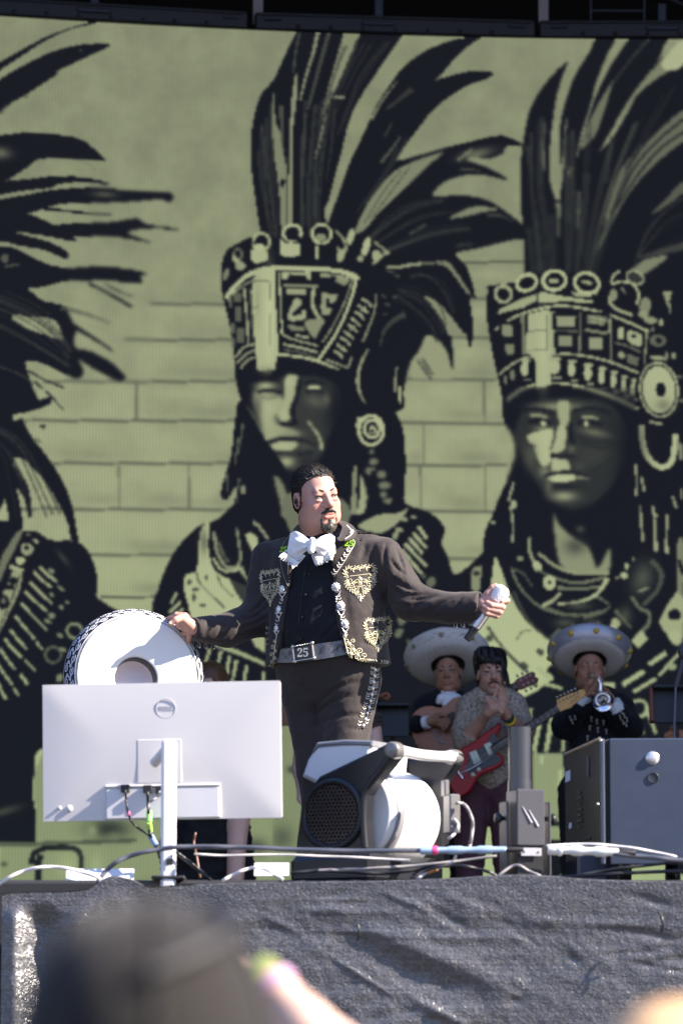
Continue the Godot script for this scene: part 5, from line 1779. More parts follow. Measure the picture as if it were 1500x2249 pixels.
	# cuff buttons under the forearms
	for q in [[1000, 1372, 0.19], [1016, 1371, 0.2], [1032, 1367, 0.22], [1047, 1361, 0.24], [437, 1416, 0.1], [452, 1418, 0.08], [468, 1419, 0.06], [484, 1422, 0.05]]:
		var b := MB.new()
		var c := S(q[0], q[1], q[2] - 0.04)
		var loop := []
		for i in 9:
			loop.append(c + Vector3(cos(TAU * i / 8.0) * 0.006, sin(TAU * i / 8.0) * 0.009 - 0.002, 0.004 * sin(i)))
		b.tube(loop, 0.0016, 5, false)
		b.ball(Transform3D(Basis(), c + Vector3(0.004, -0.01, 0.004)), Vector3.ONE * 0.005, 8)
		b.tube([c + Vector3(0, 0.008, 0), c + Vector3(-0.004, 0.022, -0.01)], 0.002, 5)
		part(t, "cuff_button", b.done(), silver)

	# collar and lapels
	var lap := part(t, "lapel", strip(f, [738, 1188, 736, 1204, 732, 1230, 729, 1252, 727, 1272], [760, 1184, 779, 1193, 764, 1222, 746, 1250, 728, 1274], 0.006, 4, 6).done(), wool)
	em = MB.new()
	stitch(f, pts([760, 1183, 779, 1193, 764, 1222, 746, 1250, 728, 1276]), 0.0014, em, 0.008, 4)
	stitch(f, pts([740, 1184, 760, 1182]), 0.0012, em, 0.007)
	chevrons(f, em, [768, 1206, 752, 1232, 730, 1268], 11, 5.0, 0.008)
	part(lap, "edging", em.done(), cream)
	var lap2 := part(t, "lapel", strip(f, [656, 1172, 648, 1184, 640, 1200, 635, 1236, 634, 1286], [646, 1172, 634, 1184, 622, 1204, 620, 1240, 633, 1288], 0.006, 4, 6).done(), wool)
	em = MB.new()
	stitch(f, pts([646, 1172, 634, 1184, 622, 1204, 620, 1240, 633, 1288]), 0.0012, em, 0.008, 5)
	part(lap2, "edging", em.done(), mat("dim_thread", lin(0.25, 0.24, 0.2), 0.6))
	var cl := MB.new()
	cl.tube(spline([S(726, 1146, -0.04), S(752, 1149, 0.03), S(767, 1164, 0.1), S(757, 1180, 0.15), S(742, 1186, 0.17)], 5), [0.02, 0.022, 0.024, 0.026, 0.028, 0.03, 0.031, 0.032, 0.032, 0.032, 0.032, 0.032, 0.031, 0.029, 0.026, 0.023, 0.019, 0.016, 0.013, 0.009, 0.006], 10, true, 0.3, Vector3(0.35, 0.8, 0.5))
	var col := part(t, "collar", cl.done(), wool)
	em = MB.new()
	var rim := spline([S(762, 1150, 0.05), S(776, 1168, 0.125), S(758, 1184, 0.175)], 5)
	em.tube(rim, 0.0016, 5)
	for i in 6:
		var q: Vector3 = rim[1 + i].lerp(S(748, 1170, 0.16), 0.18)
		em.ball(Transform3D(Basis(), q + Vector3(0, 0, 0.012)), Vector3(0.005, 0.0035, 0.003), 6)
	part(col, "edging", em.done(), cream)
	cl = MB.new()
	cl.tube(spline([S(676, 1146, -0.05), S(660, 1153, -0.02), S(650, 1166, 0.03), S(652, 1178, 0.08)], 5), [0.014, 0.016, 0.018, 0.02, 0.02, 0.02, 0.02, 0.02, 0.02, 0.019, 0.018, 0.016, 0.014, 0.012, 0.01, 0.007], 10, true, 0.35, Vector3(-0.5, 0.8, 0.3))
	part(t, "collar", cl.done(), wool)
	var green := mat("green_thread", lin(0.3, 0.62, 0.02), 0.5)
	var g1 := surf(f, Vector2(767, 1196))
	number(lap, "25", g1[0] + g1[1] * 0.008, g1[1], 0.03, green)
	var g2 := surf(f, Vector2(625, 1209))
	number(lap2, "25", g2[0] + g2[1] * 0.008, g2[1], 0.028, green)

	# bow tie of white cloth with knotted fringe
	make_bow(t)

	# head
	var hx := head_frame(S(695, 1097, 0.035), 28.0, 9.0, -2.0, 1.0)
	var skin := Color(0.49, 0.275, 0.22)
	var body := MB.new()
	var hf := make_head(body, hx, 0.0042, {"skin": skin, "wide": 1.0, "neck": 0.066, "jowl": 1.0, "squint": 1.0, "beard": 0.25, "stubble": Color(0.3, 0.2, 0.17)})
	print("head ", Time.get_ticks_msec())
	# hands: chains of bones from wrist to finger tips
	var tone_skin := func(p: Vector3, n: Vector3) -> Color:
		var c := skin * (0.98 + 0.06 * fine.get_noise_3dv(p * 120.0))
		c.a = 1.0
		return c
	blob([[W(1044, 1334, 0.2, 0.03), W(1062, 1328, 0.21, 0.031), W(1082, 1322, 0.21, 0.034)],
		[W(1062, 1322, 0.21, 0.026), W(1072, 1305, 0.22, 0.018), W(1081, 1291, 0.225, 0.0125), W(1087, 1287, 0.225, 0.0115)],
		[W(1078, 1312, 0.195, 0.026), W(1104, 1322, 0.185, 0.014), W(1113, 1319, 0.21, 0.011), W(1101, 1321, 0.235, 0.0095)],
		[W(1080, 1318, 0.195, 0.026), W(1102, 1332, 0.19, 0.0145), W(1102, 1334, 0.235, 0.0125), W(1078, 1329, 0.252, 0.0115), W(1070, 1324, 0.248, 0.0105)],
		[W(1078, 1326, 0.195, 0.026), W(1097, 1342, 0.19, 0.0145), W(1096, 1344, 0.235, 0.0125), W(1070, 1337, 0.25, 0.0115), W(1062, 1331, 0.246, 0.0105)],
		[W(1074, 1332, 0.195, 0.024), W(1090, 1351, 0.19, 0.013), W(1089, 1352, 0.232, 0.0115), W(1068, 1347, 0.246, 0.0105), W(1061, 1341, 0.24, 0.0095)]], 0.0036, 0.0045, body, tone_skin)
	blob([[W(438, 1382, 0.1, 0.026), W(421, 1377, 0.105, 0.028), W(402, 1367, 0.11, 0.031)],
		[W(416, 1372, 0.125, 0.022), W(398, 1357, 0.16, 0.0155), W(386, 1362, 0.185, 0.013), W(376, 1369, 0.187, 0.0115)],
		[W(404, 1358, 0.105, 0.024), W(388, 1352, 0.1, 0.014), W(372, 1360, 0.06, 0.012), W(366, 1372, 0.04, 0.0105)],
		[W(408, 1366, 0.1, 0.024), W(398, 1372, 0.085, 0.0135), W(384, 1384, 0.05, 0.012), W(376, 1394, 0.035, 0.0105)],
		[W(412, 1374, 0.1, 0.022), W(408, 1388, 0.08, 0.013), W(398, 1402, 0.05, 0.0115), W(390, 1410, 0.035, 0.01)],
		[W(417, 1382, 0.1, 0.02), W(417, 1400, 0.08, 0.012), W(410, 1416, 0.055, 0.0105), W(404, 1422, 0.04, 0.009)]], 0.0036, 0.0045, body, tone_skin)
	blob([[[hx * Vector3(0, -0.17, -0.035), 0.055], [S(712, 1200, 0.0), 0.075], [S(714, 1330, 0.0), 0.1], [S(716, 1450, 0.0), 0.1]], [[S(712, 1210, 0.0), 0.06], [ra[0], 0.045], [ra[1], 0.036], [ra[2], 0.032], [S(1056, 1332, 0.2), 0.028]], [[S(712, 1210, 0.0), 0.06], [la[0], 0.045], [la[1], 0.036], [la[2], 0.032], [S(432, 1381, 0.1), 0.026]], [[S(716, 1450, 0.0), 0.09], [legs[0][0], 0.07], [legs[0][1], 0.05], [legs[0][2], 0.04]], [[S(716, 1450, 0.0), 0.09], [legs[1][0], 0.07], [legs[1][1], 0.05], [legs[1][2], 0.04]]], 0.016, 0.02, body, tone_skin)
	var sk := vmat("skin", 0.45, 0.45)
	sk.subsurf_scatter_enabled = true
	sk.subsurf_scatter_strength = 0.12
	var b0 := part(t, "body", body.done(true), sk)
	make_eyes(b0, hx, Vector2(0.35, 0.1))
	make_brows(b0, hx, lin(0.07, 0.036, 0.028), 0.0042)
	# nails of the two thumbs
	var nail := MB.new()
	nail.ball(Transform3D(Basis.from_euler(Vector3(0, 0.3, 0.6)), S(374, 1369, 0.199)), Vector3(0.008, 0.0065, 0.002), 8)
	part(b0, "thumb_nail", nail.done(), mat("nail", lin(0.62, 0.42, 0.36), 0.3))
	make_ear_piece(t, hx)
	var keep := func(p: Vector3) -> float:
		var s := 0.03 - (p.y * 0.9 - p.z * 0.72)
		s += 0.006 * fine.get_noise_3dv(p * 60.0) - clampf(0.035 - absf(p.x), 0.0, 0.035) * 0.3
		# side whiskers in front of the ears
		var burn := maxf(absf(p.z - 0.014) - 0.011, -0.035 - p.y)
		return minf(s, burn if absf(p.x) > 0.06 else 1.0)
	make_hair(t, hx, 0.0048, keep, Color(0.016, 0.013, 0.012), Vector3(0.003, 0.005, 0.0035), 0.45, 3000, [], 0.35)
	# moustache and goatee
	var gf := Field.new(Vector3(-0.06, -0.16, 0.03), Vector3(0.06, -0.03, 0.14), 0.0036, hx)
	for s in [-1.0, 1.0]:
		gf.cone(Vector3(s * 0.004, -0.05, 0.097), Vector3(s * 0.026, -0.06, 0.086), 0.0075, 0.006, 0.004)
		gf.cone(Vector3(s * 0.024, -0.06, 0.085), Vector3(s * 0.031, -0.085, 0.074), 0.0048, 0.005, 0.004)
		gf.cone(Vector3(s * 0.031, -0.085, 0.074), Vector3(s * 0.022, -0.112, 0.07), 0.006, 0.012, 0.006)
	gf.cone(Vector3(-0.012, -0.115, 0.075), Vector3(0.012, -0.115, 0.075), 0.017, 0.017, 0.01)
	gf.cone(Vector3(0, -0.128, 0.076), Vector3(0, -0.116, 0.078), 0.016, 0.019, 0.01)
	gf.cone(Vector3(0, -0.086, 0.0905), Vector3(0, -0.1, 0.086), 0.0042, 0.0085, 0.006)
	var gm := MB.new()
	var grey := func(p: Vector3, n: Vector3) -> Color:
		var u := clampf((-0.075 - p.y) / 0.05, 0.0, 1.0)
		var c := Color(0.022, 0.018, 0.016).lerp(Color(0.13, 0.11, 0.095), u * clampf(0.5 + fine.get_noise_3dv(p * 500.0), 0.0, 1.0))
		return c
	var rough := func(p: Vector3, n: Vector3) -> float:
		return 0.0026 * fine.get_noise_3dv(p * 330.0)
	gf.net(gm, grey, rough)
	var hairs := RandomNumberGenerator.new()
	hairs.seed = 8
	var many := gm.v.size()
	for i in 420:
		var k := hairs.randi() % many
		gm.col = gm.c[k] * hairs.randf_range(0.8, 1.9)
		gm.col.a = 1.0
		var p := gm.v[k]
		var d := (gm.n[k] * 0.6 + Vector3(hairs.randf_range(-0.4, 0.4), -0.9, 0.1)).normalized()
		gm.tube([p - d * 0.001, p + d * hairs.randf_range(0.005, 0.011)], [0.0009, 0.0003], 3, false)
	part(t, "goatee", gm.done(true), vmat("hair_strands"))
	print("singer ", Time.get_ticks_msec())
	make_hat_in_hand()
	make_microphone()

func number(parent: Node3D, text: String, at: Vector3, n: Vector3, high: float, m: Material) -> void:
	var tm := TextMesh.new()
	var font := SystemFont.new()
	font.font_names = PackedStringArray(["Droid Serif"])
	font.font_italic = true
	font.font_weight = 700
	tm.font = font
	tm.text = text
	tm.font_size = 32
	tm.pixel_size = high / 30.0
	tm.depth = 0.003
	tm.curve_step = 2.0
	var o := MeshInstance3D.new()
	o.name = "number_emblem"
	o.mesh = tm
	o.material_override = m
	parent.add_child(o, true)
	var z := n.normalized()
	var x := Vector3.UP.cross(z).normalized()
	o.transform = Transform3D(Basis(x, z.cross(x), z), at - where(parent))

func leaf(f: Field, mb: MB, q: Vector2, s: float) -> void:
	var w := surf(f, q)
	mb.ball(Transform3D(Basis(Quaternion(Vector3.UP, w[1])), w[0]), Vector3(s / 570.0, 0.003, s / 700.0), 8)

func pocket(f: Field, mb: MB, c: Vector2, sx: float, sy: float) -> void:
	# leafy scrolls over and under a pocket slit, gathering to a point
	var g := func(x: float, y: float) -> Vector2: return c + Vector2(x * sx, (y + x * -0.08) * sy)
	var k := (sx + sy) * 0.5
	stitch(f, [g.call(-22, 2), g.call(0, 1), g.call(24, 0)], 0.0011, mb)
	var edge := spline(pts([-24, 4, -33, -2, -31, -14, -22, -18, -14, -11, -7, -18, 0, -12, 8, -19, 15, -12, 24, -19, 33, -13, 34, 0, 26, 5]), 4)
	var under := spline(pts([-28, 8, -30, 20, -20, 32, -8, 40, 2, 54]), 5) + spline(pts([2, 54, 12, 40, 24, 31, 33, 18, 30, 6]), 5)
	var n := 0
	for line in [edge, under]:
		for i in line.size() - 1:
			var a: Vector2 = line[i]
			var d: Vector2 = (line[i + 1] - a).normalized()
			var o := d.orthogonal() * (4.5 if n % 2 == 0 else -4.0)
			stitch(f, [g.call(a.x, a.y), g.call(a.x + d.x * 2.5 + o.x * 0.5, a.y + d.y * 2.5 + o.y * 0.5), g.call(a.x + d.x * 5.0 + o.x, a.y + d.y * 5.0 + o.y)], 0.0016, mb)
			n += 1
	for q in [[-20, 12, 7.5, 0.0, 1], [21, 11, 7.5, 3.1, -1], [-7, 15, 6, 0.6, -1], [9, 15, 6, 2.5, 1], [-18, 24, 6, 5.0, 1], [20, 23, 6, 4.4, -1], [-8, 29, 6, 1.0, -1], [10, 29, 6, 2.0, 1], [-4, 38, 4, 2.0, 1], [8, 38, 4, 1.0, -1], [-27, 14, 4, 1.0, -1], [29, 12, 4, 2.0, 1], [0, 24, 5, 4.0, 1], [-14, 18, 4, 3.0, 1], [15, 18, 4, 0.0, -1], [-30, -8, 4, 0.0, 1], [30, -8, 4, 3.0, -1]]:
		stitch(f, curl(g.call(q[0], q[1]), q[2] * k, q[3], 1.25, q[4]), 0.0013, mb)
	stitch(f, [g.call(2, 42), g.call(1, 50), g.call(3, 60)], 0.0024, mb)
	for q in [[0, 9, 6], [1, 18, 4.5], [2, 48, 3.5], [-12, 34, 3], [14, 33, 3], [-24, 20, 3], [26, 18, 3]]:
		leaf(f, mb, g.call(q[0], q[1]), q[2] * sx)

func chevrons(f: Field, mb: MB, path: Array, n: int, size: float, rise := 0.001) -> void:
	var p := spline(pts(path), 8)
	for i in n:
		var k := int(round(float(i) / maxf(n - 1, 1) * (p.size() - 1)))
		var d: Vector2 = (p[mini(k + 1, p.size() - 1)] - p[maxi(k - 1, 0)]).normalized()
		var s := d.orthogonal()
		var c: Vector2 = p[k]
		stitch(f, [c + s * size - d * size * 0.6, c + d * size * 0.3, c - s * size - d * size * 0.6], 0.0017, mb, rise)

func rosette(f: Field, mb: MB, q: Vector2, s: float) -> void:
	var w := surf(f, q)
	var x := Transform3D(Basis(Quaternion(Vector3.UP, w[1])), w[0] + w[1] * 0.004)
	mb.lathe([Vector2(0, 0.012 * s), Vector2(0.007 * s, 0.01 * s), Vector2(0.014 * s, 0.004 * s), Vector2(0.0165 * s, 0.0), Vector2(0.014 * s, -0.004)], x, 14)
	for i in 10:
		var a := TAU * i / 10
		mb.ball(x * Transform3D(Basis(), Vector3(cos(a) * 0.0145 * s, 0.002, sin(a) * 0.0145 * s)), Vector3.ONE * 0.0042 * s, 6)
	stitch(f, [q + Vector2(-9, 10) * s, q + Vector2(1, 11) * s, q + Vector2(11, 9) * s], 0.0024, mb, 0.005)
	stitch(f, [q + Vector2(-7, 11) * s, q + Vector2(1, 25) * s], 0.002, mb, 0.005)
	stitch(f, [q + Vector2(9, 11) * s, q + Vector2(1, 25) * s], 0.002, mb, 0.005)
	for k in 3:
		var e := surf(f, q + Vector2(1, 22 + 5 * k) * s)
		mb.ball(Transform3D(Basis(), e[0] + e[1] * 0.004), Vector3.ONE * (0.0045 - 0.0006 * k) * s, 6)

func make_bow(t: Node3D) -> void:
	var z := 0.19
	var white := cloth("bow_white", lin(0.8, 0.79, 0.8), 25.0, 0.0, 0.8)
	# knot, then loops of thin pleated cloth
	var m := MB.new()
	var f := blob([[W(684, 1208, z + 0.016, 0.015), W(686, 1188, z + 0.016, 0.014)], [W(690, 1192, z + 0.004, 0.016), W(716, 1192, z + 0.002, 0.024)]], 0.005, 0.01, null)
	blob([[W(683, 1209, z + 0.014, 0.0145), W(686, 1187, z + 0.014, 0.0135)]], 0.0045, 0.01, m)
	var bow := part(t, "bow_tie", m.done(), white)
	var knot := S(684, 1198, z)
	for q in [[Vector2(-50, -9), 0.047, 0.0], [Vector2(52, -3), 0.044, 1.7], [Vector2(-46, 6), 0.034, 3.1], [Vector2(48, 10), 0.034, 0.8]]:
		var along := Vector3(q[0].x / 570.0, -q[0].y / 570.0, -0.03)
		var side := Vector3(-along.y, along.x, 0).normalized() * signf(along.x)
		var w := MB.new()
		for layer in [1.0, -1.0]:
			var first := w.v.size()
			for i in 17:
				for k in 17:
					var u := i / 16.0
					var v := k / 8.0 - 1.0
					var half: float = q[1] * (0.22 + 0.78 * sin(minf(u, 0.9) * PI * 0.56))
					half *= 1.0 - 0.25 * smoothstep(0.82, 1.0, u)
					var out: float = layer * 0.02 * sin(PI * pow(u, 0.8)) * (1.0 - v * v) + 0.0035 * sin(v * 7.0 + q[2] + u * 1.5) * sin(PI * u * 0.9) + 0.002 * fine.get_noise_3d(u * 4.0, v * 3.0, q[2])
					w.vert(knot + along * u + side * v * half + Vector3(0, 0, out + 0.006), Vector3.BACK * layer)
			for i in 16:
				for k in 16:
					var a := first + i * 17 + k
					w.quad(a, a + 1, a + 18, a + 17)
		w.smooth()
		part(bow, "bow_loop", w.done(), white)
	# the dark monogram on it
	var mg := MB.new()
	for q in [curl(Vector2(697, 1187), 4.5, 0.5, 1.1, 1.0), [Vector2(690, 1192), Vector2(694, 1186), Vector2(702, 1182)]]:
		stitch(f, q, 0.0013, mg, 0.002)
	part(bow, "monogram", mg.done(), mat("mono_grey", lin(0.08, 0.08, 0.09), 0.6))
	# netted fringe: a diamond mesh, then hanging threads
	var nets := [[Vector2(638, 1203), Vector2(671, 1220), Vector2(612, 1222), Vector2(646, 1249), z - 0.012], [Vector2(684, 1218), Vector2(731, 1203), Vector2(694, 1243), Vector2(732, 1228), z - 0.01]]
	for q in nets:
		var mb := MB.new()
		var at := func(u: float, v: float) -> Vector3:
			var c: Vector2 = (q[0] as Vector2).lerp(q[1], u).lerp((q[2] as Vector2).lerp(q[3], u), v)
			return S(c.x, c.y, q[4] + 0.01 * sin(u * 9.0) * v + 0.012 * v)
		var n := 13
		for i in n:
			for s in [-1.0, 1.0]:
				var pl := []
				for k in 7:
					pl.append(at.call(clampf((i + s * k * 0.5) / (n - 1), 0.0, 1.0), k * 0.1))
				mb.tube(pl, 0.00135, 4, false)
		for i in 30:
			var u := i / 29.0
			var e := 0.9 + 0.16 * sin(i * 2.3)
			mb.tube([at.call(u, 0.55), at.call(u + 0.01 * sin(i * 1.7), 0.78), at.call(clampf(u + 0.035 * sin(i * 3.1), -0.02, 1.03), e)], 0.0019, 4, false)
		part(bow, "fringe", mb.done(), white)

func warp(m: MB, by: float, freq: float) -> void:
	# hand-made things are never quite even
	for i in m.v.size():
		var p := m.v[i] * freq
		m.v[i] += Vector3(fine.get_noise_3d(p.x, p.y, p.z), fine.get_noise_3d(p.x + 9.0, p.y, p.z), fine.get_noise_3d(p.x, p.y + 9.0, p.z)) * by

func make_hat_in_hand() -> void:
	var n := Vector3(0.27, 0.1, 0.95).normalized()
	var bx := Vector3.UP.cross(n).normalized()
	var c := P(303, 1487, 14.86)
	var x := Transform3D(Basis(bx, n, bx.cross(n)), c)
	var t := thing("sombrero", "white charro sombrero with black scrollwork edge held in the singer's hand", "hat", c)
	var felt := cloth("hat_white", lin(0.8, 0.79, 0.78), 30.0, 0.0, 0.9)
	var m := MB.new()
	var prof := [Vector2(0.083, -0.03), Vector2(0.088, -0.024), Vector2(0.12, -0.018), Vector2(0.16, -0.009), Vector2(0.2, 0.0), Vector2(0.228, 0.003), Vector2(0.246, -0.001), Vector2(0.262, -0.016), Vector2(0.272, -0.038), Vector2(0.274, -0.056), Vector2(0.27, -0.058), Vector2(0.258, -0.04), Vector2(0.24, -0.02), Vector2(0.2, -0.012), Vector2(0.1, -0.034)]
	m.lathe(prof, x, 96)
	warp(m, 0.004, 5.0)
	part(t, "brim", m.done(), felt)
	var cr := MB.new()
	cr.lathe([Vector2(0.1, -0.034), Vector2(0.094, -0.05), Vector2(0.086, -0.09), Vector2(0.066, -0.14), Vector2(0.04, -0.17), Vector2(0.0, -0.176)], x, 40)
	part(t, "crown", cr.done(), felt)
	var li := MB.new()
	li.lathe([Vector2(0.079, -0.085), Vector2(0.066, -0.1), Vector2(0.045, -0.106), Vector2(0.02, -0.104), Vector2(0.0, -0.106)], x, 40)
	part(t, "lining", li.done(), mat("satin_pink", lin(0.8, 0.7, 0.74), 0.3))
	var bd := MB.new()
	bd.lathe([Vector2(0.083, -0.029), Vector2(0.081, -0.036), Vector2(0.079, -0.06), Vector2(0.079, -0.09)], x, 48)
	part(t, "sweat_band", bd.done(), mat("band_dark", lin(0.05, 0.042, 0.042), 0.35))
	# embroidered edge: white scrolls on black
	var im := Image.create_empty(1024, 128, false, Image.FORMAT_RGB8)
	im.fill(Color8(14, 14, 22))
	var pale := Color8(215, 215, 224)
	for i in 16:
		var cx := 32.0 + i * 64.0
		for side in [-1.0, 1.0]:
			var cc := Vector2(cx + side * 10.0, 64.0 + side * 26.0)
			for q in [curl(cc, 22.0, side * 0.6, 1.4, side), curl(cc + Vector2(26.0, -side * 14.0), 11.0, side * 2.4, 1.0, -side)]:
				for k in 140:
					var u: float = k / 139.0 * (q.size() - 1)
					var a: Vector2 = (q[int(u)] as Vector2).lerp(q[mini(int(u) + 1, q.size() - 1)], u - int(u))
					dab(im, a, 3.2, pale)
		for k in 3:
			dab(im, Vector2(cx + 30.0, 40.0 + k * 24.0), 5.5, pale)
	im.fill_rect(Rect2i(0, 0, 1024, 6), pale)
	im.fill_rect(Rect2i(0, 122, 1024, 6), pale)
	var em := mat("hat_scrolls", Color.WHITE, 0.6)
	em.albedo_texture = ImageTexture.create_from_image(im)
	em.uv1_scale = Vector3(2.0, 1.0, 1.0)
	var tr := MB.new()
	tr.lathe([Vector2(0.2445, 0.0), Vector2(0.256, -0.007), Vector2(0.266, -0.018), Vector2(0.2745, -0.036), Vector2(0.2775, -0.056)], x, 96)
	part(t, "embroidered_edge", tr.done(), em)
	var ln := MB.new()
	for r in [[0.2405, 0.0016], [0.236, 0.0024]]:
		var loop := []
		for i in 97:
			loop.append(x * Vector3(cos(TAU * i / 96.0) * r[0], r[1], sin(TAU * i / 96.0) * r[0]))
		ln.tube(loop, 0.0011, 4, false)
	part(t, "edge_piping", ln.done(), mat("piping_black", lin(0.012, 0.012, 0.016), 0.6))

func dab(im: Image, c: Vector2, r: float, col: Color) -> void:
	for y in range(int(c.y - r), int(c.y + r) + 1):
		for x in range(int(c.x - r), int(c.x + r) + 1):
			if y >= 0 and y < im.get_height() and Vector2(x, y).distance_to(c) <= r:
				im.set_pixel(posmod(x, im.get_width()), y, col)

func make_microphone() -> void:
	var a := S(1098, 1302, 0.222)
	var b := S(1024, 1406, 0.21)
	var ax := (a - b).normalized()
	var x := Transform3D(Basis(Quaternion(Vector3.UP, ax)), b)
	var l := a.distance_to(b)
	var t := thing("microphone", "silver rhinestone wireless microphone gripped in the singer's raised hand", "microphone", b)
	var m := MB.new()
	m.lathe([Vector2(0, 0), Vector2(0.0135, 0.001), Vector2(0.0145, 0.004), Vector2(0.0145, 0.058), Vector2(0.016, 0.06)], x, 20)
	part(t, "antenna_end", m.done(), mat("mic_black", lin(0.008, 0.008, 0.01), 0.3))
	m = MB.new()
	m.lathe([Vector2(0.015, 0.056), Vector2(0.0185, 0.058), Vector2(0.0195, 0.062), Vector2(0.0195, l - 0.03), Vector2(0.021, l - 0.026)], x, 24)
	part(t, "handle", m.done(), mat("mic_silver", lin(0.6, 0.58, 0.58), 0.35, 0.8))
	m = MB.new()
	m.lathe([Vector2(0.019, l - 0.045), Vector2(0.025, l - 0.036), Vector2(0.029, l - 0.02), Vector2(0.031, l), Vector2(0.0305, l + 0.012), Vector2(0.027, l + 0.022), Vector2(0.018, l + 0.029), Vector2(0.0, l + 0.031)], x, 24)
	part(t, "grille", m.done(), mat("mic_grille", lin(0.7, 0.7, 0.72), 0.4, 0.5))
	m = MB.new()
	for j in 8:
		for i in 22:
			var y := l - 0.034 + j * 0.0066
			var r := lerpf(0.0265, 0.031, clampf(j / 5.0, 0.0, 1.0))
			var an := TAU * (i + 0.5 * (j % 2)) / 22.0
			m.ball(x * Transform3D(Basis(), Vector3(cos(an) * r, y, sin(an) * r)), Vector3.ONE * 0.0033, 5)
	var g := part(t, "rhinestones", m.done(), mat("rhinestone", lin(0.85, 0.86, 0.9), 0.15, 0.4))
	g.set_meta("kind", "stuff")

# ---------- equipment along the stage edge
func shape2(a: Array, at: Vector3, n: Vector3, bx: Vector3, by: Vector3) -> PackedVector2Array:
	# photo pixels to flat coordinates in a plane of the place
	var out := PackedVector2Array()
	for q in pts(a):
		var p := on_plane(q.x, q.y, at, n) - at
		out.append(Vector2(p.dot(bx), p.dot(by)))
	return out

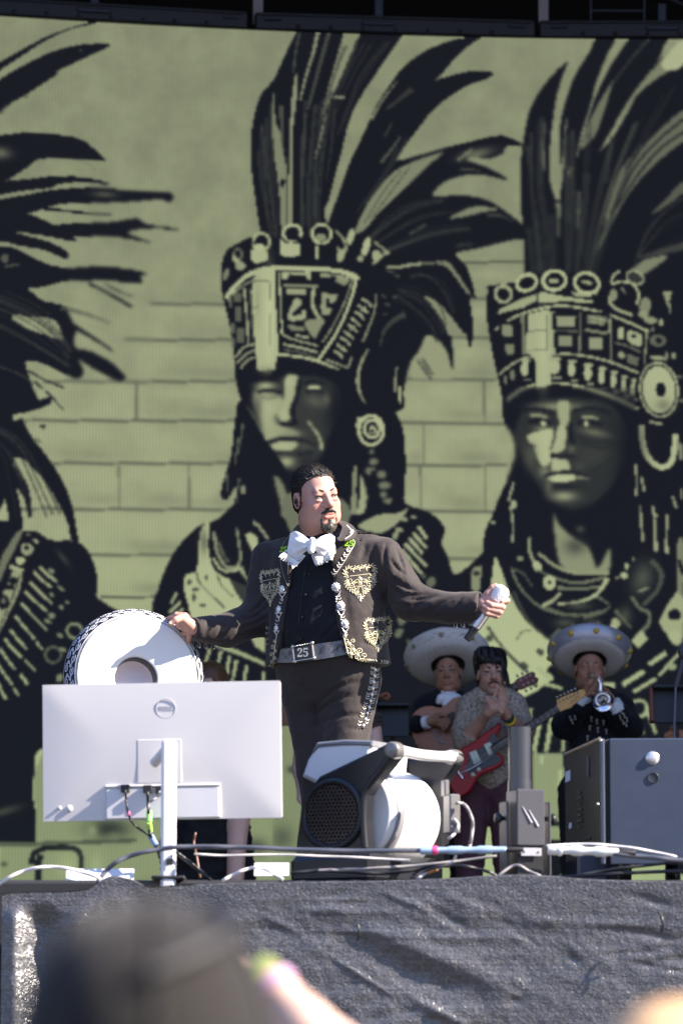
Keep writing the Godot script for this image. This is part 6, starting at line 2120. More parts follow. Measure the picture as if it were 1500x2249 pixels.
func make_scrim() -> void:
	var t := thing("scrim_cloth", "wrinkled black mesh cloth hung over the front edge of the stage", "cloth", Vector3(0, 0, -11.45))
	var m := MB.new()
	var x0 := P(6, 1945, 11.45).x
	var nx := 420
	var ny := 200
	var top_px := spline(pts([0, 1962, 30, 1957, 110, 1955, 190, 1950, 240, 1922, 290, 1928, 330, 1944, 400, 1940, 620, 1934, 800, 1932, 880, 1930, 1000, 1925, 1110, 1918, 1200, 1920, 1300, 1928, 1500, 1934, 1700, 1936, 2400, 1936, 3600, 1936]), 8)
	var small := []
	var sr := RandomNumberGenerator.new()
	sr.seed = 4
	for i in 70:
		var a := sr.randf_range(-0.5, 0.9)
		var l := sr.randf_range(25.0, 130.0)
		small.append([sr.randf_range(20, 1550), sr.randf_range(1965, 2290), cos(a) * l, sin(a) * l * 0.6, sr.randf_range(5.0, 10.0), sr.randf_range(-0.011, 0.011)])
	for j in ny + 1:
		for i in nx + 1:
			var u := pow(float(i) / nx, 1.25)
			var px := lerpf(6.0, 2400.0, u)
			var ty := 1936.0
			for k in top_px.size() - 1:
				if px >= top_px[k].x and px <= top_px[k + 1].x:
					ty = lerpf(top_px[k].y, top_px[k + 1].y, (px - top_px[k].x) / maxf(top_px[k + 1].x - top_px[k].x, 0.01))
			var tp := P(px, ty, 11.45)
			var v := float(j) / ny
			v = v * v * 0.6 + v * 0.4
			var p := Vector3(tp.x, lerpf(tp.y, 0.05, v), -11.45)
			var py := 1936.0 + (tp.y - p.y) * 745.0
			# folds: a slack vertical one at the left end, slanting creases, a sagging seam
			var d := 0.0
			d += 0.05 * exp(-pow((px - 34.0) / 22.0, 2.0)) * smoothstep(1950.0, 2010.0, py)
			d -= 0.06 * exp(-pow((px - 92.0 - (py - 1960.0) * 0.05) / 34.0, 2.0)) * smoothstep(1950.0, 2020.0, py)
			d += 0.022 * ridge(px, py, 190, 1960, 150, 2080, 22)
			d -= 0.022 * ridge(px, py, 700, 2050, 1100, 2235, 30)
			d += 0.02 * ridge(px, py, 760, 2020, 1180, 2210, 22)
			d += 0.012 * ridge(px, py, 780, 2052, 1180, 2080, 9)
			d -= 0.012 * ridge(px, py, 930, 2000, 1040, 2055, 10)
			d += 0.01 * ridge(px, py, 1180, 2040, 1500, 2030, 9)
			d -= 0.012 * ridge(px, py, 1240, 2090, 1270, 2130, 9)
			d -= 0.014 * ridge(px, py, 860, 2210, 1000, 2260, 12)
			d += 0.014 * ridge(px, py, 300, 1990, 620, 2040, 16)
			d -= 0.012 * ridge(px, py, 1350, 1960, 1500, 2000, 12)
			d += 0.012 * ridge(px, py, 640, 2000, 900, 2010, 10)
			for k in small.size():
				var q: Array = small[k]
				if absf(px - q[0]) < 170.0 and absf(py - q[1]) < 110.0:
					d += q[5] * ridge(px, py, q[0] - q[2], q[1] - q[3], q[0] + q[2], q[1] + q[3], q[4])
			d += 0.018 * noise.get_noise_2d(px * 0.12, py * 0.22) + 0.006 * noise.get_noise_2d(px * 0.7, py * 0.8) + 0.002 * noise.get_noise_2d(px * 2.4, py * 1.8)
			d *= 0.5 * smoothstep(0.0, 0.04, v)
			p.z += d + 0.02 * v
			if j == 0:
				p.z -= 0.05
				p.y -= 0.004
			m.vert(p, Vector3.BACK, Vector2(p.x, p.y))
	for j in ny:
		for i in nx:
			var a := j * (nx + 1) + i
			m.quad(a, a + 1, a + nx + 2, a + nx + 1)
	m.smooth()
	var c := mat("scrim_mesh", Color.WHITE, 0.3, 0.0, 0.9)
	# woven grain: threads and glossy specks
	var w := Image.create_empty(512, 512, false, Image.FORMAT_RGB8)
	var rng := RandomNumberGenerator.new()
	rng.seed = 21
	var hgt := Image.create_empty(512, 512, false, Image.FORMAT_RGB8)
	for y in 512:
		var thread := rng.randf_range(-0.05, 0.05)
		for x in range(0, 512, 2):
			var g := 0.29 + thread + rng.randf_range(-0.11, 0.11)
			var q := rng.randf()
			if rng.randf() < 0.02:
				g += 0.22
			for k in 2:
				w.set_pixel(x + k, y, Color(g * 0.98, g * 0.97, g))
				hgt.set_pixel(x + k, y, Color(q, q, q))
	c.albedo_texture = ImageTexture.create_from_image(w)
	hgt.bump_map_to_normal_map(1.2)
	c.normal_enabled = true
	c.normal_texture = ImageTexture.create_from_image(hgt)
	c.normal_scale = 0.8
	c.uv1_triplanar = true
	c.uv1_world_triplanar = true
	c.uv1_scale = Vector3.ONE * 0.9
	part(t, "cloth_panel", m.done(), c)
	# cable ties through the cloth
	for q in [[786, 2048], [1452, 2030]]:
		var k := MB.new()
		var p := P(q[0], q[1], 11.4)
		k.tube([p + Vector3(0, 0.022, 0), p + Vector3(0.004, 0, 0.012), p + Vector3(0, -0.022, 0)], 0.004, 6)
		k.tube([p + Vector3(0, -0.01, 0.01), p + Vector3(0.03, -0.02, 0.02)], 0.002, 5)
		part(t, "cable_tie", k.done(), mat("tie_black", lin(0.01, 0.01, 0.01), 0.4))

func ridge(px: float, py: float, x0: float, y0: float, x1: float, y1: float, w: float) -> float:
	var a := Vector2(x0, y0)
	var ab := Vector2(x1, y1) - a
	var p := Vector2(px, py) - a
	var t := clampf(p.dot(ab) / ab.length_squared(), 0.0, 1.0)
	var d := (p - ab * t).length() / w
	return exp(-d * d) * sin(PI * clampf(t, 0.02, 0.98))

func make_monitor() -> void:
	var c := P(357, 1650, 11.72)
	# its back faces the camera, turned a little
	var n := Vector3(-0.06, -0.03, 1.0).normalized()
	var roll := deg_to_rad(0.75)
	var bx := Vector3.UP.cross(n).normalized().rotated(n, roll)
	var by := n.cross(bx)
	var x := Transform3D(Basis(bx, by, n), c)
	var t := thing("computer_monitor", "white computer monitor seen from behind on a slim stand", "monitor", P(372, 1935, 11.85))
	var white := mat("monitor_white", lin(0.58, 0.565, 0.575), 0.35, 0.0, 0.5)
	var s := 0.001371          # metres per photo pixel here
	var hw := 262.0 * s
	var hh := 150.0 * s
	# shell: a shallow pillow, thicker in the middle
	var m := MB.new()
	var nx := 40
	var ny := 24
	for j in ny + 1:
		for i in nx + 1:
			var u := 2.0 * i / nx - 1.0
			var v := 2.0 * j / ny - 1.0
			var e := minf(1.0 - absf(u), (1.0 - absf(v)) * hh / hw)
			var z := 0.016 + 0.008 * (1.0 - pow(1.0 - minf(e / 0.55, 1.0), 2.0))
			m.vert(x * Vector3(u * hw, v * hh, z), n, Vector2(u, v))
	for j in ny:
		for i in nx:
			var a := j * (nx + 1) + i
			m.quad(a, a + 1, a + nx + 2, a + nx + 1)
	m.smooth()
	m.box(x * Transform3D(Basis(), Vector3(0, 0, -0.008)), Vector3(hw * 2.0, hh * 2.0, 0.022), 0.004)
	part(t, "back_shell", m.done(), white)
	m = MB.new()
	m.box(x * Transform3D(Basis(), Vector3(0, 0, -0.022)), Vector3(hw * 2.0 - 0.004, hh * 2.0 - 0.004, 0.006), 0.001)
	part(t, "display_panel", m.done(), mat("glass_black", lin(0.01, 0.01, 0.012), 0.1))
	# port bay: a raised ledge over a lower hollow
	m = MB.new()
	m.box(x * Transform3D(Basis(), Vector3(2 * s, -76.0 * s, 0.024)), Vector3(254.0 * s, 6.0 * s, 0.012), 0.003)
	for q in [-1.0, 1.0]:
		m.box(x * Transform3D(Basis(), Vector3(2 * s + q * 126.0 * s, -113.0 * s, 0.021)), Vector3(3.0 * s, 72.0 * s, 0.008), 0.001)
	part(t, "port_bay_frame", m.done(), white)
	m = MB.new()
	m.box(x * Transform3D(Basis(), Vector3(2 * s, -114.0 * s, 0.018)), Vector3(248.0 * s, 66.0 * s, 0.02), 0.002)
	part(t, "port_bay", m.done(), mat("monitor_bay", lin(0.6, 0.6, 0.64), 0.5))
	for q in [[276, 1732], [325, 1733], [352, 1735]]:
		m = MB.new()
		var p := on_plane(q[0], q[1], x * Vector3(0, 0, 0.034), n)
		m.box(Transform3D(x.basis, p), Vector3(0.026, 0.024, 0.02), 0.002)
		part(t, "port", m.done(), mat("port_black", lin(0.015, 0.015, 0.016), 0.5))
	# control nubs
	for q in [[132, 1775, 0.0065], [153, 1776, 0.0115]]:
		m = MB.new()
		var p := on_plane(q[0], q[1], x * Vector3(0, 0, 0.018), n)
		m.lathe([Vector2(0, 0.006), Vector2(q[2] * 0.7, 0.005), Vector2(q[2], 0.0), Vector2(q[2], -0.012)], Transform3D(x.basis * Basis(Vector3.RIGHT, PI * 0.5), p), 16)
		part(t, "control_button", m.done(), white)
	# maker's mark: letters in a ring
	var grey := mat("mark_grey", lin(0.4, 0.38, 0.43), 0.3, 0.0)
	var lc := on_plane(365, 1556, x * Vector3(0, 0, 0.0218), n)
	m = MB.new()
	var loop := []
	for i in 33:
		loop.append(lc + bx * cos(TAU * i / 32.0) * 0.029 + by * sin(TAU * i / 32.0) * 0.029)
	m.tube(loop, 0.0011, 6, false)
	var rg := part(t, "maker_ring", m.done(), grey)
	var tm := TextMesh.new()
	var font := SystemFont.new()
	font.font_names = PackedStringArray(["Droid Sans"])
	font.font_weight = 700
	tm.font = font
	tm.text = "DELL"
	tm.font_size = 32
	tm.pixel_size = 0.019 / 32.0
	tm.depth = 0.001
	var o := MeshInstance3D.new()
	o.name = "maker_letters"
	o.mesh = tm
	o.material_override = grey
	rg.add_child(o, true)
	o.transform = Transform3D(x.basis, lc - where(rg))
	# stand: a column in front of the back, with a slanted arm and a foot
	m = MB.new()
	var top := P(372, 1624, 11.58)
	var bot := P(372, 1940, 11.58)
	var h := top.y - bot.y + 0.02
	m.box(Transform3D(Basis(), Vector3(top.x, top.y - h * 0.5, top.z)), Vector3(0.045, h, 0.034), 0.009)
	part(t, "stand_column", m.done(), mat("stand_white", lin(0.74, 0.74, 0.78), 0.35))
	m = MB.new()
	m.tube([P(372, 1640, 11.6), P(340, 1676, 11.67)], 0.016, 10, true)
	m.box(x * Transform3D(Basis(), Vector3(-4.0 * s, -22.0 * s, 0.0225)), Vector3(98.0 * s, 96.0 * s, 0.005), 0.002)
	part(t, "tilt_mount", m.done(), white)
	m = MB.new()
	var q2 := P(373, 1893, 11.56)
	m.box(Transform3D(Basis(), q2 + Vector3(0, 0, 0.0035)), Vector3(0.02, 0.018, 0.002), 0.0)
	part(t, "cable_slot", m.done(), mat("port_black", Color.BLACK))
	m = MB.new()
	m.box(Transform3D(Basis(), Vector3(top.x, DECK + 0.006, top.z - 0.05)), Vector3(0.1, 0.012, 0.14), 0.004)
	part(t, "stand_foot", m.done(), mat("foot_dark", lin(0.02, 0.02, 0.022), 0.5))
	# its leads, each its own thing
	var d := 11.66
	lead("power_lead", "black power lead with a pink tag plugged into the monitor", [276, 1736, 278, 1760, 283, 1788, 296, 1812, 330, 1836, 362, 1858, 400, 1886, 448, 1922], d, 0.0035, "lead_black", [[283, 1788, 0.0055, lin(0.75, 0.2, 0.35)]])
	lead("video_lead", "black video lead with bright green tape hanging under the monitor", [325, 1740, 326, 1765, 328, 1790, 329, 1816, 332, 1836, 344, 1858, 352, 1884], d, 0.005, "lead_black", [[328, 1792, 0.011, lin(0.22, 0.72, 0.1)], [329, 1818, 0.01, lin(0.45, 0.75, 0.14)], [337, 1848, 0.012, lin(0.25, 0.35, 0.55)]])
	lead("thin_lead", "thin grey lead looped from the monitor to its stand column", [352, 1738, 344, 1752, 330, 1762, 326, 1778], d - 0.02, 0.0025, "lead_grey", [])

func lead(called: String, label: String, path: Array, d: float, r: float, m: String, tags: Array) -> void:
	var p := spline(pix(path, d), 6)
	for i in p.size():
		p[i] = p[i] + Vector3(0, 0, 0.006 * sin(i * 0.9))
	var t := thing(called, label, "cable", p[p.size() - 1])
	var mb := MB.new()
	mb.tube(p, r, 8)
	part(t, "sheath", mb.done(), cable_mat(m))
	for q in tags:
		var k := MB.new()
		var c := P(q[0], q[1], d)
		var best := 0
		for i in p.size():
			if p[i].distance_to(c) < p[best].distance_to(c):
				best = i
		var a: Vector3 = p[maxi(best - 1, 0)]
		var b: Vector3 = p[mini(best + 1, p.size() - 1)]
		var ax := (b - a).normalized()
		k.tube([p[best] - ax * q[2] * 1.7, p[best] + ax * q[2] * 1.7], q[2] if q[2] < 0.008 else q[2] * 0.8, 8)
		part(t, "tape_tag", k.done(), mat("tape_%d" % int(q[0] * 7 + q[1]), q[3], 0.4))

func cable_mat(k: String) -> StandardMaterial3D:
	match k:
		"lead_black": return mat(k, lin(0.014, 0.014, 0.018), 0.4)
		"lead_grey": return mat(k, lin(0.3, 0.28, 0.28), 0.5)
		"lead_white": return mat(k, lin(0.62, 0.6, 0.6), 0.45)
		"lead_brown": return mat(k, lin(0.22, 0.12, 0.09), 0.5)
		"lead_slate": return mat(k, lin(0.07, 0.075, 0.095), 0.3, 0.0, 0.7)
		"lead_blue": return mat(k, lin(0.2, 0.34, 0.55), 0.35)
		_: return mat(k, lin(0.02, 0.02, 0.024), 0.5)

func make_cables() -> void:
	lead("stage_cable", "pale cable arching over the cloth at the left end", [-40, 1968, 4, 1938, 50, 1914, 106, 1904, 160, 1910, 212, 1926, 222, 1934], 11.5, 0.0052, "lead_white", [])
	lead("stage_cable", "thick dark cable arching from the cloth and running right under the spotlight", [214, 1940, 240, 1906, 280, 1882, 340, 1867, 400, 1860, 480, 1860, 560, 1862, 680, 1867, 800, 1869, 922, 1868], 11.52, 0.0072, "lead_slate", [])
	lead("stage_cable", "thin pale cable running just below the thick dark one", [428, 1876, 500, 1879, 600, 1877, 700, 1880, 800, 1884, 900, 1890], 11.55, 0.0034, "lead_white", [])
	lead("stage_cable", "pale cable hump on the cloth right of the monitor stand", [490, 1934, 515, 1920, 545, 1908, 572, 1906, 600, 1918, 622, 1932], 11.5, 0.0048, "lead_white", [])
	lead("stage_cable", "black cable crossing behind the monitor stand down to the cloth", [388, 1872, 410, 1888, 436, 1908, 462, 1932], 11.56, 0.005, "lead_black", [])
	lead("stage_cable", "brown cable pair hanging below the monitor", [430, 1830, 426, 1850, 432, 1880, 440, 1926], 11.95, 0.0036, "lead_brown", [])
	lead("stage_cable", "black cable sagging below the spotlight towards the orange plug", [640, 1918, 700, 1912, 760, 1914, 830, 1918, 900, 1912, 960, 1898, 1010, 1890, 1060, 1888], 11.6, 0.0056, "lead_black", [])
	lead("stage_cable", "grey cable slanting up to the post's bracket", [700, 1912, 800, 1908, 900, 1902, 1000, 1892, 1090, 1880], 11.56, 0.0042, "lead_grey", [])
	lead("stage_cable", "black cable looping on the cloth before the post", [900, 1932, 940, 1910, 990, 1900, 1040, 1906, 1080, 1918, 1100, 1932], 11.5, 0.005, "lead_black", [])
	lead("stage_cable", "white cable curling below the pink-ringed connector", [916, 1930, 940, 1916, 970, 1904, 994, 1892, 1000, 1880], 11.54, 0.004, "lead_white", [[948, 1908, 0.009, lin(0.7, 0.3, 0.12)]])
	lead("stage_cable", "pale cable over the white connector along the case", [1200, 1858, 1280, 1854, 1350, 1858, 1420, 1868, 1484, 1882], 11.55, 0.0042, "lead_white", [])
	lead("stage_cable", "black cable leaving the white connector at the right edge", [1340, 1874, 1420, 1882, 1500, 1890, 1700, 1905], 11.5, 0.0075, "lead_slate", [])
	lead("stage_cable", "black cable slanting below the equipment case", [1260, 1925, 1330, 1912, 1420, 1900, 1520, 1890], 11.56, 0.0052, "lead_black", [])
	lead("stage_cable", "second black cable along the case foot at the right", [1200, 1928, 1300, 1922, 1400, 1916, 1540, 1912], 11.52, 0.0055, "lead_black", [])
	lead("stage_cable", "grey cable lying under the post's foot", [1090, 1926, 1130, 1900, 1160, 1912, 1190, 1926], 11.5, 0.004, "lead_grey", [])
	connector("pale blue cable connector with a pink ring", [922, 1868, 1112, 1866], 11.52, lin(0.36, 0.48, 0.66), true)
	connector("white cable connector right of the post", [1202, 1866, 1358, 1872], 11.5, lin(0.66, 0.68, 0.68), false)
	# small white sheets lying by the cables
	for q in [[150, 1914, 292, 1932, "white paper sheet under the pale cable at the left"], [560, 1902, 634, 1918, "white paper sheet behind the cable hump"]]:
		var a := P(q[0], q[1], 11.75)
		var b := P(q[2], q[3], 11.62)
		var m := MB.new()
		m.box(Transform3D(Basis(Vector3.RIGHT, 0.9), (a + b) * 0.5), Vector3(b.x - a.x, 0.004, 0.05), 0.0)
		var t := thing("paper_sheet", q[4], "paper", (a + b) * 0.5)
		part(t, "sheet", m.done(), mat("paper", lin(0.7, 0.7, 0.74), 0.8))
	var bx := MB.new()
	var bc := P(1300, 1904, 12.1)
	bx.box(Transform3D(Basis(), bc), Vector3(0.09, 0.1, 0.08), 0.005)
	var tb := thing("adapter_box", "small dark blue adapter box beside the case foot", "box", bc)
	part(tb, "housing", bx.done(), mat("adapter_blue", lin(0.05, 0.06, 0.1), 0.5))

func connector(label: String, e: Array, d: float, c: Color, pink: bool) -> void:
	var a := P(e[0], e[1], d)
	var b := P(e[2], e[3], d)
	var l := a.distance_to(b)
	var x := Transform3D(Basis(Quaternion(Vector3.UP, (b - a).normalized())), a)
	var t := thing("cable_connector", label, "connector", a)
	var m := MB.new()
	var r := 0.0105 if pink else 0.0135
	var prof := [Vector2(0, 0), Vector2(r, 0.0), Vector2(r, 0.0)]
	for i in 6:
		var u := (i + 0.5) / 6.0 * l
		var rr := r * (1.18 if i % 2 == 0 else 0.9)
		prof.append(Vector2(rr, u - l * 0.06))
		prof.append(Vector2(rr, u + l * 0.06))
	prof.append(Vector2(r * 0.8, l))
	prof.append(Vector2(0, l))
	m.lathe(prof, x, 18)
	part(t, "barrel", m.done(), mat("conn_%d" % int(e[0]), c, 0.3, 0.25))
	m = MB.new()
	m.lathe([Vector2(r * 1.1, l * 0.14), Vector2(r * 1.3, l * 0.145), Vector2(r * 1.3, l * 0.2), Vector2(r * 1.1, l * 0.205)], x, 18)
	part(t, "marker_ring", m.done(), mat("ring_pink", lin(0.8, 0.08, 0.25), 0.4) if pink else mat("ring_white", lin(0.75, 0.75, 0.75), 0.4))
	m = MB.new()
	m.lathe([Vector2(r * 0.6, l * 0.98), Vector2(r * 0.9, l), Vector2(r * 0.6, l + 0.05), Vector2(0.0, l + 0.05)], x, 14)
	part(t, "boot", m.done(), mat("boot_black", lin(0.015, 0.015, 0.018), 0.5))

func make_spotlight() -> void:
	# two black side plates joined by a white bar, a white drum between them
	var c := P(736, 1790, 11.95)
	var n := Vector3(-0.5, 0.02, 0.866).normalized()
	var bx := Vector3.UP.cross(n).normalized()
	var by := n.cross(bx)
	var x := Transform3D(Basis(bx, by, n), c)
	var foot := Vector3(c.x + 0.1, DECK, c.z - 0.15)
	var t := thing("stage_spotlight", "large white stage spotlight between black yoke plates with a round perforated grille", "stage light", foot)
	var black := mat("yoke_black", lin(0.011, 0.012, 0.016), 0.38, 0.0, 0.5)
	var white := mat("drum_white", lin(0.76, 0.76, 0.78), 0.4)
	var m := MB.new()
	var outline := shape2([650, 1905, 654, 1850, 662, 1790, 678, 1742, 704, 1706, 750, 1684, 800, 1660, 846, 1637, 862, 1632, 872, 1640, 870, 1658, 850, 1684, 818, 1722, 804, 1746, 802, 1800, 806, 1862, 812, 1905], c, n, bx, by)
	m.slab(outline, x, -0.05, 0.012, 0.008)
	part(t, "yoke_plate", m.done(), black)
	# raised rib along the plate's rear edge
	m = MB.new()
	var rib := []
	for q in pts([868, 1644, 846, 1678, 814, 1720, 800, 1746, 798, 1800, 802, 1862]):
		rib.append(on_plane(q.x, q.y, c + n * 0.014, n))
	m.tube(spline(rib, 5), 0.012, 8)
	part(t, "plate_rib", m.done(), black)
	# grille: a disc of hexagonal cells with round holes
	m = MB.new()
	var rad := 0.099
	var pitch := 0.0132
	for j in range(-9, 10):
		for i in range(-9, 10):
			var q := Vector2(i * pitch + (pitch * 0.5 if j % 2 != 0 else 0.0), j * pitch * 0.866)
			if q.length() > rad - pitch * 0.45:
				continue
			for k in 6:
				var a0 := TAU * (k + 0.5) / 6.0
				var a1 := TAU * (k + 1.5) / 6.0
				var o0 := q + Vector2.from_angle(a0) * pitch * 0.577
				var o1 := q + Vector2.from_angle(a1) * pitch * 0.577
				var i0 := q + Vector2.from_angle(a0) * pitch * 0.34
				var i1 := q + Vector2.from_angle(a1) * pitch * 0.34
				m.face([x * Vector3(o0.x, o0.y, 0.022), x * Vector3(o1.x, o1.y, 0.022), x * Vector3(i1.x, i1.y, 0.022), x * Vector3(i0.x, i0.y, 0.022)], n)
				var wn := (x.basis * Vector3(q.x - (i0.x + i1.x) * 0.5, q.y - (i0.y + i1.y) * 0.5, 0)).normalized()
				m.face([x * Vector3(i0.x, i0.y, 0.022), x * Vector3(i1.x, i1.y, 0.022), x * Vector3(i1.x, i1.y, 0.014), x * Vector3(i0.x, i0.y, 0.014)], wn)
	var gr := part(t, "grille", m.done(), mat("grille_brown", lin(0.045, 0.036, 0.033), 0.45, 0.3))
	m = MB.new()
	m.lathe([Vector2(0, 0.0135), Vector2(rad, 0.0135)], x * Transform3D(Basis(Vector3.RIGHT, PI * 0.5), Vector3.ZERO), 48)
	part(gr, "grille_back", m.done(), black)
	m = MB.new()
	m.lathe([Vector2(rad - 0.006, 0.012), Vector2(rad - 0.006, 0.024), Vector2(rad + 0.004, 0.026), Vector2(rad + 0.012, 0.02), Vector2(rad + 0.014, 0.012)], x * Transform3D(Basis(Vector3.RIGHT, PI * 0.5), Vector3.ZERO), 56)
	part(gr, "grille_rim", m.done(), black)
	# drum
	m = MB.new()
	var ax := x * Transform3D(Basis(Vector3.RIGHT, PI * 0.5), Vector3(0.0, 0.012, -0.05))
	var back := Transform3D(ax.basis, ax.origin)
	m.lathe([Vector2(0.0, -0.03), Vector2(0.14, -0.03), Vector2(0.15, -0.05), Vector2(0.152, -0.1), Vector2(0.154, -0.2), Vector2(0.154, -0.3), Vector2(0.15, -0.345), Vector2(0.142, -0.362), Vector2(0.13, -0.37), Vector2(0.06, -0.378), Vector2(0.0, -0.38)], back, 64)
	part(t, "drum", m.done(), white)
	m = MB.new()
	m.lathe([Vector2(0.146, -0.066), Vector2(0.16, -0.068), Vector2(0.162, -0.1), Vector2(0.152, -0.104)], back, 64)
	part(t, "drum_band", m.done(), mat("band_grey", lin(0.28, 0.28, 0.3), 0.4, 0.3))
	# far plate
	var fc := c - n * 0.46
	var fx := Transform3D(x.basis, fc)
	m = MB.new()
	m.slab(shape2([905, 1905, 900, 1760, 902, 1672, 950, 1662, 1000, 1650, 1012, 1656, 1008, 1680, 988, 1708, 978, 1730, 980, 1905], fc, n, bx, by), fx, -0.02, 0.02, 0.006)
	part(t, "yoke_plate", m.done(), black)
	# bar across the top, with end caps
	m = MB.new()
	var h0 := on_plane(866, 1648, c, n)
	var h1 := on_plane(996, 1664, fc, n)
	var hd := (h1 - h0).normalized()
	m.tube(spline([h0, h0 + hd * 0.04, h0.lerp(h1, 0.5) - Vector3(0, 0.004, 0), h1 - hd * 0.04, h1], 4), [0.021, 0.021, 0.021, 0.021, 0.02, 0.017, 0.0165, 0.0165, 0.0165, 0.0165, 0.0165, 0.017, 0.02, 0.021, 0.022, 0.022, 0.022], 20)
	part(t, "carry_bar", m.done(), mat("bar_white", lin(0.7, 0.69, 0.7), 0.35, 0.1))
	for e in [h0, h1]:
		m = MB.new()
		m.lathe([Vector2(0, 0.028), Vector2(0.02, 0.026), Vector2(0.026, 0.02), Vector2(0.026, -0.02), Vector2(0.02, -0.026), Vector2(0.0, -0.028)], Transform3D(Basis(Quaternion(Vector3.UP, hd)), e), 20)
		part(t, "bar_cap", m.done(), mat("cap_grey", lin(0.2, 0.19, 0.19), 0.35, 0.4))
	# upper body behind the near plate
	m = MB.new()
	var uc := c - n * 0.2
	m.slab(shape2([704, 1712, 716, 1676, 736, 1644, 830, 1636, 858, 1640, 850, 1720, 760, 1740], uc, n, bx, by), Transform3D(x.basis, uc), -0.11, 0.12, 0.012)
	part(t, "top_hood", m.done(), white)
	m = MB.new()
	m.slab(shape2([728, 1660, 740, 1638, 800, 1632, 862, 1634, 860, 1646, 790, 1643, 746, 1646], uc, n, bx, by), Transform3D(x.basis, uc), -0.115, 0.125, 0.004)
	part(t, "hood_lip", m.done(), mat("band_grey", Color.WHITE))
	# base on the deck
	m = MB.new()
	var bh := c.y - 0.12 - DECK
	m.box(Transform3D(Basis(Vector3.UP, atan2(n.x, n.z)), Vector3(c.x + 0.1, DECK + bh * 0.5, c.z - 0.16)), Vector3(0.3, bh, 0.46), 0.02)
	part(t, "base", m.done(), black)
	# plug box on the far plate with its lead
	m = MB.new()
	var pb := P(992, 1788, 11.92)
	m.box(Transform3D(Basis(Vector3.UP, 0.4), pb), Vector3(0.036, 0.12, 0.05), 0.004)
	m.box(Transform3D(Basis(Vector3.UP, 0.4), pb + Vector3(-0.02, 0.08, -0.01)), Vector3(0.016, 0.05, 0.03), 0.003)
	part(t, "plug_box", m.done(), mat("cap_grey", Color.WHITE))
	lead("spotlight_lead", "grey lead curving from the spotlight's plug box", [1002, 1764, 1018, 1766, 1032, 1786, 1038, 1812, 1034, 1846, 1030, 1864], 11.88, 0.005, "lead_grey", [])
	lead("spotlight_lead", "short white lead under the spotlight's plug box", [998, 1800, 1006, 1812, 1000, 1828, 986, 1842], 11.88, 0.0045, "lead_white", [])

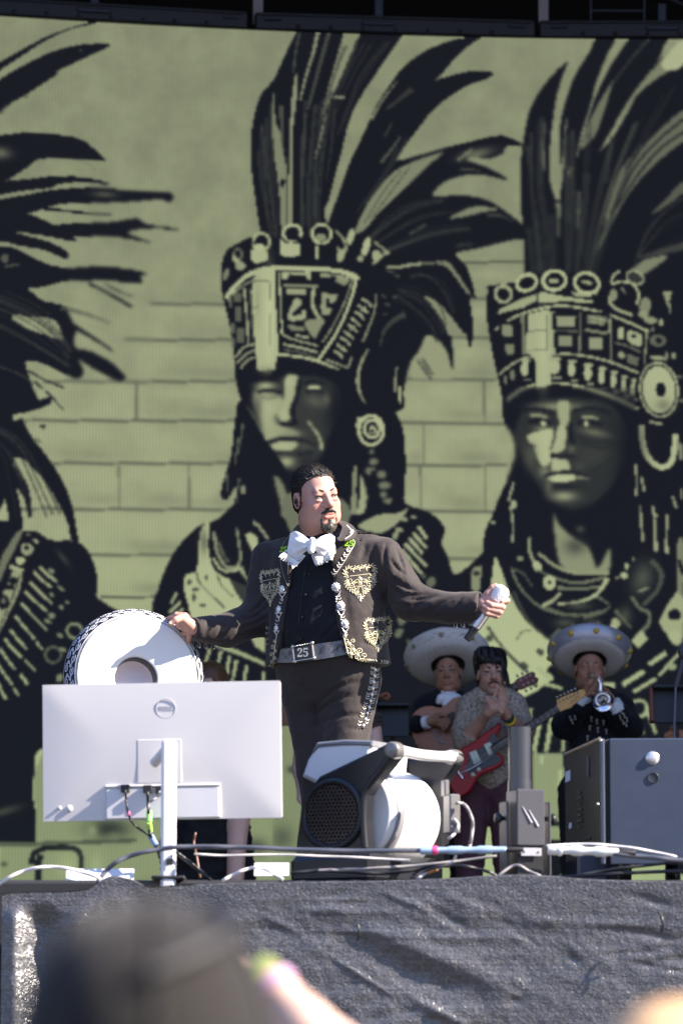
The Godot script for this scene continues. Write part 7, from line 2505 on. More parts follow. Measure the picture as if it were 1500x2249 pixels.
func make_post() -> void:
	var d := 11.62
	var c := P(1150, 1800, d)
	var t := thing("effects_launcher", "black tube on a grey square box with slanted stripes standing before the guitarist", "stage device", Vector3(c.x, DECK, c.z))
	var s := d / FOCAL
	var top := P(1141, 1596, d)
	var mid := P(1141, 1736, d)
	var m := MB.new()
	var x := Transform3D(Basis(), Vector3(top.x, mid.y, top.z - 0.02))
	var hgt := top.y - mid.y
	var r := 25.0 * s
	m.lathe([Vector2(r * 1.06, -0.01), Vector2(r * 1.06, 0.03), Vector2(r * 1.0, 0.034), Vector2(r * 1.0, hgt), Vector2(r * 1.0, hgt), Vector2(r * 0.92, hgt), Vector2(r * 0.9, hgt - 0.1), Vector2(0, hgt - 0.1)], x, 40)
	part(t, "tube", m.done(), mat("tube_black", lin(0.02, 0.02, 0.026), 0.3, 0.0, 1.0))
	m = MB.new()
	var b0 := P(1133, 1733, d - 0.06)
	var b1 := P(1195, 1858, d - 0.06)
	var bc := (b0 + b1) * 0.5 + Vector3(0, 0, -0.05)
	var turn := Basis(Vector3.UP, deg_to_rad(16.0))
	m.box(Transform3D(turn, bc + Vector3(-0.012, 0, 0)), Vector3(0.088, absf(b0.y - b1.y), 0.1), 0.004)
	part(t, "box_body", m.done(), mat("box_grey", lin(0.07, 0.07, 0.082), 0.45, 0.3))
	var front := bc + Vector3(-0.012, 0, 0) + turn.z * 0.0515
	for k in 2:
		m = MB.new()
		var o := turn.x * (-0.012 + 0.02 * k) + Vector3(0, 0.006 - 0.01 * k, 0)
		m.tube([front + o + turn.x * -0.014 + Vector3(0, 0.026, 0), front + o + turn.x * 0.014 + Vector3(0, -0.022, 0)], [0.0012, 0.0035], 6)
		part(t, "slanted_stripe", m.done(), mat("stripe_pale", lin(0.4, 0.4, 0.44), 0.4))
	# bracket and foot
	m = MB.new()
	var pf := P(1164, 1895, d - 0.04)
	m.box(Transform3D(turn, Vector3(bc.x - 0.012, (b1.y + DECK) * 0.5 + 0.01, bc.z - 0.01)), Vector3(0.082, absf(b1.y - DECK) + 0.02, 0.09), 0.003)
	part(t, "foot_box", m.done(), mat("foot_black", lin(0.012, 0.012, 0.014), 0.4))
	m = MB.new()
	var lp := P(1164, 1871, d - 0.06)
	m.box(Transform3D(turn, Vector3(front.x, lp.y, front.z - 0.004)), Vector3(0.064, 0.024, 0.003), 0.001)
	part(t, "rating_plate", m.done(), mat("plate_pale", lin(0.42, 0.42, 0.46), 0.4, 0.3))
	for sx in [-0.022, 0.022]:
		m = MB.new()
		m.ball(Transform3D(Basis(), Vector3(front.x, lp.y, front.z - 0.002) + turn.x * sx), Vector3.ONE * 0.003, 8)
		part(t, "screw", m.done(), mat("foot_black", Color.WHITE))
	for sd in [-1.0, 1.0]:
		m = MB.new()
		var px: Vector3 = bc + turn.x * sd * 0.066 + Vector3(-0.012, -0.07, -0.02)
		m.box(Transform3D(turn, px), Vector3(0.008, 0.24, 0.07), 0.003)
		part(t, "bracket_arm", m.done(), mat("box_grey", Color.WHITE))
		m = MB.new()
		m.lathe([Vector2(0, 0.022), Vector2(0.014, 0.02), Vector2(0.017, 0.012), Vector2(0.014, 0.004), Vector2(0.007, 0.0), Vector2(0.007, -0.014)], Transform3D(turn * Basis(Vector3.BACK, -PI * 0.5 * sd), px + turn.x * sd * 0.008 + Vector3(0, 0.07, 0.01)), 14)
		part(t, "clamp_knob", m.done(), mat("foot_black", Color.WHITE))

func make_case() -> void:
	var fl := P(1317, 1622, 11.9)
	var turn := Basis(Vector3.UP, deg_to_rad(-3.0))
	var w := 0.7
	var h := fl.y - DECK
	var dp := 0.62
	# the front left upright edge stands at fl; the left side runs back and is seen at a slant
	var t := thing("equipment_case", "large blue grey equipment case with a round knob at the right edge", "case", Vector3(fl.x + w * 0.5, DECK, fl.z - dp * 0.5))
	var paint := mat("case_paint", Color.WHITE, 0.5, 0.0, 0.5)
	paint.albedo_texture = noise_tex(256, 0.02, [lin(0.036, 0.05, 0.083), lin(0.045, 0.061, 0.098)], 4, 5)
	paint.uv1_triplanar = true
	paint.uv1_scale = Vector3.ONE * 2.0
	var m := MB.new()
	var c := Vector3(fl.x, DECK + h * 0.5 + 0.03, fl.z) + turn * Vector3(w * 0.5, 0, -0.012)
	m.box(Transform3D(turn, c + turn * Vector3(0.014, 0, 0)), Vector3(w - 0.028, h - 0.06, 0.024), 0.003)
	part(t, "front_panel", m.done(), paint)
	m = MB.new()
	m.box(Transform3D(turn, Vector3(fl.x, DECK + h * 0.5 + 0.03, fl.z) + turn * Vector3(0.006, 0, -0.01)), Vector3(0.014, h - 0.06, 0.03), 0.003)
	part(t, "corner_rail", m.done(), paint)
	# body; its left side flares out to the rear
	var back := P(1240, 1662, 12.55)
	var side := (Vector3(back.x, 0, back.z) - Vector3(fl.x, 0, fl.z))
	var sd := side.normalized()
	var sn := Vector3(sd.z, 0, -sd.x)
	if sn.x > 0.0:
		sn = -sn
	m = MB.new()
	var q := PackedVector2Array([Vector2(fl.x + 0.004, -fl.z + 0.014), Vector2(fl.x + w, -fl.z + 0.05), Vector2(fl.x + w, -back.z), Vector2(back.x, -back.z)])
	m.slab(q, Transform3D(Basis(Vector3.RIGHT, Vector3(0, 0, -1), Vector3.UP), Vector3.ZERO), DECK + 0.1, fl.y - 0.002, 0.004)
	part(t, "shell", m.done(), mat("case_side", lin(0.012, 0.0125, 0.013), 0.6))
	m = MB.new()
	m.tube([Vector3(fl.x, fl.y, fl.z - 0.005), Vector3(back.x, fl.y, back.z)], 0.005, 6)
	part(t, "edge_trim", m.done(), mat("trim_tan", lin(0.3, 0.25, 0.2), 0.4, 0.4))
	for k in 4:
		m = MB.new()
		var p := Vector3(fl.x + 0.08 + 0.17 * k, DECK + 0.05, fl.z - 0.12 - 0.3 * (k % 2))
		m.lathe([Vector2(0, 0.02), Vector2(0.045, 0.018), Vector2(0.05, 0), Vector2(0.045, -0.018), Vector2(0, -0.02)], Transform3D(Basis(Vector3.BACK, PI * 0.5), p), 18)
		part(t, "caster", m.done(), mat("foot_black", Color.WHITE))
	var face := func(px: float, py: float, out: float) -> Vector3: return on_plane(px, py, fl + turn * Vector3(0, 0, out), turn.z)
	m = MB.new()
	m.lathe([Vector2(0, 0.009), Vector2(0.01, 0.0082), Vector2(0.0155, 0.006), Vector2(0.0165, 0.003), Vector2(0.02, 0.002), Vector2(0.0205, 0.0)], Transform3D(turn * Basis(Vector3.RIGHT, PI * 0.5), face.call(1432, 1665, 0.0)), 24)
	part(t, "knob", m.done(), mat("knob_chrome", lin(0.72, 0.7, 0.7), 0.3, 0.7))
	m = MB.new()
	m.lathe([Vector2(0.0, 0.0012), Vector2(0.0135, 0.0012), Vector2(0.0145, 0.003), Vector2(0.0165, 0.003), Vector2(0.017, 0.0)], Transform3D(turn * Basis(Vector3.RIGHT, PI * 0.5), face.call(1434, 1708, 0.0)), 24)
	part(t, "finger_hole", m.done(), mat("hole_blue", lin(0.02, 0.024, 0.034), 0.5))
	for p in [[1319, 1626], [1312, 1766]]:
		m = MB.new()
		m.ball(Transform3D(Basis(), face.call(p[0], p[1], 0.002)), Vector3.ONE * 0.0045, 10)
		part(t, "rivet", m.done(), mat("knob_chrome", Color.WHITE))
	# printed label and marks on the left side
	var st := Vector3(fl.x, fl.y, fl.z)
	var mark := func(u: float, y: float, wu: float, wy: float, mt: Material, called: String) -> void:
		var b := MB.new()
		var p: Vector3 = st + sd * side.length() * u + Vector3(0, -y, 0) + sn * 0.002
		b.box(Transform3D(Basis(sd, Vector3.UP, sd.cross(Vector3.UP)), p), Vector3(wu, wy, 0.002), 0.0)
		part(t, called, b.done(), mt)
	mark.call(0.9, 0.075, 0.09, 0.034, mat("label_white", lin(0.5, 0.52, 0.62), 0.6), "label")
	mark.call(0.33, 0.07, 0.02, 0.06, mat("label_blue", lin(0.07, 0.08, 0.13), 0.6), "label")
	var dim := mat("print_grey", lin(0.05, 0.05, 0.052), 0.6)
	for k in 7:
		mark.call(0.58, 0.14 + 0.018 * k, [0.05, 0.1, 0.04, 0.09, 0.06, 0.1, 0.05][k], 0.007, dim, "print_mark")
	for k in 6:
		mark.call(0.32 + 0.1 * k, 0.292, 0.03, 0.008, dim, "print_mark")
	mark.call(0.84, 0.235, 0.05, 0.018, mat("label_white", Color.WHITE), "label")

# ---------- the band and the crowd
func sombrero(label: String, at: Vector3, tilt: Vector3, r: float, key: String, sequins: bool) -> Node3D:
	# worn: the crown sits on the head, the brim turns up at its edge
	var up := tilt.normalized()
	var bx := up.cross(Vector3.BACK).normalized()
	var x := Transform3D(Basis(bx, up, bx.cross(up)), at)
	var t := thing("sombrero", label, "hat", at, "sombreros worn by the band")
	var felt := cloth("felt_" + key, Color.WHITE, 6.0, 0.0, 0.95)
	felt.albedo_texture = noise_tex(256, 0.03, [lin(0.5, 0.47, 0.44), lin(0.62, 0.59, 0.56), lin(0.7, 0.67, 0.64)], 5, 61)
	var m := MB.new()
	m.lathe([Vector2(0.098, 0.0), Vector2(r * 0.5, -0.008), Vector2(r * 0.72, -0.004), Vector2(r * 0.84, 0.008), Vector2(r * 0.95, 0.038), Vector2(r, 0.072), Vector2(r * 0.985, 0.088), Vector2(r * 0.95, 0.085), Vector2(r * 0.9, 0.052), Vector2(r * 0.78, 0.02), Vector2(0.11, 0.012)], x, 64)
	warp(m, 0.007, 6.0)
	part(t, "brim", m.done(), felt)
	m = MB.new()
	m.lathe([Vector2(0.11, 0.012), Vector2(0.104, 0.05), Vector2(0.09, 0.12), Vector2(0.05, 0.19), Vector2(0.0, 0.205)], x, 32)
	part(t, "crown", m.done(), felt)
	m = MB.new()
	m.lathe([Vector2(0.098, 0.0), Vector2(0.097, 0.05), Vector2(0.085, 0.11), Vector2(0.0, 0.16)], x, 32)
	part(t, "lining", m.done(), mat("hat_lining", lin(0.2, 0.17, 0.15), 0.9))
	if sequins:
		var band := mat("sequin_band", Color.WHITE, 0.3, 0.35)
		band.albedo_texture = noise_tex(256, 0.2, [lin(0.18, 0.18, 0.22), lin(0.4, 0.4, 0.46), lin(0.75, 0.75, 0.8)], 2, 31)
		band.uv1_triplanar = true
		band.uv1_scale = Vector3.ONE * 8.0
		m = MB.new()
		m.lathe([Vector2(r * 0.86, 0.0085), Vector2(r * 0.955, 0.0345), Vector2(r * 1.012, 0.0715), Vector2(r * 0.995, 0.091)], x, 64)
		warp(m, 0.007, 6.0)
		part(t, "sequin_edge", m.done(), band)
		for i in 10:
			var a := TAU * (i + 0.35) / 10.0
			m = MB.new()
			var o := Vector3(cos(a), 0, sin(a))
			var rn := (o * 0.75 - Vector3(0, 0.6, 0)).normalized()
			var c := o * r * 0.975 + Vector3(0, 0.044, 0)
			m.lathe([Vector2(0, 0.012), Vector2(0.012, 0.01), Vector2(0.018, 0.003), Vector2(0.018, 0)], x * Transform3D(Basis(Quaternion(Vector3.UP, rn)), c), 12)
			part(t, "gold_medallion", m.done(), mat("medallion", lin(0.55, 0.38, 0.06), 0.45))
	else:
		m = MB.new()
		var rng := RandomNumberGenerator.new()
		rng.seed = 14
		for i in 110:
			var a := TAU * i / 110.0
			var u := rng.randf_range(0.2, 0.8)
			var c := Vector3(cos(a), 0, sin(a)) * lerpf(r * 0.88, r * 0.995, u) + Vector3(0, lerpf(0.016, 0.066, u), 0)
			m.ball(x * Transform3D(Basis(Vector3.UP, -a), c), Vector3(0.005, 0.003, 0.006) * rng.randf_range(0.8, 1.8), 5)
		var s := part(t, "edge_stitching", m.done(), mat("stitch_tan", lin(0.44, 0.41, 0.36), 0.8))
		s.set_meta("kind", "stuff")
		for i in 8:
			var a := TAU * (i + 0.2) / 8.0
			m = MB.new()
			var o := Vector3(cos(a), 0, sin(a))
			m.lathe([Vector2(0, 0.008), Vector2(0.012, 0.006), Vector2(0.015, 0)], x * Transform3D(Basis(Quaternion(Vector3.UP, (o * 0.75 - Vector3(0, 0.6, 0)).normalized())), o * r * 0.965 + Vector3(0, 0.04, 0)), 10)
			part(t, "stud", m.done(), mat("stud_tan", lin(0.3, 0.24, 0.15), 0.6))
	return t

func skin_paint(skin: Color) -> Callable:
	return func(p: Vector3, n: Vector3) -> Color:
		var c := skin * (0.97 + 0.08 * fine.get_noise_3dv(p * 110.0))
		c.a = 1.0
		return c

func legs_to_deck(t: Node3D, px: float, py: float, d: float, wide: float, m: Material) -> void:
	# trousers and shoes from the hips down to the deck
	var hip := P(px, py, d)
	var mb := MB.new()
	var ch := []
	for s in [-1.0, 1.0]:
		var a := hip + Vector3(s * wide * 0.5, 0, 0)
		ch.append([[a, wide * 0.56], [Vector3(a.x + s * 0.012, (hip.y + DECK) * 0.52, a.z + 0.02), wide * 0.42], [Vector3(a.x + s * 0.02, DECK + 0.09, a.z), wide * 0.36]])
	ch.append([[hip + Vector3(-wide * 0.4, 0.03, 0), wide * 0.5], [hip + Vector3(wide * 0.4, 0.03, 0), wide * 0.5]])
	blob(ch, 0.014, 0.03, mb, null, folds([], 0.006))
	part(t, "trousers", mb.done(), m)
	for s in [-1.0, 1.0]:
		var b := MB.new()
		var g := Vector3(hip.x + s * (wide * 0.5 + 0.02), DECK, hip.z)
		blob([[[g + Vector3(0, 0.05, -0.05), 0.045], [g + Vector3(s * 0.02, 0.04, 0.1), 0.038], [g + Vector3(s * 0.03, 0.03, 0.17), 0.028]]], 0.014, 0.02, b)
		part(t, "shoe", b.done(), mat("shoe_black", lin(0.012, 0.012, 0.012), 0.35))

func make_trumpeter() -> void:
	last_depth = 22.0
	var D := 22.0
	var t := thing("person", "trumpet player in black charro jacket under a sequined sombrero", "person", Vector3(P(1305, 1600, D).x, DECK, -D))
	var hx := head_frame(P(1294, 1474, D), 2.0, -2.0, 6.0, 0.98)
	var skin := Color(0.36, 0.18, 0.115)
	var body := MB.new()
	make_head(body, hx, 0.0058, {"skin": skin, "wide": 1.02, "neck": 0.062})
	var sk := skin_paint(skin)
	# hands folded round the valves
	blob([[V(1276, 1552, D - 0.22, 0.03), V(1286, 1524, D - 0.24, 0.028), V(1294, 1512, D - 0.25, 0.03)],
		[V(1292, 1512, D - 0.26, 0.022), V(1304, 1498, D - 0.28, 0.0115), V(1314, 1500, D - 0.3, 0.0105), V(1316, 1508, D - 0.3, 0.009)],
		[V(1292, 1516, D - 0.26, 0.022), V(1304, 1506, D - 0.29, 0.0115), V(1314, 1508, D - 0.31, 0.0105), V(1316, 1515, D - 0.31, 0.009)],
		[V(1292, 1520, D - 0.26, 0.022), V(1303, 1514, D - 0.29, 0.0115), V(1313, 1516, D - 0.31, 0.0105), V(1314, 1523, D - 0.31, 0.009)],
		[V(1290, 1524, D - 0.26, 0.02), V(1302, 1523, D - 0.29, 0.011), V(1311, 1526, D - 0.3, 0.0095)],
		[V(1288, 1514, D - 0.27, 0.02), V(1294, 1502, D - 0.3, 0.0125), V(1300, 1493, D - 0.3, 0.0115)]], 0.0052, 0.005, body, sk)
	blob([[V(1350, 1556, D - 0.2, 0.03), V(1338, 1534, D - 0.22, 0.028), V(1327, 1522, D - 0.23, 0.03)],
		[V(1328, 1518, D - 0.23, 0.022), V(1318, 1506, D - 0.27, 0.011), V(1310, 1508, D - 0.27, 0.01)],
		[V(1328, 1522, D - 0.23, 0.022), V(1316, 1513, D - 0.27, 0.011), V(1308, 1515, D - 0.27, 0.01)],
		[V(1328, 1527, D - 0.23, 0.022), V(1316, 1521, D - 0.27, 0.011), V(1308, 1523, D - 0.27, 0.01)],
		[V(1330, 1531, D - 0.23, 0.02), V(1318, 1529, D - 0.26, 0.01), V(1311, 1531, D - 0.26, 0.009)],
		[V(1330, 1520, D - 0.24, 0.02), V(1322, 1508, D - 0.28, 0.0125), V(1315, 1500, D - 0.29, 0.011)]], 0.0052, 0.005, body, sk)
	blob([[[hx * Vector3(0, -0.16, -0.03), 0.055], [P(1304, 1560, D), 0.07], [P(1306, 1680, D), 0.1]], [[P(1304, 1552, D), 0.05], [P(1254, 1556, D), 0.045], [P(1238, 1596, D - 0.06), 0.036], [P(1276, 1552, D - 0.22), 0.03]], [[P(1304, 1552, D), 0.05], [P(1360, 1556, D), 0.045], [P(1384, 1598, D - 0.06), 0.036], [P(1350, 1556, D - 0.2), 0.03]]], 0.016, 0.02, body, sk)
	var b0 := part(t, "body", body.done(true), vmat("skin"))
	make_brows(b0, hx, lin(0.03, 0.02, 0.016), 0.004)
	var lids := MB.new()
	lids.col = skin
	for s in [-1.0, 1.0]:
		lids.ball(hx * Transform3D(Basis(), Vector3(s * 0.0325, 0.003, 0.0785)), Vector3(0.015, 0.012, 0.0125), 12)
	part(b0, "closed_eyelids", lids.done(true), vmat("skin"))
	var mo := MB.new()
	mo.tube([hx * Vector3(-0.028, -0.058, 0.085), hx * Vector3(0.0, -0.05, 0.1), hx * Vector3(0.028, -0.058, 0.085)], [0.002, 0.0055, 0.002], 6)
	part(t, "moustache", mo.done(), mat("moustache_dark", lin(0.04, 0.03, 0.025), 0.8))
	make_hair(t, hx, 0.0075, func(p: Vector3) -> float: return 0.02 - (p.y * 0.9 - p.z * 0.75), Color(0.012, 0.011, 0.011), Vector3(0.004, 0.004, 0.004))
	# jacket with raised arms
	var jm := MB.new()
	var f := blob([[V(1304, 1552, D, 0.11), V(1306, 1640, D, 0.14), V(1306, 1700, D, 0.145)], [V(1262, 1556, D, 0.1), V(1350, 1556, D, 0.1)], [V(1278, 1530, D + 0.02, 0.06), V(1330, 1530, D + 0.02, 0.06)],
		[V(1252, 1556, D, 0.075), V(1238, 1596, D - 0.06, 0.066), V(1272, 1556, D - 0.2, 0.054), V(1279, 1545, D - 0.22, 0.05)],
		[V(1362, 1556, D, 0.075), V(1384, 1598, D - 0.06, 0.066), V(1356, 1566, D - 0.18, 0.056), V(1348, 1556, D - 0.2, 0.05)]], 0.0125, 0.04, jm, null, folds([], 0.006))
	part(t, "jacket", jm.done(), cloth("band_wool", lin(0.012, 0.0125, 0.016), 12.0, 0.25, 0.85))
	for q in [[1274, 1542, 1284, 1526, D - 0.225], [1353, 1560, 1344, 1541, D - 0.205]]:
		var c := MB.new()
		c.tube([P(q[0], q[1], q[4]), P(q[2], q[3], q[4] - 0.02)], [0.052, 0.045], 18)
		part(t, "shirt_cuff", c.done(), mat("cuff_white", lin(0.84, 0.84, 0.86), 0.7))
	for q in [[1298, 1576], [1324, 1584], [1295, 1596], [1330, 1604], [1312, 1600], [1310, 1582], [1290, 1618], [1334, 1626]]:
		var b := MB.new()
		var w := surf(f, Vector2(q[0], q[1]))
		b.ball(Transform3D(Basis(), w[0] + w[1] * 0.004), Vector3.ONE * 0.009, 8)
		b.tube([w[0] + w[1] * 0.006, w[0] + w[1] * 0.004 + Vector3(0, -0.024, 0)], 0.003, 5)
		part(t, "jacket_button", b.done(), mat("old_silver", Color.WHITE))
	for q in [[1252, 1574], [1256, 1580], [1262, 1572], [1362, 1560], [1368, 1568], [1374, 1576], [1360, 1572], [1366, 1582], [1372, 1586]]:
		var b := MB.new()
		var w := surf(f, Vector2(q[0], q[1]))
		b.ball(Transform3D(Basis(), w[0] + w[1] * 0.004), Vector3.ONE * 0.006, 8)
		b.tube([w[0] + w[1] * 0.005, w[0] + w[1] * 0.005 + Vector3(0.006, -0.022, 0)], 0.0022, 5)
		part(t, "sleeve_button", b.done(), mat("old_silver", Color.WHITE))
	legs_to_deck(t, 1306, 1740, D, 0.2, mat("band_trousers", lin(0.012, 0.012, 0.015), 0.85))
	sombrero("grey felt sombrero with silver sequined edge and gold medallions on the trumpet player", P(1294, 1452, D + 0.02), Vector3(0.03, 0.86, -0.51), 0.238, "grey", true)
	# trumpet
	var mp := P(1299, 1482, D - 0.14)
	var bell := P(1325, 1541, D - 0.5)
	var ax := (bell - mp).normalized()
	var tr := thing("trumpet", "silver trumpet raised to the sombreroed player's lips", "trumpet", bell)
	var chrome := mat("chrome", lin(0.78, 0.78, 0.8), 0.12, 1.0)
	var x := Transform3D(Basis(Quaternion(Vector3.UP, ax)), mp)
	var l := mp.distance_to(bell)
	var m := MB.new()
	m.lathe([Vector2(0, 0.0), Vector2(0.014, 0.0), Vector2(0.0145, 0.006), Vector2(0.008, 0.014), Vector2(0.005, 0.05), Vector2(0.0, 0.05)], x, 16)
	part(tr, "mouthpiece", m.done(), chrome)
	m = MB.new()
	m.lathe([Vector2(0.006, l - 0.3), Vector2(0.009, l - 0.2), Vector2(0.013, l - 0.1), Vector2(0.022, l - 0.045), Vector2(0.034, l - 0.015), Vector2(0.056, l), Vector2(0.059, l + 0.001), Vector2(0.055, l - 0.002), Vector2(0.032, l - 0.018), Vector2(0.018, l - 0.06), Vector2(0.0, l - 0.07)], x * Transform3D(Basis(), Vector3(0, 0, 0.0)), 36)
	part(tr, "bell", m.done(), chrome)
	m = MB.new()
	var dn := Vector3(0, -1, 0)
	m.tube(spline([mp + ax * 0.05, mp + ax * (l * 0.75), mp + ax * (l * 0.82) + dn * 0.02, mp + ax * (l * 0.75) + dn * 0.045, mp + ax * (l * 0.4) + dn * 0.045], 5), 0.006, 8)
	part(tr, "lead_pipe", m.done(), chrome)
	for k in 3:
		m = MB.new()
		var c := mp + ax * (l * (0.42 + 0.07 * k)) + Vector3(0.012, 0, 0)
		m.lathe([Vector2(0, 0.06), Vector2(0.009, 0.058), Vector2(0.003, 0.054), Vector2(0.003, 0.04), Vector2(0.011, 0.038), Vector2(0.011, -0.06), Vector2(0, -0.064)], Transform3D(Basis(), c), 12)
		part(tr, "valve", m.done(), chrome)

func make_vihuela_player() -> void:
	last_depth = 22.4
	var D := 22.4
	var t := thing("person", "young musician in black jacket and white bow tie under a plain grey sombrero", "person", Vector3(P(972, 1600, D).x, DECK, -D))
	var hx := head_frame(P(984, 1480, D), -7.0, 3.0, 4.0, 0.96)
	var skin := Color(0.38, 0.19, 0.12)
	var body := MB.new()
	make_head(body, hx, 0.0058, {"skin": skin, "wide": 0.93, "neck": 0.052})
	var sk := skin_paint(skin)
	# strumming hand
	blob([[V(930, 1588, D - 0.300, 0.028), V(948, 1584, D - 0.320, 0.027), V(962, 1580, D - 0.330, 0.032)],
		[V(964, 1574, D - 0.330, 0.022), V(980, 1574, D - 0.360, 0.012), V(986, 1584, D - 0.360, 0.011), V(984, 1592, D - 0.350, 0.0095)],
		[V(964, 1580, D - 0.330, 0.022), V(980, 1580, D - 0.360, 0.012), V(985, 1590, D - 0.360, 0.011), V(981, 1598, D - 0.350, 0.0095)],
		[V(964, 1585, D - 0.330, 0.022), V(977, 1588, D - 0.355, 0.012), V(981, 1597, D - 0.355, 0.011), V(976, 1603, D - 0.345, 0.0095)],
		[V(960, 1588, D - 0.330, 0.02), V(971, 1594, D - 0.350, 0.011), V(973, 1602, D - 0.350, 0.0095)],
		[V(958, 1574, D - 0.340, 0.02), V(970, 1570, D - 0.365, 0.0125), V(981, 1571, D - 0.370, 0.011)]], 0.0052, 0.005, body, sk)
	# fretting hand on the neck
	blob([[V(1092, 1560, D - 0.02, 0.028), V(1106, 1530, D - 0.04, 0.026), V(1114, 1520, D - 0.06, 0.028)],
		[V(1114, 1516, D - 0.07, 0.02), V(1122, 1506, D - 0.12, 0.0115), V(1129, 1509, D - 0.15, 0.0105), V(1130, 1518, D - 0.15, 0.009)],
		[V(1116, 1518, D - 0.07, 0.02), V(1127, 1511, D - 0.12, 0.0115), V(1134, 1514, D - 0.15, 0.0105), V(1134, 1522, D - 0.15, 0.009)],
		[V(1114, 1522, D - 0.07, 0.02), V(1121, 1515, D - 0.12, 0.0115), V(1126, 1520, D - 0.15, 0.0105), V(1125, 1527, D - 0.15, 0.009)],
		[V(1112, 1524, D - 0.07, 0.018), V(1114, 1518, D - 0.12, 0.0105), V(1118, 1524, D - 0.14, 0.009)],
		[V(1108, 1520, D - 0.07, 0.018), V(1108, 1508, D - 0.1, 0.012), V(1112, 1502, D - 0.13, 0.0105)]], 0.0052, 0.005, body, sk)
	blob([[[hx * Vector3(0, -0.16, -0.03), 0.05], [P(978, 1560, D), 0.06], [P(976, 1680, D + 0.02), 0.09]], [[P(978, 1552, D), 0.05], [P(932, 1556, D), 0.045], [P(902, 1590, D - 0.12), 0.036], [P(930, 1587, D - 0.3), 0.028]], [[P(978, 1552, D), 0.05], [P(1028, 1556, D), 0.045], [P(1066, 1604, D - 0.02), 0.036], [P(1092, 1560, D - 0.02), 0.028]]], 0.016, 0.02, body, sk)
	var b0 := part(t, "body", body.done(true), vmat("skin"))
	make_eyes(b0, hx, Vector2(-0.2, -0.1), 8)
	make_brows(b0, hx, lin(0.02, 0.014, 0.012), 0.0042)
	make_hair(t, hx, 0.0075, func(p: Vector3) -> float: return 0.02 - (p.y * 0.9 - p.z * 0.75), Color(0.012, 0.011, 0.011), Vector3(0.004, 0.004, 0.004))
	var jm := MB.new()
	blob([[V(978, 1556, D, 0.095), V(975, 1640, D + 0.03, 0.115), V(975, 1700, D, 0.13)], [V(940, 1556, D, 0.085), V(1020, 1556, D, 0.085)], [V(962, 1532, D + 0.02, 0.05), V(1006, 1532, D + 0.02, 0.05)],
		[V(930, 1556, D, 0.07), V(902, 1592, D - 0.12, 0.054), V(914, 1590, D - 0.27, 0.042), V(932, 1588, D - 0.3, 0.037)],
		[V(1030, 1556, D, 0.07), V(1066, 1604, D - 0.02, 0.06), V(1090, 1566, D - 0.03, 0.052)]], 0.0125, 0.035, jm, null, folds([], 0.007))
	part(t, "jacket", jm.done(), cloth("band_wool", Color.WHITE, 12.0))
	var cf := MB.new()
	cf.tube([P(932, 1588, D - 0.3), P(941, 1586, D - 0.315)], [0.04, 0.037], 18)
	part(t, "shirt_cuff", cf.done(), mat("cuff_white", Color.WHITE))
	var col := MB.new()
	blob([[V(984, 1524, D - 0.03, 0.046), V(984, 1540, D - 0.075, 0.04), V(986, 1560, D - 0.085, 0.036)]], 0.009, 0.02, col)
	part(t, "shirt_front", col.done(), mat("cuff_white", Color.WHITE))
	var bow := MB.new()
	blob([[V(986, 1532, D - 0.15, 0.018)], [V(984, 1532, D - 0.15, 0.018), V(970, 1534, D - 0.155, 0.026), V(964, 1540, D - 0.15, 0.02)], [V(988, 1532, D - 0.15, 0.018), V(1000, 1534, D - 0.155, 0.028), V(1010, 1536, D - 0.15, 0.02)], [V(976, 1540, D - 0.155, 0.018), V(982, 1556, D - 0.165, 0.024)], [V(992, 1540, D - 0.155, 0.018), V(996, 1556, D - 0.165, 0.022)]], 0.006, 0.012, bow)
	part(t, "bow_tie", bow.done(), mat("cuff_white", Color.WHITE))
	legs_to_deck(t, 975, 1740, D, 0.19, mat("band_trousers", Color.WHITE))
	sombrero("plain grey felt sombrero with stitched edge worn by the acoustic guitar player", P(984, 1462, D + 0.02), Vector3(-0.03, 0.84, -0.54), 0.252, "plain", false)
	# guitar
	var c := P(958, 1606, D - 0.27)
	var n := Vector3(-0.12, 0.08, 1.0).normalized()
	var bx := Vector3.UP.cross(n).normalized()
	var by := n.cross(bx)
	var x := Transform3D(Basis(bx, by, n), c)
	var g := thing("acoustic_guitar", "reddish brown acoustic guitar strummed by the musician in the plain sombrero", "guitar", c)
	var wood := mat("guitar_wood", Color.WHITE, 0.3)
	wood.albedo_texture = noise_tex(256, 0.03, [lin(0.34, 0.115, 0.05), lin(0.44, 0.17, 0.085)], 4, 17)
	wood.uv1_triplanar = true
	wood.uv1_scale = Vector3(3, 10, 3)
	var outline := PackedVector2Array()
	for q in spline(pts([902, 1596, 905, 1572, 920, 1556, 944, 1550, 966, 1554, 980, 1546, 994, 1534, 1012, 1530, 1030, 1542, 1034, 1566, 1024, 1588, 1014, 1606, 1010, 1628, 994, 1648, 966, 1656, 936, 1650, 912, 1632]), 4, true):
		var p := on_plane(q.x, q.y, c, n) - c
		outline.append(Vector2(p.dot(bx), p.dot(by)))
	var m := MB.new()
	m.slab(outline, x, -0.09, 0.0, 0.004)
	part(g, "sound_box", m.done(), wood)
	m = MB.new()
	var sh := on_plane(996, 1580, c + n * 0.002, n)
	m.lathe([Vector2(0, 0.001), Vector2(0.04, 0.001), Vector2(0.045, 0.0)], Transform3D(x.basis * Basis(Vector3.RIGHT, PI * 0.5), sh), 28)
	part(g, "rosette", m.done(), mat("rosette_brown", lin(0.04, 0.018, 0.012), 0.5))
	m = MB.new()
	m.tube([on_plane(948, 1602, c + n * 0.006, n), on_plane(962, 1622, c + n * 0.006, n)], 0.006, 6)
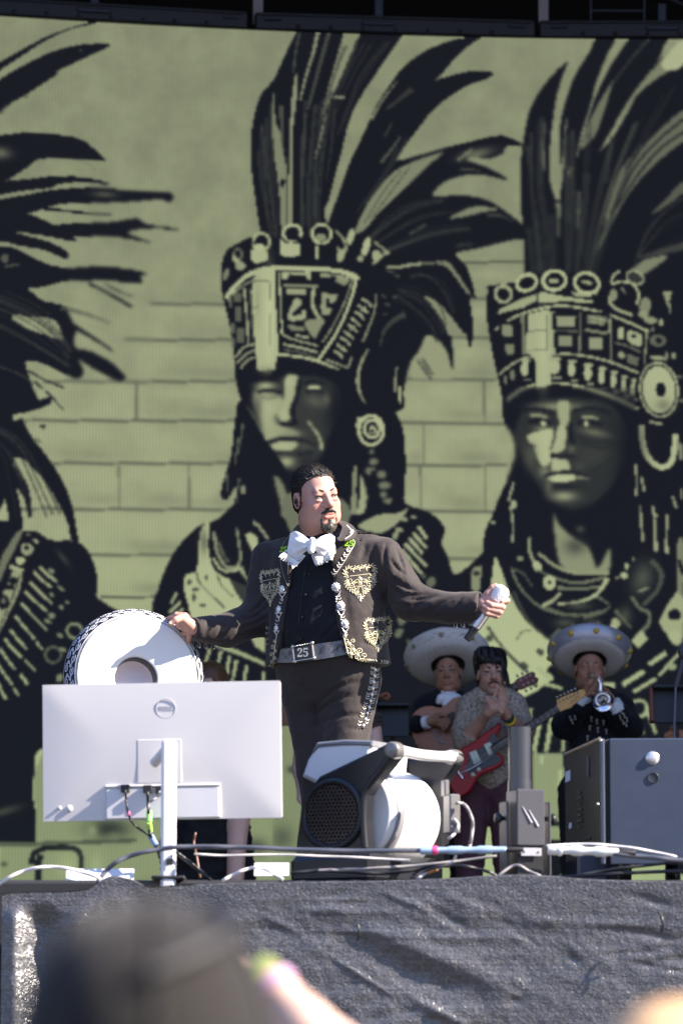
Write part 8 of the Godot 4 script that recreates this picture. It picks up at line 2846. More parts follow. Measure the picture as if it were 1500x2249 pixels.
	m.tube([on_plane(960, 1622, c + n * 0.009, n), on_plane(972, 1632, c + n * 0.009, n)], 0.007, 6)
	part(g, "bridge", m.done(), mat("bridge_pale", lin(0.45, 0.42, 0.42), 0.4))
	var n0 := on_plane(1016, 1562, c + n * 0.004, n)
	var n1 := P(1134, 1506, D - 0.16)
	m = MB.new()
	m.tube([n0, n1], 0.024, 8, true, 0.45, n)
	part(g, "neck", m.done(), mat("neck_dark", lin(0.05, 0.03, 0.025), 0.4))
	var hd := (n1 - n0).normalized()
	var hb := Basis(hd, n.cross(hd).normalized(), hd.cross(n.cross(hd)).normalized())
	m = MB.new()
	m.slab(PackedVector2Array([Vector2(-0.005, -0.024), Vector2(0.02, -0.034), Vector2(0.125, -0.036), Vector2(0.14, -0.02), Vector2(0.128, 0.0), Vector2(0.14, 0.02), Vector2(0.125, 0.036), Vector2(0.02, 0.034), Vector2(-0.005, 0.024)]), Transform3D(hb, n1), -0.008, 0.008, 0.002)
	part(g, "headstock", m.done(), mat("head_red", lin(0.22, 0.06, 0.035), 0.35))
	for s in [-1.0, 1.0]:
		for k in 3:
			m = MB.new()
			m.ball(Transform3D(hb, n1 + hb * Vector3(0.035 + 0.034 * k, s * 0.017, 0.01)), Vector3(0.011, 0.007, 0.006), 8)
			part(g, "string_roller", m.done(), mat("pearl", lin(0.6, 0.58, 0.5), 0.3))
			m = MB.new()
			m.ball(Transform3D(hb, n1 + hb * Vector3(0.035 + 0.034 * k, s * 0.05, 0.0)), Vector3(0.008, 0.011, 0.006), 8)
			part(g, "tuning_peg", m.done(), mat("pearl", Color.WHITE))
	for k in 6:
		m = MB.new()
		var o := hb.y * (k - 2.5) * 0.0065
		m.tube([on_plane(955, 1612, c + n * 0.012, n) + o, n1 + n * 0.014 + o * 0.8], 0.0008, 4, false)
		part(g, "string", m.done(), mat("string_steel", lin(0.5, 0.48, 0.42), 0.3, 0.8))

func make_guitarist() -> void:
	last_depth = 21.8
	var D := 21.8
	var t := thing("person", "clapping guitarist with black fringe and moustache in a patterned tan shirt", "person", Vector3(P(1080, 1700, D).x, DECK, -D))
	var hx := head_frame(P(1078, 1482, D), 6.0, 2.0, 2.0, 1.0)
	var skin := Color(0.5, 0.28, 0.2)
	var body := MB.new()
	make_head(body, hx, 0.0056, {"skin": skin, "wide": 0.89, "neck": 0.05, "beard": 0.45, "stubble": Color(0.16, 0.11, 0.09)})
	var sk := skin_paint(skin)
	# bare forearms and clapping hands
	var z := D - 0.3
	blob([[V(1018, 1630, D - 0.12, 0.047), V(1036, 1608, D - 0.16, 0.044), V(1060, 1580, D - 0.24, 0.03), V(1072, 1566, z, 0.027), V(1082, 1556, z - 0.01, 0.034)],
		[V(1080, 1548, z, 0.022), V(1084, 1534, z - 0.01, 0.011), V(1088, 1522, z - 0.01, 0.01), V(1090, 1513, z - 0.01, 0.009)],
		[V(1086, 1550, z - 0.01, 0.022), V(1098, 1542, z - 0.03, 0.012), V(1107, 1548, z - 0.03, 0.011), V(1106, 1556, z - 0.02, 0.009)],
		[V(1086, 1556, z - 0.01, 0.022), V(1098, 1550, z - 0.03, 0.012), V(1106, 1556, z - 0.03, 0.011), V(1103, 1563, z - 0.02, 0.009)],
		[V(1085, 1562, z - 0.01, 0.021), V(1096, 1558, z - 0.03, 0.0115), V(1102, 1565, z - 0.03, 0.0105), V(1098, 1571, z - 0.02, 0.009)],
		[V(1076, 1552, z, 0.022), V(1072, 1540, z - 0.02, 0.0135), V(1066, 1531, z - 0.02, 0.011)]], 0.0055, 0.006, body, sk)
	blob([[V(1156, 1606, D - 0.1, 0.047), V(1140, 1598, D - 0.14, 0.043), V(1118, 1578, D - 0.24, 0.03), V(1108, 1564, z + 0.03, 0.028), V(1102, 1550, z + 0.03, 0.034)],
		[V(1098, 1540, z + 0.03, 0.022), V(1093, 1526, z + 0.02, 0.0115), V(1090, 1516, z + 0.01, 0.0105), V(1090, 1508, z, 0.009)],
		[V(1102, 1538, z + 0.03, 0.022), V(1100, 1524, z + 0.02, 0.0115), V(1097, 1514, z + 0.01, 0.0105), V(1095, 1507, z, 0.009)],
		[V(1106, 1540, z + 0.04, 0.022), V(1107, 1527, z + 0.03, 0.0115), V(1105, 1518, z + 0.02, 0.0105), V(1103, 1511, z + 0.01, 0.009)],
		[V(1109, 1545, z + 0.04, 0.02), V(1113, 1534, z + 0.03, 0.0105), V(1112, 1526, z + 0.02, 0.0095)],
		[V(1100, 1552, z + 0.01, 0.02), V(1092, 1544, z - 0.01, 0.0125), V(1088, 1536, z - 0.02, 0.011)]], 0.0055, 0.006, body, sk)
	blob([[[hx * Vector3(0, -0.16, -0.03), 0.05], [P(1078, 1560, D), 0.07], [P(1078, 1690, D), 0.1]], [[P(1078, 1552, D), 0.05], [P(1030, 1556, D), 0.045], [P(1012, 1612, D - 0.06), 0.04], [P(1018, 1630, D - 0.12), 0.044]], [[P(1078, 1552, D), 0.05], [P(1130, 1554, D), 0.045], [P(1158, 1606, D - 0.06), 0.04], [P(1156, 1606, D - 0.1), 0.044]]], 0.016, 0.02, body, sk)
	var b0 := part(t, "body", body.done(true), vmat("skin"))
	make_eyes(b0, hx, Vector2(-0.05, -0.05), 8)
	make_brows(b0, hx, lin(0.014, 0.011, 0.01), 0.0055)
	var mo := MB.new()
	mo.tube(spline([hx * Vector3(-0.034, -0.066, 0.079), hx * Vector3(-0.014, -0.053, 0.096), hx * Vector3(0.014, -0.053, 0.096), hx * Vector3(0.034, -0.066, 0.079)], 3), [0.002, 0.004, 0.005, 0.0055, 0.005, 0.005, 0.0055, 0.005, 0.003, 0.002], 6)
	part(t, "moustache", mo.done(), mat("moustache_black", lin(0.02, 0.015, 0.013), 0.8))
	# heavy fringe swept to one side, covering an ear
	make_hair(t, hx, 0.0062, func(p: Vector3) -> float:
		var s := 0.0 - (p.y * 0.9 - p.z * 0.55)
		if p.z > 0.02:
			s = maxf(s, (0.056 - 0.8 * maxf(p.x + 0.025, 0.0)) - p.y if p.x < 0.05 else -0.075 - p.y)
		else:
			s = maxf(-0.05 - p.y, (p.z + 0.004) * 1.2 - (p.y - 0.012) if absf(p.x) > 0.05 else -1.0)
		return s, Color(0.011, 0.01, 0.011), Vector3(0.006, 0.014, 0.012), 0.4, 0, [[Vector3(0.03, 0.075, 0.05), Vector3(0.055, 0.036, 0.05)], [Vector3(0.07, 0.03, 0.035), Vector3(0.018, 0.08, 0.045)], [Vector3(-0.045, 0.085, 0.03), Vector3(0.05, 0.05, 0.06)]])
	# loose locks over the cap of hair
	var lk := MB.new()
	var hr := RandomNumberGenerator.new()
	hr.seed = 77
	for i in 90:
		var a := hr.randf_range(-2.9, 2.9)
		var front := cos(a)
		var side := sin(a)
		var end := Vector3(side * 0.087, 0.022 + hr.randf_range(-0.03, 0.03), front * 0.108 - 0.012)
		if front > 0.3:
			end = Vector3(side * 0.088 + 0.014, 0.05 - 0.125 * clampf((side + 0.2) * 1.1, -0.1, 0.95) + hr.randf_range(-0.012, 0.012), 0.104 - 0.03 * absf(side))
		var from := Vector3(-0.02 + hr.randf_range(-0.02, 0.03), 0.148 + hr.randf_range(-0.008, 0.006), hr.randf_range(-0.03, 0.05))
		var mid := (from + end) * 0.5 + Vector3(side * 0.03, 0.03, front * 0.03)
		lk.col = Color(0.012, 0.011, 0.012) * hr.randf_range(0.6, 2.2)
		lk.col.a = 1.0
		var path := spline([hx * from, hx * mid, hx * end], 4)
		lk.tube(path, [0.004, 0.006, 0.008, 0.0085, 0.0085, 0.008, 0.006, 0.004, 0.0012], 6)
	part(t, "hair_locks", lk.done(true), vmat("hair_strands")).set_meta("kind", "stuff")
	# shirt
	var pat := mat("shirt_pattern", Color.WHITE, 0.85)
	pat.albedo_texture = noise_tex(512, 0.06, [lin(0.07, 0.05, 0.04), lin(0.13, 0.09, 0.07), lin(0.4, 0.33, 0.25), lin(0.46, 0.39, 0.31), lin(0.4, 0.33, 0.25)], 2, 44)
	pat.uv1_triplanar = true
	pat.uv1_scale = Vector3.ONE * 1.6
	var sm := MB.new()
	blob([[V(1078, 1560, D, 0.095), V(1080, 1640, D, 0.115), V(1078, 1700, D, 0.13)], [V(1036, 1554, D, 0.075), V(1124, 1550, D, 0.075)], [V(1052, 1528, D + 0.01, 0.05), V(1106, 1526, D + 0.01, 0.05)],
		[V(1030, 1554, D, 0.07), V(1016, 1610, D - 0.06, 0.06), V(1022, 1628, D - 0.11, 0.06), V(1032, 1618, D - 0.14, 0.054)],
		[V(1130, 1552, D, 0.068), V(1152, 1602, D - 0.06, 0.058), V(1144, 1598, D - 0.12, 0.052)]], 0.0105, 0.035, sm, null, folds([], 0.007))
	var shirt := part(t, "shirt", sm.done(), pat)
	for s in [[1062, 1524, 1052, 1532, 1066, 1542], [1094, 1524, 1104, 1530, 1092, 1542]]:
		var cm := MB.new()
		cm.tube(spline(pix(s, D - 0.12), 4), [0.022, 0.022, 0.022, 0.022, 0.02, 0.017, 0.014, 0.01, 0.006], 8, true, 0.4, Vector3.BACK)
		part(shirt, "collar", cm.done(), pat)
	var cuff := MB.new()
	cuff.tube([P(1024, 1628, D - 0.12), P(1034, 1612, D - 0.155)], [0.062, 0.055], 18)
	part(shirt, "rolled_cuff", cuff.done(), pat)
	legs_to_deck(t, 1072, 1740, D, 0.19, mat("maroon", lin(0.085, 0.03, 0.042), 0.85))
	# wrist bands
	for q in [[1114, 1574, 1119, 1580, lin(0.02, 0.06, 0.03)], [1110, 1568, 1112, 1571, lin(0.5, 0.04, 0.05)], [1119, 1581, 1121, 1583, lin(0.6, 0.4, 0.02)], [1112, 1571, 1114, 1574, lin(0.03, 0.03, 0.2)]]:
		var w := MB.new()
		w.tube([P(q[0], q[1], z + 0.045), P(q[2], q[3], z + 0.06)], 0.034, 16)
		part(t, "wrist_band", w.done(), mat("band_%d_%d" % [q[0], q[1]], q[4], 0.7))
	# red electric guitar
	var c := P(1050, 1660, D - 0.23)
	var n := Vector3(-0.06, 0.1, 1.0).normalized()
	var bx := Vector3.UP.cross(n).normalized()
	var by := n.cross(bx)
	var x := Transform3D(Basis(bx, by, n), c)
	var g := thing("electric_guitar", "glossy red electric guitar with black pickguard hanging on the clapping man", "guitar", c)
	var red := mat("guitar_red", lin(0.3, 0.008, 0.012), 0.25, 0.0, 0.35)
	var flat := func(a: Array, smooth_it: bool) -> PackedVector2Array:
		var out := PackedVector2Array()
		for q in (spline(pts(a), 4, true) if smooth_it else pts(a)):
			var p := on_plane(q.x, q.y, c, n) - c
			out.append(Vector2(p.dot(bx), p.dot(by)))
		return out
	var m := MB.new()
	m.slab(flat.call([986, 1712, 994, 1738, 1012, 1748, 1034, 1734, 1052, 1704, 1088, 1688, 1107, 1672, 1100, 1658, 1090, 1644, 1100, 1634, 1112, 1626, 1106, 1618, 1094, 1622, 1090, 1614, 1100, 1598, 1098, 1586, 1084, 1596, 1058, 1613, 1036, 1632, 1008, 1646, 994, 1668], true), x, -0.042, 0.0, 0.007)
	part(g, "solid_body", m.done(), red)
	m = MB.new()
	m.slab(flat.call([1024, 1690, 1034, 1700, 1050, 1692, 1084, 1680, 1100, 1670, 1092, 1658, 1086, 1642, 1108, 1626, 1092, 1622, 1086, 1612, 1078, 1612, 1066, 1636, 1030, 1656, 1028, 1672], true), x, 0.0, 0.003, 0.001)
	part(g, "pickguard", m.done(), mat("guard_black", lin(0.009, 0.009, 0.012), 0.25))
	for q in [[1062, 1636, 1076, 1630, 1087, 1652, 1074, 1660], [1030, 1654, 1045, 1648, 1056, 1672, 1041, 1680]]:
		m = MB.new()
		m.slab(flat.call(q, false), x, 0.003, 0.011, 0.002)
		var pk := part(g, "pickup", m.done(), mat("pickup_cream", lin(0.55, 0.58, 0.45), 0.4))
		for k in 6:
			var d := MB.new()
			var a := Vector2(q[0], q[1]).lerp(Vector2(q[2], q[3]), 0.5).lerp(Vector2(q[4], q[5]).lerp(Vector2(q[6], q[7]), 0.5), (k + 0.7) / 6.4)
			d.ball(Transform3D(Basis(), on_plane(a.x, a.y, c + n * 0.011, n)), Vector3.ONE * 0.003, 6)
			part(pk, "pole_piece", d.done(), mat("string_steel", Color.WHITE))
	for q in [[1051, 1690], [1038, 1702]]:
		m = MB.new()
		m.lathe([Vector2(0, 0.016), Vector2(0.01, 0.015), Vector2(0.013, 0.0)], Transform3D(x.basis * Basis(Vector3.RIGHT, PI * 0.5), on_plane(q[0], q[1], c + n * 0.003, n)), 14)
		part(g, "knob", m.done(), mat("pickup_cream", Color.WHITE))
	m = MB.new()
	m.tube([on_plane(1002, 1690, c + n * 0.012, n), on_plane(1016, 1710, c + n * 0.012, n)], 0.007, 8)
	m.tube(spline([on_plane(1010, 1698, c + n * 0.02, n), on_plane(1034, 1688, c + n * 0.035, n), on_plane(1056, 1674, c + n * 0.03, n)], 4), 0.0028, 6)
	part(g, "tremolo_bridge", m.done(), mat("chrome", Color.WHITE))
	var n0 := on_plane(1080, 1648, c + n * 0.006, n)
	var n1 := P(1226, 1556, D - 0.3)
	m = MB.new()
	m.tube([n0, n1], [0.028, 0.022], 8, true, 0.45, n)
	part(g, "neck", m.done(), mat("rosewood", lin(0.035, 0.02, 0.018), 0.4))
	var hd := (n1 - n0).normalized()
	var hy := n.cross(hd).normalized()
	var hb := Basis(hd, hy, hd.cross(hy).normalized())
	var nl := n0.distance_to(n1)
	for k in 16:
		m = MB.new()
		var u := 1.0 - pow(0.944, 16 - k) * 1.0
		var p := n1 - hd * (nl * (1.0 - pow(0.94, k)) * 1.45)
		if (p - n0).dot(hd) < 0.02:
			continue
		m.tube([p - hy * 0.02 + n * 0.011, p + hy * 0.02 + n * 0.011], 0.0012, 4)
		part(g, "fret", m.done(), mat("string_steel", Color.WHITE))
		if k in [2, 4, 6, 8, 11]:
			m = MB.new()
			m.ball(Transform3D(Basis(), p + hd * 0.008 + n * 0.0105), Vector3.ONE * 0.0034, 8)
			part(g, "fret_dot", m.done(), mat("pearl", Color.WHITE))
	m = MB.new()
	m.slab(PackedVector2Array([Vector2(-0.004, -0.021), Vector2(0.03, -0.026), Vector2(0.06, -0.034), Vector2(0.075, -0.03), Vector2(0.1, -0.026), Vector2(0.135, -0.022), Vector2(0.155, -0.024), Vector2(0.174, -0.008), Vector2(0.176, 0.012), Vector2(0.16, 0.024), Vector2(0.14, 0.024), Vector2(0.1, 0.034), Vector2(0.04, 0.044), Vector2(0.012, 0.044), Vector2(0.006, 0.022), Vector2(-0.004, 0.021)]), Transform3D(hb, n1), -0.008, 0.007, 0.002)
	var hs := part(g, "headstock", m.done(), mat("maple", lin(0.62, 0.33, 0.09), 0.35))
	for k in 6:
		m = MB.new()
		var p := n1 + hb * Vector3(0.026 + 0.022 * k, 0.028 - 0.003 * k, 0.008)
		m.lathe([Vector2(0, 0.012), Vector2(0.0035, 0.012), Vector2(0.0035, 0.004), Vector2(0.006, 0.003), Vector2(0.006, 0)], Transform3D(hb * Basis(Vector3.RIGHT, PI * 0.5), p), 10)
		part(g, "tuning_peg", m.done(), mat("chrome", Color.WHITE))
		m = MB.new()
		m.ball(Transform3D(hb, p + hb * Vector3(0, 0.03, -0.008)), Vector3(0.008, 0.009, 0.005), 8)
		part(g, "tuning_key", m.done(), mat("chrome", Color.WHITE))
	var sq := MB.new()
	sq.tube(spline([n1 + hb * Vector3(0.07, -0.02, 0.0085), n1 + hb * Vector3(0.085, -0.006, 0.0085), n1 + hb * Vector3(0.1, -0.014, 0.0085), n1 + hb * Vector3(0.118, 0.0, 0.0085), n1 + hb * Vector3(0.13, -0.008, 0.0085)], 4), 0.0013, 4)
	part(hs, "maker_script", sq.done(), mat("guard_black", Color.WHITE))
	for k in 6:
		m = MB.new()
		m.tube([on_plane(1008, 1700, c + n * 0.02, n) + hy * (k - 2.5) * 0.007, n1 + n * 0.013 + hy * (k - 2.5) * 0.006], 0.0008, 4, false)
		part(g, "string", m.done(), mat("string_steel", Color.WHITE))

func make_singers_behind() -> void:
	# a woman hidden behind the white monitor, another behind the lead singer
	var skin := Color(0.6, 0.38, 0.31)
	var black := cloth("dress_black", lin(0.01, 0.01, 0.012), 10.0, 0.1, 0.8)
	var D := 20.6
	var t := thing("person", "woman in a long black dress mostly hidden behind the white monitor", "person", Vector3(P(455, 1700, D).x, DECK, -D))
	var hx := head_frame(P(462, 1508, D), -24.0, 0.0, 0.0, 0.95)
	var body := MB.new()
	make_head(body, hx, 0.007, {"skin": skin, "neck": 0.048})
	blob([[V(515, 1600, D, 0.045), V(530, 1680, D, 0.036), V(520, 1760, D - 0.05, 0.028), V(514, 1790, D - 0.06, 0.03)], [V(420, 1600, D, 0.045), V(405, 1680, D, 0.036), V(412, 1750, D - 0.05, 0.028), V(414, 1780, D - 0.06, 0.03)], [V(524, 1770, D - 0.08, 0.075), V(520, 1850, D - 0.1, 0.052), V(516, 1960, D - 0.1, 0.045), V(518, 2060, D - 0.1, 0.036)], [V(512, 1788, D - 0.06, 0.02), V(510, 1806, D - 0.07, 0.01)], [V(516, 1788, D - 0.06, 0.02), V(516, 1810, D - 0.07, 0.01)], [V(520, 1788, D - 0.06, 0.02), V(522, 1806, D - 0.07, 0.01)]], 0.012, 0.012, body, skin_paint(skin))
	part(t, "body", body.done(true), vmat("skin"))
	make_hair(t, hx, 0.009, func(p: Vector3) -> float: return -0.02 - (p.y * 0.9 - p.z * 0.6), Color(0.09, 0.045, 0.025), Vector3(0.012, 0.014, 0.014), 0.5)
	var dm := MB.new()
	blob([[V(462, 1590, D, 0.1), V(462, 1650, D, 0.11), V(462, 1740, D, 0.15)], [V(455, 1740, D, 0.15), V(430, 1860, D, 0.17), V(425, 2090, D, 0.18)], [V(470, 1740, D, 0.15), V(470, 1860, D + 0.04, 0.16), V(480, 2090, D + 0.05, 0.16)], [V(540, 1800, D + 0.02, 0.02), V(545, 1900, D + 0.02, 0.03), V(550, 2090, D + 0.02, 0.04)]], 0.016, 0.05, dm, null, folds([], 0.02))
	part(t, "dress", dm.done(), black)
	for s in [-1.0, 1.0]:
		var b := MB.new()
		var gx := P(490 + s * 26.0, 2000, D - 0.1)
		blob([[[Vector3(gx.x, DECK + 0.05, gx.z), 0.036], [Vector3(gx.x, DECK + 0.03, gx.z + 0.12), 0.028]]], 0.012, 0.01, b)
		part(t, "shoe", b.done(), mat("shoe_black", lin(0.012, 0.012, 0.012), 0.35))
	D = 20.9
	t = thing("person", "woman in off shoulder black dress hidden behind the singer except her arms", "person", Vector3(P(745, 1700, D).x, DECK, -D))
	hx = head_frame(P(735, 1500, D), 5.0, 0.0, 0.0, 0.95)
	body = MB.new()
	make_head(body, hx, 0.007, {"skin": skin, "neck": 0.048})
	blob([[V(798, 1562, D, 0.052), V(818, 1600, D - 0.02, 0.048), V(826, 1650, D - 0.06, 0.04), V(812, 1710, D - 0.14, 0.03), V(800, 1740, D - 0.16, 0.03)],
		[V(690, 1562, D, 0.052), V(668, 1620, D - 0.02, 0.046), V(656, 1690, D - 0.04, 0.037), V(662, 1728, D - 0.07, 0.026), V(664, 1742, D - 0.08, 0.027)],
		[V(660, 1744, D - 0.08, 0.02), V(656, 1756, D - 0.09, 0.0105), V(660, 1764, D - 0.1, 0.009)], [V(664, 1746, D - 0.08, 0.02), V(662, 1760, D - 0.1, 0.0105), V(666, 1768, D - 0.11, 0.009)], [V(668, 1746, D - 0.08, 0.02), V(668, 1760, D - 0.1, 0.0105), V(671, 1767, D - 0.11, 0.009)], [V(671, 1744, D - 0.08, 0.018), V(673, 1756, D - 0.1, 0.01), V(675, 1763, D - 0.11, 0.0085)], [V(668, 1738, D - 0.09, 0.018), V(676, 1746, D - 0.11, 0.011), V(678, 1756, D - 0.12, 0.0095)],
		[V(744, 1560, D, 0.07), V(744, 1540, D + 0.01, 0.05)]], 0.009, 0.008, body, skin_paint(skin))
	part(t, "body", body.done(true), vmat("skin"))
	make_hair(t, hx, 0.009, func(p: Vector3) -> float: return -0.02 - (p.y * 0.9 - p.z * 0.6), Color(0.03, 0.02, 0.015), Vector3(0.012, 0.014, 0.014), 0.5)
	dm = MB.new()
	blob([[V(744, 1590, D, 0.115), V(744, 1650, D, 0.11), V(744, 1740, D, 0.14), V(744, 2095, D, 0.15)], [V(700, 1582, D, 0.05), V(790, 1582, D, 0.05)]], 0.014, 0.04, dm, null, folds([], 0.012))
	part(t, "dress", dm.done(), black)
	var band := MB.new()
	for k in 3:
		band.tube([P(812 + k * 1.5, 1576 + k * 9, D - 0.02), P(817 + k * 1.5, 1586 + k * 9, D - 0.025)], 0.062 - 0.002 * k, 20)
	part(t, "sleeve_band", band.done(), cloth("band_brown", lin(0.05, 0.035, 0.032), 12.0, 0.3, 0.8))
	for s in [-1.0, 1.0]:
		var b := MB.new()
		var gx := P(744 + s * 30.0, 2000, D - 0.1)
		blob([[[Vector3(gx.x, DECK + 0.05, gx.z), 0.036], [Vector3(gx.x, DECK + 0.03, gx.z + 0.12), 0.028]]], 0.012, 0.01, b)
		part(t, "shoe", b.done(), mat("shoe_black", Color.WHITE))

func make_percussionist() -> void:
	# stands beyond the right edge; only a hand and sleeve reach into view under the music stand
	var D := 20.9
	var skin := Color(0.42, 0.21, 0.13)
	var t := thing("person", "musician at the right edge whose hand shows below the music stand", "person", Vector3(P(1620, 1700, D).x, DECK, -D))
	var hx := head_frame(P(1618, 1480, D), -10.0, 0.0, 0.0, 0.97)
	var body := MB.new()
	make_head(body, hx, 0.008, {"skin": skin, "neck": 0.056})
	var hd := P(1492, 1614, D - 0.2)
	blob([[[hx * Vector3(0, -0.16, -0.03), 0.05], [P(1618, 1560, D), 0.06], [P(1570, 1560, D), 0.05], [P(1552, 1640, D - 0.08), 0.036], [hd, 0.03]], [[P(1618, 1560, D), 0.06], [P(1666, 1560, D), 0.05], [P(1684, 1640, D), 0.036], [P(1670, 1700, D - 0.1), 0.03]],
		[[hd, 0.024], [P(1474, 1606, D - 0.23), 0.0125], [P(1462, 1612, D - 0.24), 0.01]], [[hd, 0.024], [P(1472, 1612, D - 0.23), 0.0125], [P(1460, 1618, D - 0.24), 0.01]], [[hd, 0.024], [P(1474, 1619, D - 0.22), 0.012], [P(1464, 1626, D - 0.23), 0.01]], [[hd, 0.022], [P(1478, 1626, D - 0.21), 0.011], [P(1470, 1633, D - 0.22), 0.009]], [[hd, 0.022], [P(1484, 1602, D - 0.24), 0.0125], [P(1474, 1598, D - 0.25), 0.011]]], 0.0075, 0.008, body, skin_paint(skin))
	part(t, "body", body.done(true), vmat("skin"))
	make_hair(t, hx, 0.01, func(p: Vector3) -> float: return 0.0 - (p.y * 0.9 - p.z * 0.7), Color(0.012, 0.011, 0.011), Vector3(0.006, 0.008, 0.006))
	var jm := MB.new()
	blob([[V(1618, 1560, D, 0.1), V(1618, 1640, D, 0.125), V(1618, 1720, D, 0.13)], [V(1580, 1556, D, 0.085), V(1656, 1556, D, 0.085)], [V(1570, 1560, D, 0.07), V(1552, 1640, D - 0.08, 0.058), V(1506, 1620, D - 0.18, 0.046)], [V(1666, 1560, D, 0.07), V(1684, 1640, D, 0.06), V(1672, 1690, D - 0.08, 0.05)]], 0.015, 0.03, jm, null, folds([], 0.007))
	part(t, "jacket", jm.done(), cloth("band_wool", Color.WHITE, 12.0))
	legs_to_deck(t, 1618, 1750, D, 0.19, mat("band_trousers", Color.WHITE))

func stand(label: String, q: Array, d: float, edge: Color) -> void:
	var a := P(q[0], q[1], d)
	var b := P(q[2], q[3], d)
	var c := (a + b) * 0.5
	var t := thing("music_stand", label, "music stand", Vector3(c.x, DECK, c.z), "music stands among the band")
	var turn := Basis(Vector3.RIGHT, -0.25)
	var m := MB.new()
	m.box(Transform3D(turn, c), Vector3(b.x - a.x, a.y - b.y, 0.012), 0.003)
	part(t, "desk", m.done(), mat("stand_black", lin(0.008, 0.008, 0.01), 0.5))
	m = MB.new()
	m.box(Transform3D(turn, c + turn * Vector3(-(b.x - a.x) * 0.5 - 0.008, 0, 0.01)), Vector3(0.022, a.y - b.y, 0.05), 0.004)
	part(t, "side_board", m.done(), mat("board_%d" % int(q[0]), edge, 0.6))
	m = MB.new()
	m.box(Transform3D(turn, c + turn * Vector3(0, (a.y - b.y) * 0.5 - 0.01, 0.03)), Vector3(b.x - a.x, 0.022, 0.06), 0.004)
	part(t, "ledge", m.done(), mat("stand_black", Color.WHITE))
	m = MB.new()
	m.tube([c + Vector3(0, 0, -0.03), Vector3(c.x, DECK + 0.05, c.z - 0.05)], 0.012, 10)
	part(t, "pole", m.done(), mat("stand_black", Color.WHITE))
	for k in 3:
		m = MB.new()
		var o := Vector3(cos(TAU * k / 3.0), 0, sin(TAU * k / 3.0)) * 0.25
		m.tube([Vector3(c.x, DECK + 0.2, c.z - 0.05), Vector3(c.x + o.x, DECK + 0.012, c.z - 0.05 + o.z)], 0.01, 8)
		part(t, "leg", m.done(), mat("stand_black", Color.WHITE))

func make_stands() -> void:
	stand("black music stand between the singer's leg and the acoustic guitar", [828, 1548, 898, 1620], 21.6, lin(0.01, 0.01, 0.012))
	stand("black music stand with a red brown side board at the right edge", [1432, 1508, 1540, 1590], 20.5, lin(0.13, 0.035, 0.022))
	var m := MB.new()
	m.tube([P(1483, 1508, 20.4), P(1480, 1590, 20.4), Vector3(P(1480, 1590, 20.4).x, DECK + 0.02, -20.4)], 0.007, 8)
	var t := thing("microphone_stand", "thin microphone stand in front of the red brown music stand", "stand", Vector3(P(1480, 1590, 20.4).x, DECK, -20.4))
	part(t, "pole", m.done(), mat("pole_grey", lin(0.12, 0.12, 0.16), 0.4, 0.5))
	m = MB.new()
	m.lathe([Vector2(0, 0.015), Vector2(0.1, 0.01), Vector2(0.12, 0)], Transform3D(Basis(), Vector3(P(1480, 1590, 20.4).x, DECK, -20.4)), 24)
	part(t, "round_base", m.done(), mat("pole_grey", Color.WHITE))
	m = MB.new()
	m.ball(Transform3D(Basis(), P(1502, 1432, 20.4)), Vector3(0.035, 0.045, 0.035), 14)
	m.tube([P(1502, 1432, 20.4), P(1494, 1470, 20.4), P(1483, 1508, 20.4)], 0.012, 8)
	part(t, "foam_windshield", m.done(), mat("foam_grey", lin(0.08, 0.08, 0.09), 0.95))
	# a violin's scroll showing behind the singer's leg
	var c := P(842, 1532, 21.4)
	var v := thing("violin", "brown violin scroll showing beside the singer's right hip", "violin", c)
	m = MB.new()
	m.tube(spline(pix([812, 1540, 826, 1534, 838, 1528, 848, 1524, 854, 1530, 848, 1535, 844, 1530], 21.4), 4), [0.016, 0.016, 0.015, 0.015, 0.015, 0.015, 0.015, 0.014, 0.014, 0.014, 0.013, 0.013, 0.013, 0.013, 0.012, 0.012, 0.012, 0.012, 0.011, 0.011, 0.01, 0.009, 0.008, 0.007, 0.006], 8)
	part(v, "scroll", m.done(), mat("violin_brown", lin(0.2, 0.06, 0.02), 0.3))
	m = MB.new()
	m.slab(PackedVector2Array([Vector2(-0.1, 0), Vector2(-0.08, 0.08), Vector2(-0.055, 0.14), Vector2(-0.075, 0.2), Vector2(-0.05, 0.3), Vector2(0.05, 0.3), Vector2(0.075, 0.2), Vector2(0.055, 0.14), Vector2(0.08, 0.08), Vector2(0.1, 0), Vector2(0.06, -0.06), Vector2(-0.06, -0.06)]), Transform3D(Basis(Vector3.BACK, 1.75), P(730, 1552, 21.4)), -0.02, 0.02, 0.004)
	part(v, "violin_body", m.done(), mat("violin_brown", Color.WHITE))
	for q in [[835, 1536], [830, 1528]]:
		m = MB.new()
		m.ball(Transform3D(Basis(), P(q[0], q[1], 21.36)), Vector3(0.008, 0.014, 0.008), 8)
		part(v, "peg", m.done(), mat("stand_black", Color.WHITE))

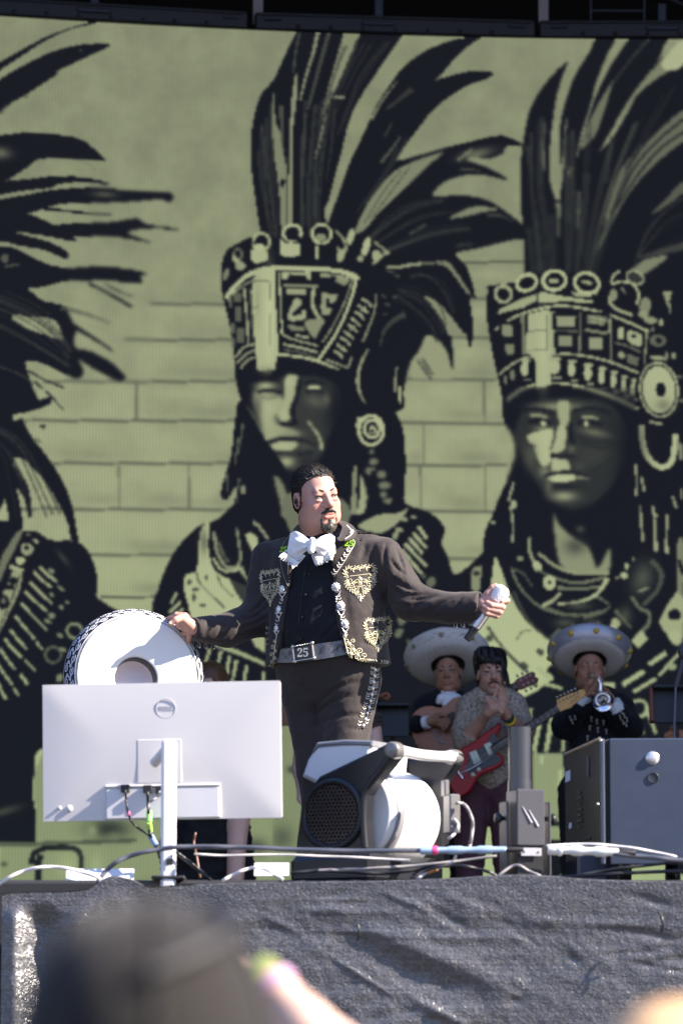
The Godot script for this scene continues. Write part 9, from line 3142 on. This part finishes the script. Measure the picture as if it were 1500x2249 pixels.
func make_crowd() -> void:
	# nearest the camera, far out of focus
	var skin := Color(0.62, 0.41, 0.33)
	var D := 2.5
	var c := P(330, 2470, D)
	var t := thing("person", "spectator in a dark grey cap close to the camera, lower left", "person", Vector3(c.x, 0, c.z))
	var hx := head_frame(c, 176.0, 0.0, 0.0, 1.0)
	var body := MB.new()
	make_head(body, hx, 0.007, {"skin": skin, "neck": 0.06})
	part(t, "body", body.done(true), vmat("skin"))
	# cap: crown, button, seams, bill
	var cap := cloth("cap_cloth", lin(0.017, 0.015, 0.014), 14.0, 0.5, 0.9)
	var m := MB.new()
	m.lathe([Vector2(0.09, -0.04), Vector2(0.092, 0.0), Vector2(0.0895, 0.035), Vector2(0.081, 0.066), Vector2(0.066, 0.092), Vector2(0.045, 0.11), Vector2(0.022, 0.118), Vector2(0.0, 0.12)], hx * Transform3D(Basis(), Vector3(0, 0.022, -0.012)), 48, 0.0, TAU, Vector2(0.95, 1.18))
	var cp_ := part(t, "cap", m.done(), cap)
	m = MB.new()
	m.ball(hx * Transform3D(Basis(), Vector3(0, 0.143, -0.012)), Vector3(0.009, 0.005, 0.009), 10)
	part(cp_, "cap_button", m.done(), cap)
	for k in 6:
		m = MB.new()
		var a := TAU * (k + 0.3) / 6.0
		var arc := []
		for i in 6:
			var q := [Vector2(0.0925, 0.0), Vector2(0.09, 0.035), Vector2(0.0815, 0.066), Vector2(0.0665, 0.092), Vector2(0.0455, 0.11), Vector2(0.0, 0.1205)][i] as Vector2
			arc.append(hx * Vector3(cos(a) * q.x * 0.95, q.y + 0.022, sin(a) * q.x * 1.18 - 0.012))
		m.tube(spline(arc, 4), 0.0022, 5, false)
		part(cp_, "seam", m.done(), mat("seam_dark", lin(0.02, 0.018, 0.018), 0.9))
	# dark glasses pushed up over the cap: their arm runs slantwise across the crown
	m = MB.new()
	var strap := []
	for i in 11:
		var u := i / 10.0
		var a := lerpf(-2.0, -0.15, u)
		var e := lerpf(1.15, 0.6, u)
		strap.append(hx * (Vector3(sin(-a) * -cos(e) * 0.094, sin(e) * 0.124, cos(a) * -cos(e) * 0.114) * 1.03 + Vector3(0, 0.022, -0.012)))
	m.tube(strap, 0.0065, 8, true)
	part(t, "glasses_arm", m.done(), mat("strap_black", lin(0.012, 0.011, 0.012), 0.6))
	m = MB.new()
	m.slab(PackedVector2Array([Vector2(-0.08, 0.0), Vector2(-0.07, 0.05), Vector2(-0.04, 0.08), Vector2(0.04, 0.08), Vector2(0.07, 0.05), Vector2(0.08, 0.0)]), hx * Transform3D(Basis(Vector3.RIGHT, PI * 0.5), Vector3(0, 0.0, 0.09)), -0.003, 0.003, 0.0)
	part(cp_, "bill", m.done(), cap)
	torso(t, c + Vector3(0, -0.3, 0), mat("tee_black", lin(0.02, 0.02, 0.024), 0.9))
	# farther on, someone short raises an arm with festival bands
	D = 4.3
	c = Vector3(P(930, 2249, D).x, 1.32, -D)
	t = thing("person", "spectator reaching up a bare arm with green and pink wrist bands", "person", Vector3(c.x, 0, c.z))
	hx = head_frame(c, 178.0, 0.0, 0.0, 0.95)
	body = MB.new()
	make_head(body, hx, 0.009, {"skin": skin, "neck": 0.05})
	var hd := P(534, 2156, D + 0.04)
	blob([[[c + Vector3(-0.14, -0.28, 0), 0.055], [P(790, 2370, D), 0.044], [P(668, 2252, D), 0.03], [P(604, 2176, D + 0.02), 0.024], [hd, 0.028]],
		[[hd, 0.022], [P(470, 2110, D + 0.05), 0.011], [P(440, 2114, D + 0.05), 0.009]], [[hd, 0.022], [P(468, 2124, D + 0.06), 0.011], [P(436, 2130, D + 0.07), 0.009]], [[hd, 0.022], [P(468, 2138, D + 0.07), 0.011], [P(438, 2146, D + 0.08), 0.009]], [[hd, 0.022], [P(474, 2152, D + 0.06), 0.01], [P(448, 2162, D + 0.07), 0.0085]], [[hd, 0.022], [P(500, 2100, D + 0.05), 0.012], [P(480, 2092, D + 0.05), 0.01]]], 0.009, 0.01, body, skin_paint(skin))
	part(t, "body", body.done(true), vmat("skin"))
	make_hair(t, hx, 0.01, func(p: Vector3) -> float: return -0.03 - (p.y * 0.9 - p.z * 0.6), Color(0.05, 0.03, 0.02), Vector3(0.01, 0.012, 0.01), 0.6)
	for q in [[[592, 2164], [610, 2184], lin(0.5, 0.3, 0.46)], [[564, 2152], [584, 2160], lin(0.24, 0.3, 0.1)]]:
		m = MB.new()
		m.tube([P(q[0][0], q[0][1], D + 0.02), P(q[1][0], q[1][1], D + 0.015)], 0.0295, 18)
		part(t, "wrist_band", m.done(), mat("fest_%d" % int(q[0][0]), q[2], 0.6))
	torso(t, c + Vector3(0, -0.3, 0), mat("tee_tan", lin(0.35, 0.28, 0.22), 0.9))
	D = 3.0
	c = P(1500, 2600, D)
	t = thing("person", "blond spectator just showing at the bottom right corner", "person", Vector3(c.x, 0, c.z))
	hx = head_frame(c, 170.0, 0.0, 0.0, 0.98)
	body = MB.new()
	make_head(body, hx, 0.008, {"skin": skin, "neck": 0.055})
	part(t, "body", body.done(true), vmat("skin"))
	make_hair(t, hx, 0.008, func(p: Vector3) -> float: return -0.03 - (p.y * 0.9 - p.z * 0.6), Color(0.6, 0.38, 0.2), Vector3(0.008, 0.01, 0.008), 0.6)
	torso(t, c + Vector3(0, -0.3, 0), mat("tee_tan", Color.WHITE))

func torso(t: Node3D, sh: Vector3, m: Material) -> void:
	var mb := MB.new()
	var g := Vector3(sh.x, 0.0, sh.z)
	blob([[[sh + Vector3(-0.15, 0, 0), 0.07], [sh + Vector3(0.15, 0, 0), 0.07]], [[sh + Vector3(0, -0.08, 0), 0.14], [sh + Vector3(0, -0.4, 0), 0.13], [sh + Vector3(0, -0.5, 0), 0.14]], [[sh + Vector3(-0.19, -0.02, 0), 0.06], [sh + Vector3(-0.22, -0.28, 0.0), 0.05]], [[sh + Vector3(0.17, -0.02, 0), 0.065], [sh + Vector3(0.24, -0.1, 0), 0.06]]], 0.018, 0.05, mb, null, folds([], 0.008))
	part(t, "shirt", mb.done(), m)
	mb = MB.new()
	blob([[[sh + Vector3(-0.09, -0.52, 0), 0.1], [g + Vector3(-0.1, 0.1, 0), 0.06]], [[sh + Vector3(0.09, -0.52, 0), 0.1], [g + Vector3(0.1, 0.1, 0), 0.06]]], 0.02, 0.04, mb)
	part(t, "trousers", mb.done(), mat("jeans", lin(0.05, 0.07, 0.12), 0.9))
	for s in [-1.0, 1.0]:
		mb = MB.new()
		blob([[[g + Vector3(s * 0.1, 0.045, 0.04), 0.045], [g + Vector3(s * 0.11, 0.04, -0.13), 0.038]]], 0.014, 0.01, mb)
		part(t, "shoe", mb.done(), mat("shoe_black", lin(0.012, 0.012, 0.012), 0.35))

func _ready() -> void:
	noise.seed = 7
	noise.frequency = 0.02
	fine.seed = 11
	fine.frequency = 1.0
	# camera
	var cam := Camera3D.new()
	cam.fov = rad_to_deg(2.0 * atan(1124.5 / FOCAL))
	cam.near = 0.1
	cam.far = 400.0
	cam.position = Vector3(0, EYE, 0)
	cam.rotation_degrees.x = PITCH
	var lens := CameraAttributesPhysical.new()
	lens.frustum_focal_length = 12.0 * FOCAL / 1124.5
	lens.frustum_focus_distance = 15.05
	lens.exposure_aperture = 3.3
	cam.attributes = lens
	add_child(cam)
	# sky, exposure
	var env := Environment.new()
	env.background_mode = Environment.BG_SKY
	var sm := ProceduralSkyMaterial.new()
	sm.sky_top_color = Color(0.42, 0.58, 0.85)
	sm.sky_horizon_color = Color(0.86, 0.89, 0.95)
	sm.sky_curve = 0.2
	sm.ground_bottom_color = Color(0.25, 0.24, 0.22)
	sm.ground_horizon_color = Color(0.6, 0.62, 0.62)
	sm.sky_energy_multiplier = 0.72
	var sky := Sky.new()
	sky.sky_material = sm
	env.sky = sky
	env.tonemap_mode = Environment.TONE_MAPPER_LINEAR
	env.tonemap_exposure = GAIN
	env.sdfgi_enabled = true
	env.ssao_enabled = true
	env.ssil_enabled = true
	var we := WorldEnvironment.new()
	we.environment = env
	add_child(we)
	# sun: high on the right, only a little in front of the stage
	var sun := DirectionalLight3D.new()
	var az := deg_to_rad(76.0)
	var el := deg_to_rad(35.0)
	var to := Vector3(sin(az) * cos(el), sin(el), cos(az) * cos(el))
	sun.light_energy = 1.6
	sun.light_color = Color(1.0, 0.95, 0.89)
	sun.light_angular_distance = 0.5
	sun.shadow_enabled = true
	add_child(sun)
	sun.look_at_from_position(to * 50.0, Vector3.ZERO)
	build()

func build() -> void:
	make_setting()
	make_screen()
	make_scrim()
	make_monitor()
	make_spotlight()
	make_post()
	make_case()
	make_cables()
	make_singer()
	make_trumpeter()
	make_vihuela_player()
	make_guitarist()
	make_singers_behind()
	make_percussionist()
	make_stands()
	make_crowd()
	print("all ", Time.get_ticks_msec())
